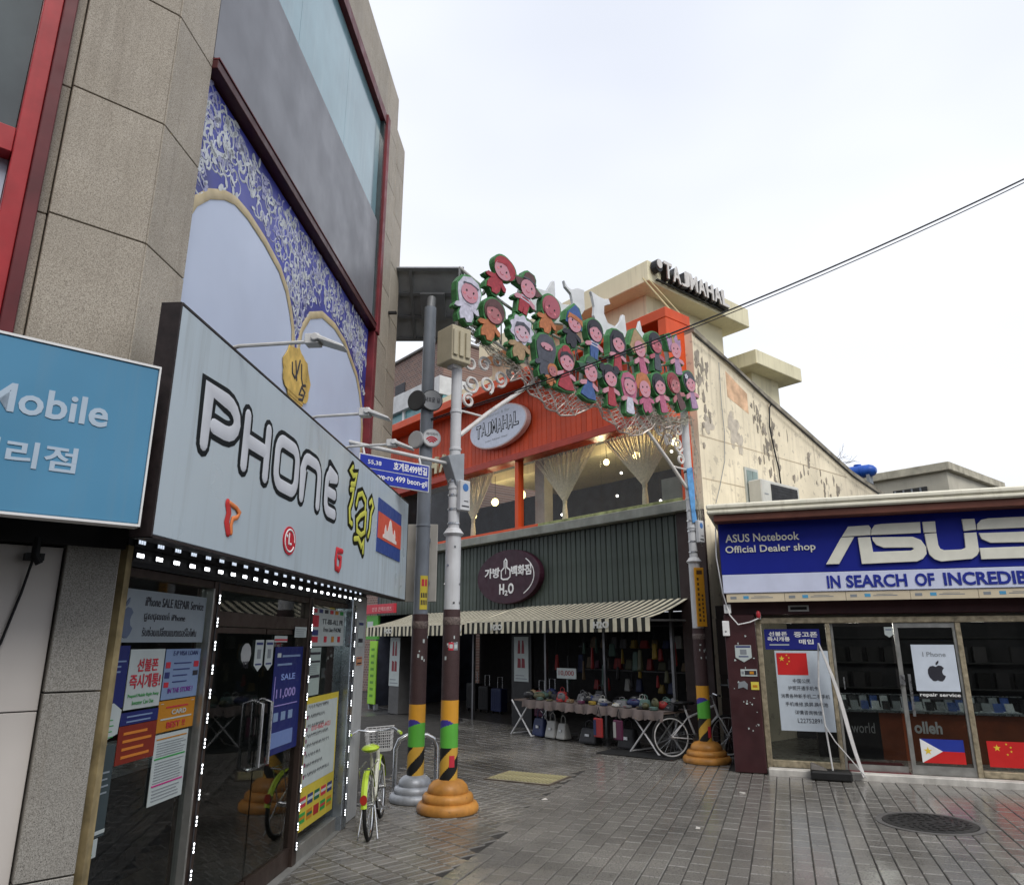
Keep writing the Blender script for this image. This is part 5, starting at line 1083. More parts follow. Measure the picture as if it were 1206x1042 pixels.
# striped awnings
AWC = mat('awning_cream', (.62, .58, .44), rough=.8, var=.15, scale=6); AWD = mat('awning_black', (.025, .026, .022), rough=.8, var=.2)
def awning(label, x0, x1, xb0, xb1, dz=0., h2o=()):
    t = thing('striped_awning', label, 'awning', FT, ((x0 + x1) / 2, -.5, 2.3), 'striped awnings of the bag store')
    n = int((x1 - x0) / .085); b = B()
    for k in range(n):
        f0, f1 = k / n, (k + 1) / n; a0, a1 = x0 + (x1 - x0) * f0, x0 + (x1 - x0) * f1; c0, c1 = xb0 + (xb1 - xb0) * f0, xb0 + (xb1 - xb0) * f1
        for i in range(4):
            g0, g1 = i / 4, (i + 1) / 4; y0, y1 = -.02 - .98 * g0, -.02 - .98 * g1; za, zb = 2.345 - .33 * g0 - .03 * math.sin(math.pi * g0) + dz, 2.345 - .33 * g1 - .03 * math.sin(math.pi * g1) + dz
            xa0, xa1, xc0, xc1 = c0 + (a0 - c0) * g0, c1 + (a1 - c1) * g0, c0 + (a0 - c0) * g1, c1 + (a1 - c1) * g1
            b.add([(xa0, y0, za), (xa1, y0, za), (xc1, y1, zb), (xc0, y1, zb)], [(0, 1, 2, 3)], k % 2)
            b.add([(xa0, y0, za - .006), (xa1, y0, za - .006), (xc1, y1, zb - .006), (xc0, y1, zb - .006)], [(3, 2, 1, 0)], k % 2)
    me = mkmesh('canopy', b, [AWC, AWD], ORG[t.name]); o = bpy.data.objects.new('canopy', me); COL.objects.link(o); o.parent = t
    b = B()
    for k in range(n):
        a0, a1 = x0 + (x1 - x0) * k / n, x0 + (x1 - x0) * (k + 1) / n; q = .012 * math.sin(k * 1.3)
        b.hexa([(a0, -1.006 + q, 1.80 + dz), (a1, -1.006 + q, 1.80 + dz), (a1, -1.000 + q, 1.80 + dz), (a0, -1.0 + q, 1.80 + dz)], [(a0, -1.006, 2.012 + dz), (a1, -1.006, 2.012 + dz), (a1, -1.0, 2.012 + dz), (a0, -1.0, 2.012 + dz)], k % 2)
    va = obj('valance', b, [AWC, AWD], t)
    for x in h2o: txt(t, 'H2O', x, x + .36, 1.86 + dz, 1.97 + dz, -1.02, P('valance_white', (.6, .6, .56)), .004, .05)
    b = B()
    for x in (x0 + .05, (x0 + x1) / 2, x1 - .05): b.tube([(x, -.0, 1.98 + dz), (x, -.97, 1.97 + dz)], .018, 6)
    b.tube([(x0, -.985, 2.0 + dz), (x1, -.985, 2.0 + dz)], .02, 8); obj('frame', b, mat('awning_arm', (.18, .18, .18), rough=.4, metal=.5), t)
awning('long striped cream and black awning over the goods table', -4.85, .06, -4.3, .09, .0, (-3.95, -1.15))
awning('striped cream and black awning behind the two poles', -9.0, -4.95, -8.4, -4.5, -.03, (-8.1, -5.3))
# ================================================================== notebook shop
SHB = mat('shop_dark_red_wall', (.045, .016, .018), rough=.45, var=.25, scale=3); BEAM = mat('brown_fascia_beam', (.13, .045, .03), rough=.5, var=.25, scale=3); COP = mat('pale_roof_coping', (.76, .73, .60), rough=.7, var=.12, scale=2, streak=.35, streakcol=(.3, .26, .18))
WORN = mat('worn_aluminium', (.34, .29, .20), rough=.5, metal=.4, var=.4, scale=14, bump=.2)
t = thing('notebook_shop', 'low shop with pale roof edge, brown beam and worn glazed front', 'shop', FA, (2, 0, 0))
b = B(); b.box(-.58, 5.2, -.55, 4.0, 3.336, 3.40); b.box(-.585, 5.2, -.56, -.40, 3.402, 3.475); obj('roof', b, COP, t, .02)
b = B(); b.box(-.50, 5.2, -.50, -.26, 3.235, 3.333); obj('fascia_beam', b, BEAM, t, .01)
b = B(); b.box(-.49, 5.2, .0, .2, 2.0, 3.33); b.box(-.49, -.09, -.12, .2, 0, 2.0); obj('wall', b, SHB, t, .01)
b = B(); b.box(-.49, -.3, .2, 4.0, 0, 3.33); b.box(-.29, 5.2, 3.4, 3.5, 0, 3.33); obj('wall', b, mat('shop_inner_wall', (.05, .05, .055), rough=.7), t)
b = B(); b.box(-.29, 5.2, .2, 3.4, 1.95, 2.05); obj('ceiling', b, mat('shop_inner_ceiling', (.12, .12, .12), rough=.8), t)
b = B(); b.box(-.085, 5.2, -.1, 3.4, -.02, .06); obj('floor', b, mat('shop_inner_floor', (.22, .21, .19), rough=.3), t)
b = B(); b.box(-.07, 5.2, -.18, -.02, -.02, .075); obj('doorstep', b, mat('white_step', (.52, .50, .46), rough=.5, var=.25, scale=6, streak=.3), t, .01)
b = B()
for x, w_ in ((-.085, .07), (.80, .05), (2.31, .06)): b.box(x, x + w_, -.01, .1, .06, 1.88)
obj('door_post', b, WORN, t, .006)
b = B(); b.box(-.085, 5.2, -.015, .1, 1.885, 1.96); b.box(-.015, .80, -.008, .09, .076, .16); b.box(2.37, 5.2, -.008, .09, .076, .15); obj('frame_rail', b, WORN, t, .006)
for x0, x1 in ((-.013, .798), (2.372, 5.2)): b = B(); b.box(x0, x1, .04, .052, .16, 1.884); obj('pane', b, GLASS_D, t)
# doors: one slid open behind the other, one closed
b = B(); b.box(1.66, 2.28, .03, .042, .18, 1.82); d = obj('door', b, GLASS_D, t)
b = B(); b.box(1.61, 1.66, .01, .06, .075, 1.88); b.box(2.28, 2.308, .01, .06, .075, 1.88); b.box(1.66, 2.28, .012, .058, .075, .18); b.box(1.66, 2.28, .012, .058, 1.82, 1.88); obj('rail', b, ALU, d)
b = B(); b.box(1.70, 1.73, -.03, .0, .75, 1.25); b.box(1.60, 1.66, -.03, .01, 1.12, 1.24); obj('handle', b, STEEL, d)
b = B(); b.box(.87, 1.58, .075, .085, .15, 1.84); d = obj('door', b, GLASS_D, t)
b = B(); b.box(.86, .89, .065, .095, .075, 1.88); b.box(.9, 1.58, .067, .095, .075, .15); obj('rail', b, ALU, d)
b = B(); b.box(.95, .965, .05, .06, 1.05, 1.2); obj('handle', b, STEEL, d)
# sign
t = thing('notebook_sign', 'blue and white ASUS notebook dealer sign along the shop front', 'sign', FA, (1.8, -.25, 2.16))
NAVY = mat('sign_navy', (.008, .017, .24), rough=.55, var=.08, scale=1.2, spec=.2)
b = B(); b.box(-.46, 4.9, -.25, -.02, 2.535, 3.285); obj('upper_panel', b, NAVY, t, .004)
b = B(); b.box(-.455, 4.9, -.25, -.02, 2.285, 2.532); obj('lower_panel', b, mat('sign_band_pale', (.60, .64, .80), rough=.5, var=.06), t, .004)
LGT = P('asus_letter', (.74, .73, .63), rough=.4)
AL = [[[(0.88, 2.63), (1.1, 2.975), (1.26, 2.975), (1.04, 2.63)], [(1.11, 2.985), (1.2, 3.115), (1.45, 3.12), (1.47, 3.08), (1.455, 2.99)]],
      [[(1.46, 2.99), (1.475, 3.06), (1.52, 3.12), (1.6, 3.13), (2.05, 3.13), (2.04, 2.99)], [(1.3, 2.965), (1.45, 2.965), (1.46, 2.77), (1.9, 2.77), (1.94, 2.79), (1.92, 2.81), (1.59, 2.82), (1.51, 2.86), (1.475, 2.92), (1.47, 2.96), (1.94, 2.945), (2.03, 2.9), (2.075, 2.81), (2.07, 2.72), (2.02, 2.66), (1.95, 2.63), (1.31, 2.62)]],
      [[(2.075, 3.13), (2.22, 3.13), (2.215, 2.99), (2.075, 2.99)], [(2.08, 2.975), (2.215, 2.98), (2.215, 2.83), (2.23, 2.78), (2.27, 2.76), (2.46, 2.76), (2.51, 2.78), (2.52, 2.965), (2.655, 2.965), (2.65, 2.73), (2.62, 2.68), (2.56, 2.64), (2.22, 2.62), (2.15, 2.65), (2.10, 2.71), (2.085, 2.81)], [(2.52, 3.14), (2.66, 3.14), (2.66, 3.0), (2.52, 2.99)]],
      [[(2.67, 3.0), (2.68, 3.07), (2.73, 3.12), (2.81, 3.135), (3.30, 3.135), (3.30, 3.0)], [(2.66, 2.77), (2.66, 2.63), (3.2, 2.63), (3.28, 2.67), (3.33, 2.74), (3.33, 2.83), (3.28, 2.91), (3.19, 2.95), (2.68, 2.955), (2.70, 2.88), (2.79, 2.83), (3.17, 2.82), (3.19, 2.80), (3.16, 2.77)]]]
for ps in AL:
    b = B(); [b.prism(p, -.285, -.251) for p in ps]; obj('letter', b, LGT, t, .003)
txt(t, 'ASUS Notebook', -.375, .585, 2.975, 3.085, -.2505, LGT, .012, .012); txt(t, 'Official Dealer shop', -.385, .775, 2.80, 2.925, -.2505, LGT, .012, .012)
SLG = P('slogan_blue', (.012, .025, .26), rough=.7)
for w_, x0, x1 in (('IN', .87, 1.03), ('SEARCH', 1.10, 1.81), ('OF', 1.90, 2.12), ('INCREDIBLE', 2.22, 3.32)): txt(t, w_, x0, x1, 2.325, 2.485, -.2505, SLG, .008, .03, 'letter')
t = thing('strip_banner', 'long narrow pale strip of adverts below the notebook sign', 'banner', FA, (1.8, -.22, 2.16))
for k in range(7):
    x0 = -.42 + .75 * k; b = B(); b.box(x0, x0 + .745, -.235, -.22, 2.165, 2.275); sh = obj('board', b, P('strip_cream', (.58, .50, .36), rand=.08), t)
    b = B(); b.box(x0 + .22, x0 + .29, -.2375, -.2352, 2.205, 2.245); obj('print', b, P('strip_blue', (.08, .3, .5)), sh)
    b = B(); b.box(x0 + .32, x0 + .6, -.237, -.2352, 2.215, 2.225); b.box(x0 + .05, x0 + .13, -.237, -.2352, 2.205, 2.24); b.box(x0 + .36, x0 + .55, -.237, -.2352, 2.235, 2.24); obj('print', b, GK, sh)
# fittings on the dark red wall
t = thing('alarm_bell', 'small red alarm lamp at the dark red door corner', 'alarm', FA, (-.03, -.12, 1.95))
b = B(); b.ellipsoid((-.03, -.14, 2.0), (.03, .03, .055), 12, 8); obj('dome', b, P('alarm_red', (.45, .03, .04), rough=.3), t); b = B(); b.box(-.06, .0, -.12, -.015, 1.94, 2.03); obj('base', b, SG, t)
b = B(); b.box(.36, .62, -.02, -.002, 2.04, 2.12, 0); b.box(.385, .595, -.026, -.0205, 2.06, 2.10, 1); top('wall_vent', 'small grey slot vent above the notebook shop door', 'vent', b, [ALU, BLACK], FA, (.49, -.01, 2.04))
for x, z, lab in ((-.43, 2.02, 'white junction box above the dark red shop wall'), (-.47, 1.72, 'white junction box lower on the edge of the dark red wall')):
    t = thing('junction_box', lab, 'box', FA, (x, -.14, z)); b = B(); b.box(x - .04, x + .05, -.17, -.122, z, z + .12 + .08 * (z < 2)); obj('case', b, WHITE, t, .006); b = B(); b.cyl((x, -.173, z + .06), (x, -.171, z + .06), .012, n=10); obj('screw', b, STEEL, t)
poster(FA, -.37, -.16, 1.38, 1.60, -.124, PW, 'white shield sticker on the dark red shop wall', quad=[(-.37, 1.44), (-.265, 1.38), (-.16, 1.44), (-.16, 1.60), (-.37, 1.60)], bars=[(.05, .95, .86, .96, PK), (.3, .7, .45, .75, GK), (.2, .8, .3, .36, PK)], name='sticker', cat='sticker')
poster(FA, -.32, -.11, 1.20, 1.29, -.124, PW, 'orange and black label on the dark red shop wall', bars=[(.25, .95, .2, .8, INK), (.55, .8, .3, .7, PO), (.05, .2, .3, .7, GK)], name='sticker', cat='sticker')
poster(FA, -.20, -.10, 1.03, 1.13, -.124, P('note_yellow', (.65, .55, .08)), 'small yellow note on the dark red shop wall', name='sticker', cat='sticker', bars=[(.2, .8, .3, .6, PO)])
poster(FA, -.37, -.24, 1.04, 1.14, -.124, GK, 'torn grey sticker remnants on the dark red shop wall', quad=[(-.37, 1.04), (-.30, 1.06), (-.25, 1.03), (-.24, 1.10), (-.28, 1.14), (-.36, 1.12)], name='sticker', cat='sticker')
r = random.Random(31)
t = thing('paper_scrap', 'scattered white scraps of torn stickers on the dark red wall', 'paper scraps', FA, (-.27, -.122, 1.0))
for k in range(22):
    x, z = r.uniform(-.42, -.11), r.choice([r.uniform(.95, 1.75), r.uniform(.5, .95)]); b = B(); b.prism(blob(x, z, r.uniform(.005, .016), r.uniform(.004, .014), 200 + k, 8), -.1235, -.1205); obj('scrap', b, PW, t)
b = B(); b.tube([(-.5, -.2, 3.2), (-.52, -.2, 2.8), (-.47, -.2, 2.3), (-.40, -.2, 2.0), (-.30, -.19, 1.87), (-.15, -.16, 1.90), (-.03, -.15, 1.95)], .008, 6)
top('sagging_cord', 'white cord sagging from the sign corner to the red alarm lamp', 'cord', b, WHITE, FA, (-.5, -.2, 3.2))
# window posters
YA = -.002
poster(FA, .02, .72, 1.545, 1.81, YA + .04, P('poster_royal', (.015, .02, .2)), 'royal blue notice with bold white Korean lettering on the glass', texts=[('선불폰', .08, .42, .66, .88, WHITE, .03), ('즉시개통', .05, .46, .40, .62, WHITE, .03), ('중고폰', .54, .96, .60, .86, WHITE, .03), ('매입', .62, .88, .26, .50, WHITE, .03)], bars=[(.08, .44, .2, .26, PW)])
STAR = lambda cx_, cz_, r_, q=1.: [(cx_ + (r_ if k % 2 == 0 else r_ * .4) * math.sin(k * math.pi / 5), cz_ + q * (r_ if k % 2 == 0 else r_ * .4) * math.cos(k * math.pi / 5)) for k in range(10)]
CHR = P('flag_china_red', (.55, .02, .02)); FYE = P('flag_yellow', (.75, .55, .05))
def star_flag(t, x0, x1, z0, z1, y):
    b = B(); b.box(x0, x1, y - .002, y, z0, z1); f_ = obj('flag', b, CHR, t); W, H = x1 - x0, z1 - z0
    b = B(); b.prism([(x, z) for x, z in STAR(x0 + .17 * W, z0 + .74 * H, .14 * H)], y - .0035, y - .002)
    for a, c in ((.34, .9), (.41, .78), (.41, .62), (.34, .5)): b.prism(STAR(x0 + a * W, z0 + c * H, .05 * H), y - .0035, y - .002)
    obj('stars', b, FYE, f_)
t = poster(FA, .13, .795, .525, 1.53, YA + .0, P('poster_ice', (.50, .56, .62)), 'tall pale poster with a red flag and dark Chinese writing beside the door', texts=[(s_, a, c, e, e + .055, INK, 0) for s_, a, c, e in (('中国公民', .3, .62, .59), ('护照开通手机卡', .2, .75, .50), ('消费各种新手机,二手手机', .05, .95, .40), ('手机维修,换屏,换电池', .12, .9, .30), ('详情咨询微信', .28, .78, .20), ('L22752891', .32, .76, .10))])
star_flag(t, .15, .53, 1.22, 1.50, YA - .003)
t = poster(FA, 1.78, 2.265, 1.05, 1.61, YA + .005, P('poster_white_blue', (.58, .64, .72)), 'white poster with a black apple shape and repair service lettering', texts=[('I Phone', .25, .78, .74, .84, GK, 0)])
b = B(); A0 = lambda P_: [(1.92 + .22 * a, 1.17 + .22 * c) for a, c in P_]; b.prism(A0(APPLE), -.0025, -.0005); b.prism(A0(LEAF), -.0025, -.0005); obj('print', b, INK, t)
poster(FA, 1.80, 2.265, .955, 1.04, YA + .005, BLACK, 'black strip with white repair service lettering on the glass door', texts=[('repair service', .02, .98, .25, .85, WHITE, .02)], name='notice', cat='notice')
t = poster(FA, 1.735, 2.205, .215, .49, YA + .005, P('flag_ph_blue', (.02, .04, .30)), 'blue red and white flag with a yellow sun on the glass door', name='flag', cat='flag')
b = B(); b.prism([(1.735, .215), (2.205, .215), (2.205, .352), (1.97, .352)], -.0035, .0005); obj('red_band', b, CHR, t); b = B(); b.prism([(1.735, .215), (1.97, .352), (1.735, .49)], -.005, -.001); obj('white_triangle', b, WHITE, t); b = B(); b.prism(STAR(1.81, .352, .05), -.0065, -.005); obj('sun', b, FYE, t)
t = thing('flag', 'red flag with yellow stars low in the far right shop window', 'flag', FA, (2.75, .02, .2)); star_flag(t, 2.455, 3.05, .2, .49, YA + .03)
poster(FA, 1.50, 1.60, 1.70, 1.83, .0, PW, 'white shield sticker at the top of the open shop door', quad=[(1.50, 1.735), (1.55, 1.70), (1.60, 1.735), (1.60, 1.83), (1.50, 1.83)], name='sticker', cat='sticker', bars=[(.15, .85, .7, .78, PK)])
# inside: counter and goods
t = thing('phone_counter', 'glass topped phone counter with black and rust red front inside the notebook shop', 'counter', FA, (1.6, 1.3, .06))
b = B(); b.box(.6, 1.43, 1.25, 1.8, .061, .68); obj('front', b, mat('counter_black', (.02, .02, .022), rough=.4), t); b = B(); b.box(1.432, 3.2, 1.25, 1.8, .061, .68); obj('front', b, mat('counter_rust', (.26, .07, .03), rough=.45, var=.2), t)
b = B(); b.box(.6, 3.2, 1.22, 1.82, .682, .70); b.box(.6, 3.2, 1.22, 1.24, .92, .935); obj('edge', b, STEEL, t); b = B(); b.box(.6, 3.2, 1.225, 1.235, .701, .92); obj('pane', b, GLASS, t)
b = B(); b.box(.6, 3.2, 1.3, 1.8, .702, .712); obj('tray', b, mat('tray_lit', (.8, .82, .84), rough=.4), t)
txt(t, 'olleh', 1.86, 2.2, .42, .58, 1.249, WHITE, .004, .03); txt(t, 'world', 1.06, 1.36, .40, .54, 1.249, P('world_white', (.4, .4, .4)), .004, 0)
DEV = [P('device_blue', (.04, .09, .32)), P('device_white', (.58, .6, .62)), P('device_black', (.02, .02, .025)), P('device_grey', (.28, .3, .32))]
for k in range(18):
    x = .68 + .138 * k; m = DEV[(k * 7 + k // 3) % 4]
    for q, yy in enumerate((1.36, 1.56)):
        b = B(); b.hexa([(x, yy, .714), (x + .1, yy, .714), (x + .1, yy + .02, .714), (x, yy + .02, .714)], [(x, yy + .08, .714 + .11 + .06 * q), (x + .1, yy + .08, .714 + .11 + .06 * q), (x + .1, yy + .1, .714 + .11 + .06 * q), (x, yy + .1, .714 + .11 + .06 * q)]); obj('device', b, DEV[(k * 5 + q * 3) % 4], t)
for k, (x, y, lab) in enumerate(((.35, .7, 'lit ceiling light above the pale flag poster'), (1.2, .9, 'lit ceiling light seen through the open shop door'), (2.75, .8, 'lit ceiling light at the left of the far right window'), (3.15, 1.4, 'lit ceiling light at the right of the far right window'))):
    t = thing('ceiling_light', lab, 'ceiling light', FA, (x, y, 1.94), 'lit ceiling lights in the notebook shop'); b = B(); b.box(x - .12, x + .12, y - .05, y + .05, 1.925, 1.949); obj('housing', b, WHITE, t); b = B(); b.box(x - .1, x + .1, y - .04, y + .04, 1.918, 1.924); obj('diffuser', b, SPOT, t); pl_ = bpy.data.lights.new('lamp_light', 'POINT'); pl_.energy = 8; pl_.color = (1., .96, .88); pl_.shadow_soft_size = .08; lo = bpy.data.objects.new('lamp_light', pl_); COL.objects.link(lo); lo.parent = t; lo.location = (0, 0, -.1)
t = thing('back_shelf', 'dim shelf rack with boxed goods at the back of the notebook shop', 'shelf', FA, (1.8, 3.2, .06))
b = B()
for z in (.5, .9, 1.3, 1.7): b.box(-.1, 4.5, 3.1, 3.39, z, z + .02)
obj('shelf_board', b, mat('shelf_grey2', (.05, .05, .05)), t)
b = B(); b.box(0, .18, 0, .12, 0, .24); me = mkmesh('carton', b, [P('carton_mixed2', (.05, .047, .05), rand=.8)]); repeat('carton', me, t, [(-.0 + .26 * k, 3.2, .52 + .4 * q) for k in range(17) for q in range(3) if rnd.random() < .75])
b = B(); b.box(.9, 1.6, -.0, .9, .061, .075); top('door_mat', 'dark red mat inside the open notebook shop door', 'mat', b, P('mat_red', (.12, .015, .02), rough=.9), FA, (1.25, .4, .061))
# banner stand before the door
f = Fr((3.92, 9.72), -20)
t = thing('banner_stand', 'folded white banner stand on a black weighted base before the notebook shop', 'banner stand', f, (0, 0, 0))
b = B(); b.box(-.2, .27, -.13, .13, 0, .11); obj('base', b, mat('base_black', (.014, .014, .014), rough=.5), t, .02); b = B(); b.hexa([(-.2, -.1, .112), (.0, -.1, .112), (.0, .1, .112), (-.2, .1, .112)], [(-.19, -.08, .19), (-.04, -.06, .135), (-.04, .06, .135), (-.19, .08, .19)]); obj('weight', b, P('weight_grey', (.12, .11, .10)), t, .01)
b = B(); b.tube([(.06, 0, .11), (.03, .02, .6), (.0, .03, 1.1), (.05, .0, 1.62)], .011, 8); obj('pole', b, LAMP, t); b = B(); b.tube([(.03, 0, .62), (.12, -.03, .45), (.3, -.05, .22), (.43, -.06, .05)], .007, 6); obj('strut', b, LAMP, t)
b = B(); n = 12; vs = []
for i in range(n + 1):
    q = i / n; x = .05 + .38 * q + .03 * math.sin(q * 5); vs += [(x - .012 - .02 * math.sin(q * 3.1), -.03, 1.63 - 1.58 * q), (x + .012 + .015 * q, .12, 1.63 - 1.58 * q)]
b.add(vs, [(2 * i, 2 * i + 1, 2 * i + 3, 2 * i + 2) for i in range(n)]); b.add([(x + .004, y, z) for x, y, z in vs], [(2 * i + 2, 2 * i + 3, 2 * i + 1, 2 * i) for i in range(n)]); obj('fabric', b, mat('banner_fabric', (.58, .57, .56), rough=.7, var=.1), t)
# air conditioner on the roof behind
t = thing('air_conditioner', 'pale outdoor air conditioner unit with dark grille behind the shop roof', 'air conditioner', FS, (2.4, -.35, 3.6))
b = B(); b.box(1.28, 2.55, -.32, -.05, 3.6, 4.42); obj('case', b, mat('ac_case', (.48, .48, .45), rough=.45, var=.1, streak=.3), t, .02)
b = B(); b.box(1.58, 2.47, -.328, -.321, 3.66, 4.36); obj('grille', b, P('ac_dark', (.012, .012, .013)), t)
b = B(); [b.box(1.58, 2.47, -.333, -.329, 3.70 + .06 * k, 3.708 + .06 * k) for k in range(11)]; obj('slat', b, P('ac_slat', (.015, .015, .016)), t)
b = B(); b.box(1.36, 1.48, -.326, -.321, 4.15, 4.17); obj('badge', b, GK, t)
b = B(); b.box(1.33, 1.40, -.31, -.05, 3.41, 3.6); b.box(2.44, 2.51, -.31, -.05, 3.41, 3.6); obj('foot', b, ALU, t)
# cables on the side wall
b = B(); b.tube([(2.35, -.05, 6.1), (2.25, -.06, 6.0), (2.2, -.05, 5.6), (2.3, -.04, 5.2), (2.4, -.04, 4.8), (2.42, -.04, 4.5)], .014, 6); top('wall_cable', 'thick black cable hanging down the peeling side wall', 'cable', b, BLACK, FS, (2.3, -.05, 4.5))
b = B(); b.tube([(.0, -.08, 6.85), (1.0, -.08, 6.58), (2.2, -.08, 6.12), (3.4, -.08, 5.72), (5.4, -.08, 5.06), (7.3, -.08, 4.66)], .016, 6); top('wall_cable', 'black cable running along the top edge of the peeling side wall', 'cable', b, BLACK, FS, (0, -.08, 6.85))
b = B(); b.tube([(.72, -.03, 6.55), (.70, -.03, 5.8), (.72, -.03, 5.2), (.66, -.03, 4.7), (.45, -.03, 4.2), (.3, -.03, 3.9)], .006, 6); top('wall_cable', 'thin cable down the peeling wall beside the right arch pole', 'cable', b, GK, FS, (.7, -.03, 3.9))
b = B(); p0 = FT.w(-.9, .45, 8.75); p1_ = FS.w(.3, .1, 6.9); b.tube([p0, p1_], .018, 6); b.tube([p0 + Vector((.1, 0, 0)), p1_ + Vector((.12, 0, .02))], .012, 6); top('roof_conduit', 'pair of thin yellow conduits running down from the roof letters', 'conduit', b, mat('conduit_yellow', (.45, .38, .2), rough=.5), FW, tuple(p0))

# ================================================================== buildings behind
t = thing('back_building', 'low white flat roofed building with small dark windows behind the notebook shop', 'building', FQ, (-1.5, 0, 0))
DIRTW = mat('dirty_white_wall', (.52, .49, .40), rough=.85, var=.12, scale=1.2, streak=.5, streakcol=(.25, .22, .15))
b = B(); b.box(-7.0, -.15, .15, 4.6, 0, 6.6); obj('wall', b, DIRTW, t)
b = B(); b.box(-7.0, .0, .0, 4.8, 6.601, 6.86); obj('parapet', b, mat('stained_parapet', (.45, .42, .33), rough=.9, var=.3, scale=3, streak=.6, streakcol=(.16, .14, .10)), t, .02)
b = B(); b.box(-1.75, -.75, .10, .149, 5.72, 6.22); w_ = obj('window', b, P('dark_window_box', (.04, .04, .04)), t); b = B(); [b.box(-1.7 + .25 * k, -1.66 + .25 * k, .06, .099, 5.72, 6.2) for k in range(4)]; b.box(-1.75, -.75, .05, .098, 5.95, 5.98); obj('bar', b, GK, w_)
f = Fr((FQ.w(0, 0, 0).x, FQ.w(0, 0, 0).y), 39.5)
b = B(); b.box(-.15 - .02, -.15 + .02, 1.0, 1.6, 5.6, 6.1); obj('window', b, P('dark_window_box2', (.05, .05, .05)), t)
t = thing('water_tank', 'bright blue plastic water tank on the roof edge', 'water tank', FW, (9.85, 20.2, 6.12), turn=-40)
b = B(); b.tube([(-.7, 0, .32), (-.62, 0, .32), (-.5, 0, .32), (.5, 0, .32), (.62, 0, .32), (.7, 0, .32)], [.12, .24, .3, .3, .24, .12], 18); TB = mat('tank_blue', (.02, .09, .42), rough=.35, var=.15); obj('tank', b, TB, t)
b = B(); b.tube([(-.25, 0, .32), (-.2, 0, .32)], .315, 18); b.tube([(.2, 0, .32), (.25, 0, .32)], .315, 18); obj('band', b, TB, t); b = B(); b.cyl((.1, 0, .58), (.1, 0, .68), .13, n=14); obj('lid', b, TB, t); b = B(); b.box(-.5, -.4, -.25, .25, -.3, .1); b.box(.4, .5, -.25, .25, -.3, .1); obj('leg', b, GK, t)
t.scale = (.8, .75, .6)
# bare tree twigs
def twig(b, p, d, l, r, n, q):
    e = p + d * l; b.tube([p, p.lerp(e, .5) + Vector((q.gauss(0, .02), q.gauss(0, .02), q.gauss(0, .03))), e], [r, r * .85, r * .65], 5)
    if n > 0:
        for k in range(3): twig(b, p.lerp(e, q.uniform(.45, 1)), (d + Vector((q.gauss(0, .45), q.gauss(0, .45), q.gauss(.1, .4)))).normalized(), l * q.uniform(.5, .8), r * .6, n - 1, q)
b = B(); twig(b, Vector((9.0, 22, 0)), Vector((.09, 0, 1)), 6.85, .07, 0, random.Random(3)); t = thing('bare_tree', 'bare leafless tree with thin twigs behind the peeling wall', 'tree', FW, (9.0, 22, 0)); obj('trunk', b, mat('bark', (.10, .085, .075), rough=.9), t)
b = B(); q = random.Random(4)
for k in range(2): twig(b, Vector((9.6, 22, 6.75 + .1 * k)), Vector((.8, 0, .3 + .15 * k)).normalized(), .7, .012, 2, q)
obj('crown', b, MATS['bark'], t)
# brick house to the left behind
t = thing('brick_house', 'brown brick building with a pale band and dark window behind the grey pole', 'building', FK, (1, 0, 0))
m = bpy.data.materials.new('brown_brick'); m.use_nodes = True; n_ = m.node_tree.nodes; l_ = m.node_tree.links; br = n_.new('ShaderNodeTexBrick'); tcn = n_.new('ShaderNodeTexCoord'); mpn = n_.new('ShaderNodeMapping'); mpn.inputs['Rotation'].default_value = (R_(90), 0, 0)
l_.new(tcn.outputs['Object'], mpn.inputs['Vector']); l_.new(mpn.outputs[0], br.inputs['Vector']); br.inputs['Scale'].default_value = 3.0; br.inputs['Color1'].default_value = (.22, .12, .09, 1); br.inputs['Color2'].default_value = (.13, .08, .07, 1); br.inputs['Mortar'].default_value = (.28, .24, .21, 1); br.inputs['Mortar Size'].default_value = .03
l_.new(br.outputs['Color'], n_['Principled BSDF'].inputs['Base Color']); n_['Principled BSDF'].inputs['Roughness'].default_value = .85
b = B(); b.box(-3, 3.4, .0, 5, 10.1, 11.42); b.box(-3, 3.4, .3, 5, 0, 8.9); obj('wall', b, m, t)
b = B(); b.box(-3, 3.45, -.08, 5, 11.422, 11.5); obj('roof_edge', b, mat('roof_grey', (.12, .11, .10)), t)
b = B(); b.box(.35, 1.0, -.03, .0, 10.15, 10.55); w_ = obj('window', b, P('window_dark_far', (.03, .03, .035)), t); b = B(); b.box(.33, 1.02, -.06, -.031, 10.11, 10.148); obj('sill', b, WHITE, w_)
b = B(); b.box(-3, 3.42, -.15, 5, 9.45, 10.08); obj('band', b, mat('pale_band', (.55, .56, .56), rough=.6), t)
b = B(); b.box(-3, .95, .0, .2, 8.92, 9.44); b.box(1.05, 3.4, .02, .2, 8.92, 9.44); obj('pane', b, mat('cyan_film_glass', (.16, .34, .36), rough=.15, var=.2), t); b = B(); b.box(.95, 1.05, -.05, .2, 8.9, 9.449); b.box(-3, 3.42, -.05, .29, 8.82, 8.9); obj('frame', b, WHITE, t)
b = B(); [b.box(x, x + .25, .3, .55, 11.502, 11.65) for x in (.9, 1.6)]; obj('roof_vent', b, MATS['roof_grey'], t)
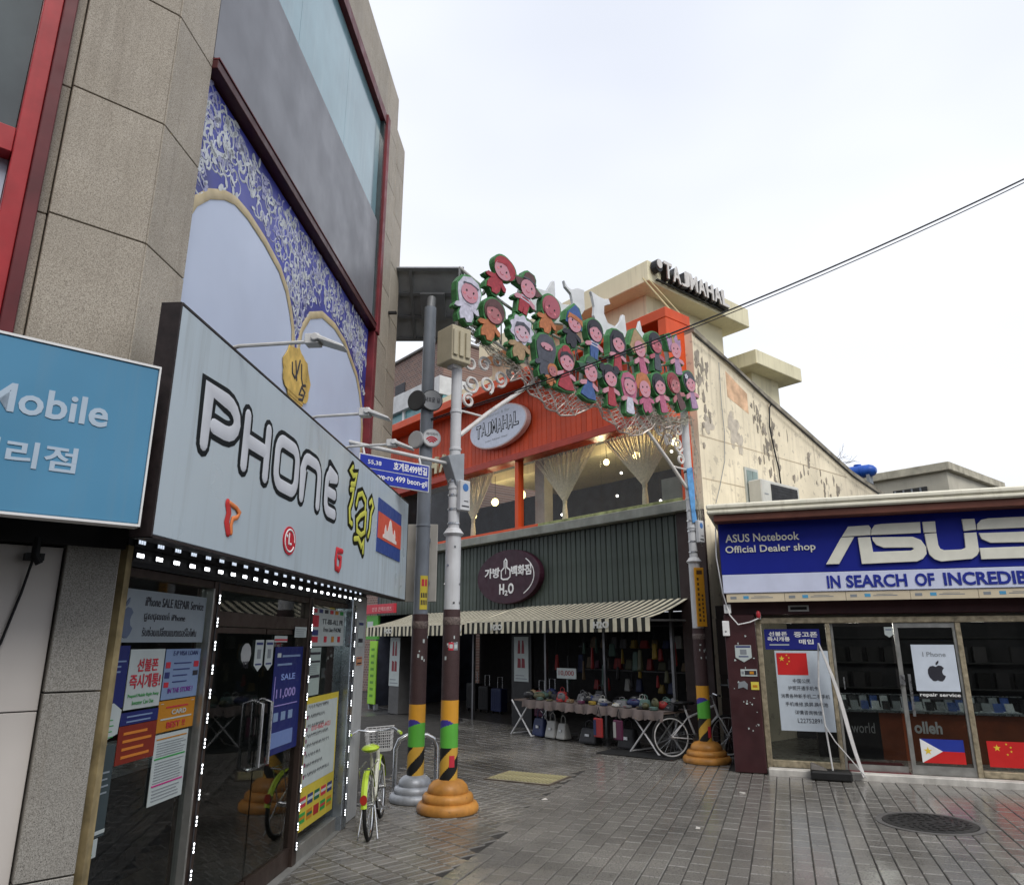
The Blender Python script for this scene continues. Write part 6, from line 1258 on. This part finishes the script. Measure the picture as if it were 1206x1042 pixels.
# unseen building added behind the viewer to darken reflections in the shop glass
FO = Fr((0, -8.5), 0)
t = thing('unseen_building', 'plain grey unseen building added across the street to darken the shop glass', 'building', FO, (0, 0, 0))
b = B(); b.box(-16, 16, -6, 0, 0, 7.5); obj('wall', b, mat('opposite_wall', (.20, .19, .18), rough=.85), t)
OG = mat('opposite_glass', (.03, .035, .04), rough=.2)
b = B(); b.box(-.7, .7, 0, .05, 0, 1.2); me = mkmesh('window', b, OG)
repeat('window', me, t, [(-15 + 2.2 * k, .0, 3.6 + 2.0 * q) for k in range(14) for q in range(2)])
b = B(); b.box(-1.6, 1.6, 0, .05, 0, 2.3); me = mkmesh('shutter', b, mat('opposite_shutter', (.07, .07, .07), rough=.6)); repeat('shutter', me, t, [(-14 + 4 * k, .0, .05) for k in range(8)])
# ================================================================== left end of the bag store: neighbour signs
t = thing('lime_banner', 'tall lime green vertical banner beside the bag store', 'banner', FT, (-9.5, -.5, .1))
b = B(); b.box(-9.68, -9.30, -.52, -.49, .13, 1.66); obj('panel', b, P('lime_panel', (.30, .60, .05)), t, .004); b = B(); [b.box(-9.58, -9.42, -.524, -.521, .3 + .16 * k, .36 + .16 * k) for k in range(8)]; obj('print', b, P('lime_dark', (.10, .28, .03)), t)
b = B(); b.box(-9.66, -9.6, -.5, -.4, 0, .13); b.box(-9.38, -9.32, -.5, -.4, 0, .13); obj('foot', b, GK, t)
b = B(); b.box(-9.95, -9.35, -.5, -.44, 1.70, 2.3, 0); b.box(-9.9, -9.6, -.505, -.501, 1.9, 2.15, 1); top('green_shop_sign', 'small green shop sign above the lime banner', 'sign', b, [P('green_sign', (.08, .32, .04)), PW], FT, (-9.6, -.47, 1.7))
t = thing('red_shop_sign', 'red shop sign with white lettering beside the awning', 'sign', FT, (-9.2, -.5, 2.32)); b = B(); b.box(-9.98, -8.5, -.55, -.47, 2.34, 2.57); obj('panel', b, P('red_sign', (.50, .04, .06)), t, .004); txt(t, '안경 콘택트렌즈', -9.6, -8.6, 2.39, 2.5, -.551, P('sign_pink', (.62, .3, .3)), .003, .02)
b = B(); b.box(-8.45, -8.0, -.62, -.3, 0, 1.75, 0); top('store_pillar', 'dark square pillar carrying a picture poster at the bag store end', 'pillar', b, mat('pillar_grey', (.10, .10, .10), rough=.7), FT, (-8.2, -.46, 0))
for x0, x1, y, lab in ((-8.46, -8.0, -.625, 'tall poster with two red bag pictures on the dark pillar'), (-4.31, -3.86, -.12, 'tall poster with two red bag pictures under the long awning')):
    t = poster(FT, x0, x1, .62 if x0 < -5 else .87, 1.74, y, PW, lab, group='tall bag picture posters', bars=[(.1, .9, .05, .07, GK), (.1, .7, .12, .14, GK)])
    W = x1 - x0; zb = .62 if x0 < -5 else .87; H = 1.74 - zb
    b = B()
    for cx_ in (.35, .62): b.prism([(x0 + (cx_ + a) * W, zb + c * H) for a, c in ((-.1, .62), (.1, .62), (.08, .8), (.04, .92), (-.04, .92), (-.08, .8))], y - .006, y - .003)
    for cx_ in (.36, .64): b.prism([(x0 + (cx_ + a) * W, zb + c * H) for a, c in ((-.12, .3), (.12, .3), (.1, .5), (-.1, .52))], y - .006, y - .003)
    obj('print', b, P('print_dark_red', (.22, .02, .03)), t)
b = B(); b.box(-4.4, -3.78, -.115, -.05, .0, 1.78); top('poster_panel', 'dark narrow panel behind the poster under the long awning', 'screen', b, BLACK, FT, (-4.1, -.08, 0))  # plain flat panel carrying the poster
# ================================================================== goods of the bag store
t = thing('goods_table', 'long folding table with crossed white legs and draped cloth edge before the bag store', 'table', FT, (-1.5, -.65, 0))
b = B(); b.box(-3.25, .25, -1.0, -.35, .60, .625); obj('top', b, mat('table_board', (.16, .12, .10), rough=.7), t)
for x, w_ in ((-3.1, .55), (-.2, .55)):
    for s_ in (-1, 1):
        for yy in (-.96, -.4):
            b = B(); b.tube([(x - s_ * w_ / 2, yy + .01 * s_, .6), (x + s_ * w_ / 2, yy + .01 * s_, .012)], .014, 8); obj('leg', b, P('white_tube', (.62, .62, .62)), t)
    b = B(); b.tube([(x - w_ / 2, -.96, .02), (x - w_ / 2, -.4, .02)], .012, 6); b.tube([(x + w_ / 2, -.96, .02), (x + w_ / 2, -.4, .02)], .012, 6); obj('foot_bar', b, MATS['white_tube'], t)
b = B(); vs = []; n = 90
for i in range(n + 1):
    x = -3.0 + 3.25 * i / n; q = .018 * math.sin(i * .9) + .01 * math.sin(i * 2.1); vs += [(x, -1.01, .635), (x, -1.025 + q, .56), (x, -1.03 + q * 1.6, .50 + .012 * math.sin(i * .55) + .01 * math.sin(i * 1.7))]
b.add(vs, [(3 * i + k, 3 * i + 3 + k, 3 * i + 4 + k, 3 * i + 1 + k) for i in range(n) for k in (0, 1)], 0, True); b.add([(-3.0, -1.01, .635), (.25, -1.01, .635), (.25, -.34, .635), (-3.0, -.34, .635)], [(0, 1, 2, 3)]); obj('cloth', b, mat('table_cloth', (.15, .12, .11), rough=.8, var=.2, scale=5), t)
BAGC = [P('bag_' + n_, c) for n_, c in (('red', (.30, .03, .03)), ('black', (.018, .018, .02)), ('navy', (.02, .03, .09)), ('tan', (.16, .11, .06)), ('teal', (.08, .14, .12)), ('white', (.34, .34, .32)), ('plum', (.09, .02, .05)), ('olive', (.08, .08, .04)), ('grey', (.12, .12, .125)), ('yellow', (.28, .19, .03)))]
CN = ['red', 'black', 'navy', 'tan', 'teal', 'white', 'plum', 'olive', 'grey', 'yellow']
def bag(fr, x, y, z, w_, d_, h, k, label, group, name='handbag', cat='bag'):
    t = thing(name, label, cat, fr, (x, y, z), group); b = B()
    lo = [(x - w_ / 2, y - d_ / 2, z), (x + w_ / 2, y - d_ / 2, z), (x + w_ / 2, y + d_ / 2, z), (x - w_ / 2, y + d_ / 2, z)]; q = .82
    b.hexa(lo, [(x - w_ / 2 * q, y - d_ / 5, z + h), (x + w_ / 2 * q, y - d_ / 5, z + h), (x + w_ / 2 * q, y + d_ / 5, z + h), (x - w_ / 2 * q, y + d_ / 5, z + h)]); obj('body', b, BAGC[k], t, min(w_, d_, h) * .16, seg=2)
    b = B(); b.tube([(x - w_ * .25, y, z + h * .97), (x - w_ * .22, y, z + h * 1.35), (x, y, z + h * 1.5), (x + w_ * .22, y, z + h * 1.35), (x + w_ * .25, y, z + h * .97)], w_ * .035, 6); obj('handle', b, BAGC[k], t)
    b = B(); b.box(x - w_ * .12, x + w_ * .12, y - d_ / 2 * .75 - .012, y - d_ / 2 * .6, z + h * .45, z + h * .6); obj('clasp', b, STEEL, t); return t
r = random.Random(77)
# goods on the table
GX = [(-2.95, 8, .10), (-2.72, 5, .07), (-2.5, 1, .10), (-2.3, 0, .15), (-2.08, 0, .10), (-1.85, 8, .13), (-1.62, 8, .10), (-1.42, 1, .20), (-1.18, 5, .10), (-.95, 1, .09), (-.72, 8, .10), (-.48, 5, .13), (-.25, 4, .14), (-.02, 4, .12), (.15, 1, .08)]
nth = ['first', 'second', 'third', 'fourth', 'fifth', 'sixth', 'seventh', 'eighth', 'ninth', 'tenth', 'eleventh', 'twelfth', 'thirteenth', 'fourteenth', 'fifteenth', 'sixteenth', 'seventeenth', 'eighteenth', 'nineteenth', 'twentieth']
for i, (x, k, h) in enumerate(GX): bag(FT, x, -.75 + r.uniform(-.12, .2), .638, r.uniform(.17, .24), r.uniform(.1, .16), h, k, '%s bag on the goods table, %s from its left end' % (CN[k], nth[i]), 'bags on the goods table')
for i in range(12):
    x = -2.85 + .26 * i; k = (i * 3 + 1) % 10; h = r.uniform(.03, .06); t = thing('wallet', 'small %s wallet on the front edge of the goods table, %s from the left' % (CN[k], nth[i]), 'wallet', FT, (x, -.96, .638), 'wallets on the goods table'); b = B(); b.box(x - .06, x + .06, -.99, -.91, .638, .638 + h); obj('body', b, BAGC[k], t, .012); b = B(); b.box(x - .062, x + .0, -.992, -.905, .638 + h * .45, .638 + h * .6); obj('flap', b, BAGC[(k + 2) % 10], t)
# things below the table
for i, (x, z, w_, h, k) in enumerate(((-2.75, .02, .3, .3, 2), (-2.42, .02, .26, .28, 5), (-2.15, .02, .22, .26, 5), (-1.5, .02, .4, .24, 1), (-.65, .02, .36, .3, 1))): bag(FT, x, -.8, z, w_, .2, h, k, '%s bag standing on the ground under the table, %s from the left' % (CN[k], nth[i]), 'bags under the goods table')
for i, (x, k) in enumerate(((-1.05, 0), (-.62, 6))):
    t = thing('hanging_purse', '%s purse hanging from the table edge' % CN[k], 'purse', FT, (x, -1.05, .2), 'purses hanging from the goods table'); b = B(); b.box(x - .09, x + .09, -1.09, -1.05, .17, .46); obj('body', b, BAGC[k], t, .015, seg=2); b = B(); b.tube([(x - .06, -1.06, .45), (x, -1.05, .62), (x + .06, -1.06, .45)], .007, 6); obj('strap', b, BAGC[1], t); b = B(); b.box(x - .085, x - .03, -1.095, -1.0905, .2, .43); obj('panel', b, BAGC[2 if k == 0 else 5], t)
t = thing('price_card', 'white price card reading 10,000 standing on the goods table', 'price card', FT, (-2.35, -.5, .64)); b = B(); b.box(-2.36, -2.34, -.5, -.48, .636, 1.1); obj('stick', b, GK, t); b = B(); b.box(-2.6, -2.1, -.52, -.505, 1.0, 1.18); obj('card', b, PW, t); txt(t, '10,000', -2.55, -2.15, 1.04, 1.14, -.521, P('ink_faded_red', (.3, .1, .1)), .002, .02)
# loose piles on the table and goods hung along the store front
for i, x in enumerate(sorted(r.uniform(-3.0, .2) for _ in range(46))):
    y = r.uniform(-.95, -.42); k = r.choice([1, 1, 8, 8, 5, 2, 3, 0, 4, 7]); w_ = r.uniform(.07, .16); h = r.uniform(.03, .09)
    t = thing('loose_pouch', '%s loose pouch heaped among the bags on the table, %s from the left' % (CN[k], ordw(i + 1)), 'pouch', FT, (x, y, .64), 'loose pouches heaped on the goods table')
    t.rotation_euler[2] += r.uniform(-.8, .8); b = B(); b.ellipsoid((x, y, .64 + h), (w_, w_ * .6, h), 10, 6); obj('body', b, BAGC[k], t); b = B(); b.tube([(x - w_ * .5, y - w_ * .3, .64 + h * 1.5), (x, y - w_ * .45, .64 + h * 1.75), (x + w_ * .5, y - w_ * .3, .64 + h * 1.5)], .006, 5); obj('zip', b, BAGC[(k + 4) % 10], t)
for i in range(26):
    x = -3.45 + .14 * i + r.uniform(-.05, .05); y = r.uniform(.1, .6); z = r.uniform(.75, 1.45); k = r.choice([1, 2, 6, 8, 0, 3, 9, 4, 7, 1]); w_ = r.uniform(.07, .15); h = r.uniform(.18, .42)
    t = thing('hung_goods', '%s cloth goods hung behind the table, %s from the left' % (CN[k], ordw(i + 1)), 'hung goods', FT, (x, y, z), 'cloth goods hung behind the table')
    t.rotation_euler[2] += r.uniform(-.9, .9); b = B(); b.hexa([(x - w_ / 2, y - .03, z), (x + w_ / 2, y - .04, z + r.uniform(0, .05)), (x + w_ / 2, y + .03, z), (x - w_ / 2, y + .03, z)], [(x - w_ * .35, y - .015, z + h), (x + w_ * .35, y - .015, z + h), (x + w_ * .35, y + .015, z + h), (x - w_ * .35, y + .015, z + h)]); obj('body', b, BAGC[k], t, .018); b = B(); b.tube([(x, y, z + h), (x, y, 2.2)], .004, 4); obj('cord', b, BAGC[1], t)
# wall of hanging bags inside
idx = 0
for row, (z, y) in enumerate(((1.52, 1.0), (1.12, 1.15), (.72, 1.1))):
    for i in range(13):
        x = -3.4 + .27 * i + r.uniform(-.05, .05); k = r.randrange(10)
        if row == 2 and i % 3 == 0: continue
        w_ = r.uniform(.14, .22); h = r.uniform(.14, .24)
        t = thing('hanging_bag', '%s bag hanging in the dark store, %s row, %s from the left' % (CN[k], ('top', 'middle', 'bottom')[row], nth[i]), 'bag', FT, (x, y, z), 'bags hanging in the dark store')
        b = B(); b.hexa([(x - w_ / 2, y - .05, z), (x + w_ / 2, y - .05, z), (x + w_ / 2, y + .05, z), (x - w_ / 2, y + .05, z)], [(x - w_ * .4, y - .02, z + h), (x + w_ * .4, y - .02, z + h), (x + w_ * .4, y + .02, z + h), (x - w_ * .4, y + .02, z + h)]); obj('body', b, BAGC[k], t, .015)
        b = B(); b.tube([(x - w_ * .3, y, z + h), (x, y, z + h + .12), (x + w_ * .3, y, z + h)], .006, 5); obj('strap', b, BAGC[1], t)
for i, z in enumerate((1.93, 1.55, 1.1)):
    b = B(); b.tube([(-3.6, 1.05, z), (.1, 1.05, z)], .012, 6); top('hanging_rail', 'steel hanging rail in the dark bag store, %s one' % ('top', 'middle', 'lowest')[i], 'rail', b, mat('dull_rail', (.08, .08, .08), rough=.4, metal=.5), FT, (-1.8, 1.05, z), group='hanging rails in the bag store')
for i, (x, k, h) in enumerate(((-7.6, 1, .6), (-7.1, 1, .55), (-6.6, 2, .52), (-5.5, 1, .6), (-5.1, 6, .5), (-4.75, 1, .55))):
    t = thing('suitcase', '%s upright suitcase in the dark store behind the poles, %s from the left' % (CN[k], nth[i]), 'suitcase', FT, (x, 1.3, 0), 'suitcases in the dark store'); b = B(); b.box(x - .19, x + .19, 1.2, 1.42, .05, .05 + h); obj('shell', b, BAGC[k], t, .03, seg=2); b = B(); b.tube([(x - .09, 1.34, .05 + h), (x - .09, 1.34, .3 + h), (x + .09, 1.34, .3 + h), (x + .09, 1.34, .05 + h)], .009, 6); obj('handle', b, STEEL, t)
    for dx in (-.15, .15): b = B(); b.cyl((x + dx - .015, 1.25, .03), (x + dx + .015, 1.25, .03), .03, n=10); obj('wheel', b, BLACK, t)
    b = B(); [b.box(x - .12 + .08 * q, x - .10 + .08 * q, 1.193, 1.1995, .12, h - .02) for q in range(4)]; obj('rib', b, BAGC[k], t)
# dark gate in the gap between the two shops
t = thing('side_gate', 'dark brown gate in the gap between the bag store and the notebook shop', 'gate', FA, (-.8, 1.6, 0))
b = B(); b.box(-1.0, -.50, 1.6, 1.66, .02, 2.2); obj('leaf', b, mat('gate_brown', (.02, .014, .013), rough=.55, var=.2), t); b = B(); b.box(-.62, -.58, 1.57, 1.6, .95, 1.08); b.box(-.75, -.57, 1.585, 1.6, .98, 1.0); obj('latch', b, GK, t); b = B(); b.box(-.95, -.55, 1.59, 1.599, .15, .8); b.box(-.95, -.55, 1.59, 1.599, 1.15, 2.0); obj('panel', b, mat('gate_panel', (.03, .02, .018), rough=.5), t)

# ================================================================== bicycles and rack
def bike(label, pos, heading, frame_m, fender_m, sc, basket, tyre_r=.31, wb=.98, lean=0.):
    t = thing('bicycle', label, 'bicycle', FW, (*pos, 0), turn=.01)
    from mathutils import Matrix
    t.matrix_world = Matrix.Translation((*pos, 0)) @ Matrix.Rotation(heading, 4, 'Z') @ Matrix.Rotation(lean, 4, 'X') @ Matrix.Diagonal((sc, sc, sc, 1)); ORG[t.name] = Vector((0, 0, 0))
    RUB = mat('tyre_rubber', (.015, .015, .015), rough=.8)
    for x0 in (0., wb):
        b = B(); b.tube([(x0 + tyre_r * math.cos(a), 0, tyre_r + tyre_r * math.sin(a)) for a in [6.283 * i / 40 for i in range(40)]], .020, 8, closed=True); w_ = obj('wheel', b, RUB, t)
        b = B(); b.tube([(x0 + (tyre_r - .028) * math.cos(a), 0, tyre_r + (tyre_r - .028) * math.sin(a)) for a in [6.283 * i / 40 for i in range(40)]], .012, 6, closed=True); obj('rim', b, LAMP if fender_m is None else STEEL, w_)
        b = B(); b.cyl((x0, -.045, tyre_r), (x0, .045, tyre_r), .024, n=12)
        for i in range(18): a = 6.283 * i / 18; b.tube([(x0 + .02 * math.cos(a + .6), .02 * (-1) ** i, tyre_r + .02 * math.sin(a + .6)), (x0 + (tyre_r - .03) * math.cos(a), 0, tyre_r + (tyre_r - .03) * math.sin(a))], .0018, 4, cap=False)
        obj('spokes', b, STEEL, w_)
        if fender_m: b = B(); vs = []
        if fender_m:
            rng = (20, 175) if x0 == 0 else (10, 140)
            for i in range(21):
                a = R_(rng[0] + (rng[1] - rng[0]) * i / 20); rr = tyre_r + .035
                for yy, dr in ((-.03, -.012), (0, .004), (.03, -.012)): vs.append((x0 + (rr + dr) * math.cos(a), yy, tyre_r + (rr + dr) * math.sin(a)))
            b.add(vs, [(3 * i + k, 3 * i + k + 1, 3 * i + k + 4, 3 * i + k + 3) for i in range(20) for k in (0, 1)], 0, True); obj('fender', b, fender_m, t)
    bb_ = (.43, 0, .27); seat = (.28, 0, .72); head_t = (.80, 0, .78); head_b = (.84, 0, .62)
    b = B(); b.tube([bb_, (.33, 0, .56), seat], .017, 8)
    if basket: b.tube([bb_, (.55, 0, .36), (.70, 0, .52), head_b], .022, 8); b.tube([(.37, 0, .42), (.55, 0, .45), (.72, 0, .58), head_b], .017, 8)
    else: b.tube([bb_, head_b], .021, 8); b.tube([(.315, 0, .60), head_t], .018, 8)
    for yy in (-.05, .05): b.tube([bb_, (0, yy, tyre_r)], .010, 6); b.tube([(.31, 0, .60), (0, yy, tyre_r)], .009, 6); b.tube([head_b, (.87, yy, .55), (wb, yy, tyre_r)], .011, 6)
    b.tube([head_b, head_t], .021, 8); obj('frame', b, frame_m, t)
    b = B(); b.tube([seat, (.26, 0, .80)], .014, 8); obj('stem', b, STEEL, t); b = B(); b.tube([head_t, (.77, 0, .92)], .013, 8); obj('stem', b, STEEL, t); b = B()
    b.tube([(.58 if basket else .74, -.27, .93), (.70, -.20, .96), (.77, -.08, .93), (.77, .08, .93), (.70, .20, .96), (.58 if basket else .74, .27, .93)], .011, 8); obj('handlebar', b, STEEL, t)
    for s_ in (-1, 1): b = B(); b.tube([(.585 if basket else .745, s_ * .265, .93), (.50 if basket else .74, s_ * .30 if basket else s_ * .36, .92)], .017, 8); obj('grip', b, fender_m or BLACK, t); b = B(); b.tube([(.68, s_ * .2, .945), (.60, s_ * .26, .90)], .006, 6); obj('brake_lever', b, STEEL, t)
    b = B(); b.ellipsoid((.22, 0, .82), (.14, .095, .04), 14, 8); b.ellipsoid((.36, 0, .82), (.10, .035, .03), 12, 6); obj('saddle', b, fender_m or BLACK, t)
    b = B(); b.lathe([(.09, -.004), (.09, .004)], 0, 0, 20); b.v = [(bb_[0] + p[0], -.05 + p[2], bb_[2] + p[1]) for p in b.v]; b.tube([(bb_[0], -.06, bb_[2]), (bb_[0] + .12, -.07, bb_[2] - .1)], .010, 6); b.tube([(bb_[0], .06, bb_[2]), (bb_[0] - .12, .07, bb_[2] + .1)], .010, 6); b.box(bb_[0] + .09, bb_[0] + .16, -.15, -.07, bb_[2] - .115, bb_[2] - .09); b.box(bb_[0] - .16, bb_[0] - .09, .07, .15, bb_[2] + .09, bb_[2] + .115); b.tube([(0, -.05, tyre_r + .03), (bb_[0], -.05, bb_[2] + .085)], .004, 4); b.tube([(0, -.05, tyre_r - .03), (bb_[0], -.05, bb_[2] - .085)], .004, 4); obj('crank', b, STEEL, t)
    if basket:
        b = B(); c = (.98, .83)
        for z in (.70, .76, .82, .88, .94): q = .85 + .15 * (z - .70) / .24; b.tube([(c[0] - .12 * q, -.16 * q, z), (c[0] + .14 * q, -.16 * q, z), (c[0] + .14 * q, .16 * q, z), (c[0] - .12 * q, .16 * q, z)], .0045 if z < .94 else .007, 5, closed=True)
        for i in range(7):
            y = -.15 + .05 * i
            for x in (-.115, .135): b.tube([(c[0] + x * .86, y * .86, .70), (c[0] + x, y, .94)], .0035, 4)
        for i in range(5):
            x = -.11 + .06 * i
            for y in (-.155, .155): b.tube([(c[0] + x * .86, y * .86, .70), (c[0] + x, y, .94)], .0035, 4)
            b.tube([(c[0] + x * .86, -.135, .70), (c[0] + x * .86, .135, .70)], .0035, 4)
        obj('basket', b, P('basket_white', (.5, .5, .5)), t)
        b = B(); [b.tube([(-.25, yy, .68), (.3, yy, .68)], .007, 6) for yy in (-.06, .06)]; b.tube([(-.25, -.06, .68), (-.25, .06, .68)], .007, 6); b.tube([(-.2, .06, .68), (0, .06, .31)], .006, 6); b.tube([(-.2, -.06, .68), (0, -.06, .31)], .006, 6); obj('carrier', b, STEEL, t)
        b = B(); b.ell2(0, 0, .035, .045, -.01, .01, 14); b.v = [(-.335 + p[1], p[0], .42 + p[2]) for p in b.v]; obj('reflector', b, P('reflector_red', (.35, .03, .02), rough=.2), t)
        b = B(); b.tube([(0, .06, .31), (-.12, .1, .02)], .008, 6); b.tube([(0, -.06, .31), (-.12, -.1, .02)], .008, 6); obj('stand', b, STEEL, t)
    return t
LIME = P('lime_paint', (.42, .58, .04), rough=.3, coat=.4)
bike('lime green city bicycle with white basket parked beside the phone shop', (-1.24, 6.95), R_(93), P('bike_cream', (.6, .6, .5), rough=.3, coat=.4), LIME, .86, True, lean=R_(-4))
bike('white sports bicycle parked behind the orange pole base by the goods table', (2.36, 11.42), R_(10), P('bike_white', (.62, .62, .62), rough=.3, coat=.3), None, .92, False, lean=R_(-5))
for k, (x, y, lab) in enumerate(((-1.1, 8.95, 'stainless bicycle hoop behind the grey pole, the one nearer the phone shop'), (-.8, 9.15, 'stainless bicycle hoop behind the grey pole, the one nearer the white pole'))):
    t = thing('bicycle_rack', lab, 'bicycle rack', FW, (x, y, 0), 'stainless bicycle hoops', turn=90 if k == 1 else 20)
    b = B(); b.tube([(-.24, 0, 0), (-.24, 0, .47), (-.20, 0, .56), (-.12, 0, .60), (.12, 0, .60), (.20, 0, .56), (.24, 0, .47), (.24, 0, 0)], .028, 12); obj('hoop', b, STEEL, t)
    b = B(); [b.lathe([(.06, 0.001), (.06, .01), (.03, .014)], x_, 0, 14) for x_ in (-.24, .24)]; obj('flange', b, STEEL, t)

# small litter on the wet paving
for x, y, a, lab in ((.35, 8.55, .4, 'crumpled white paper scrap on the paving past the orange pole base'), (1.7, 7.3, 1.2, 'pale cigarette packet scrap lying on the front paving'), (2.6, 8.9, 2.2, 'tiny torn ticket on the paving before the notebook shop')):
    t = thing('paper_scrap', lab, 'litter', FW, (x, y, .0), turn=math.degrees(a)); b = B(); b.hexa([(-.035, -.02, .003), (.035, -.022, .003), (.03, .022, .003), (-.03, .02, .003)], [(-.03, -.012, .012), (.028, -.02, .006), (.022, .018, .016), (-.02, .012, .008)]); obj('sheet', b, P('litter_paper', (.5, .48, .44)), t, .002)
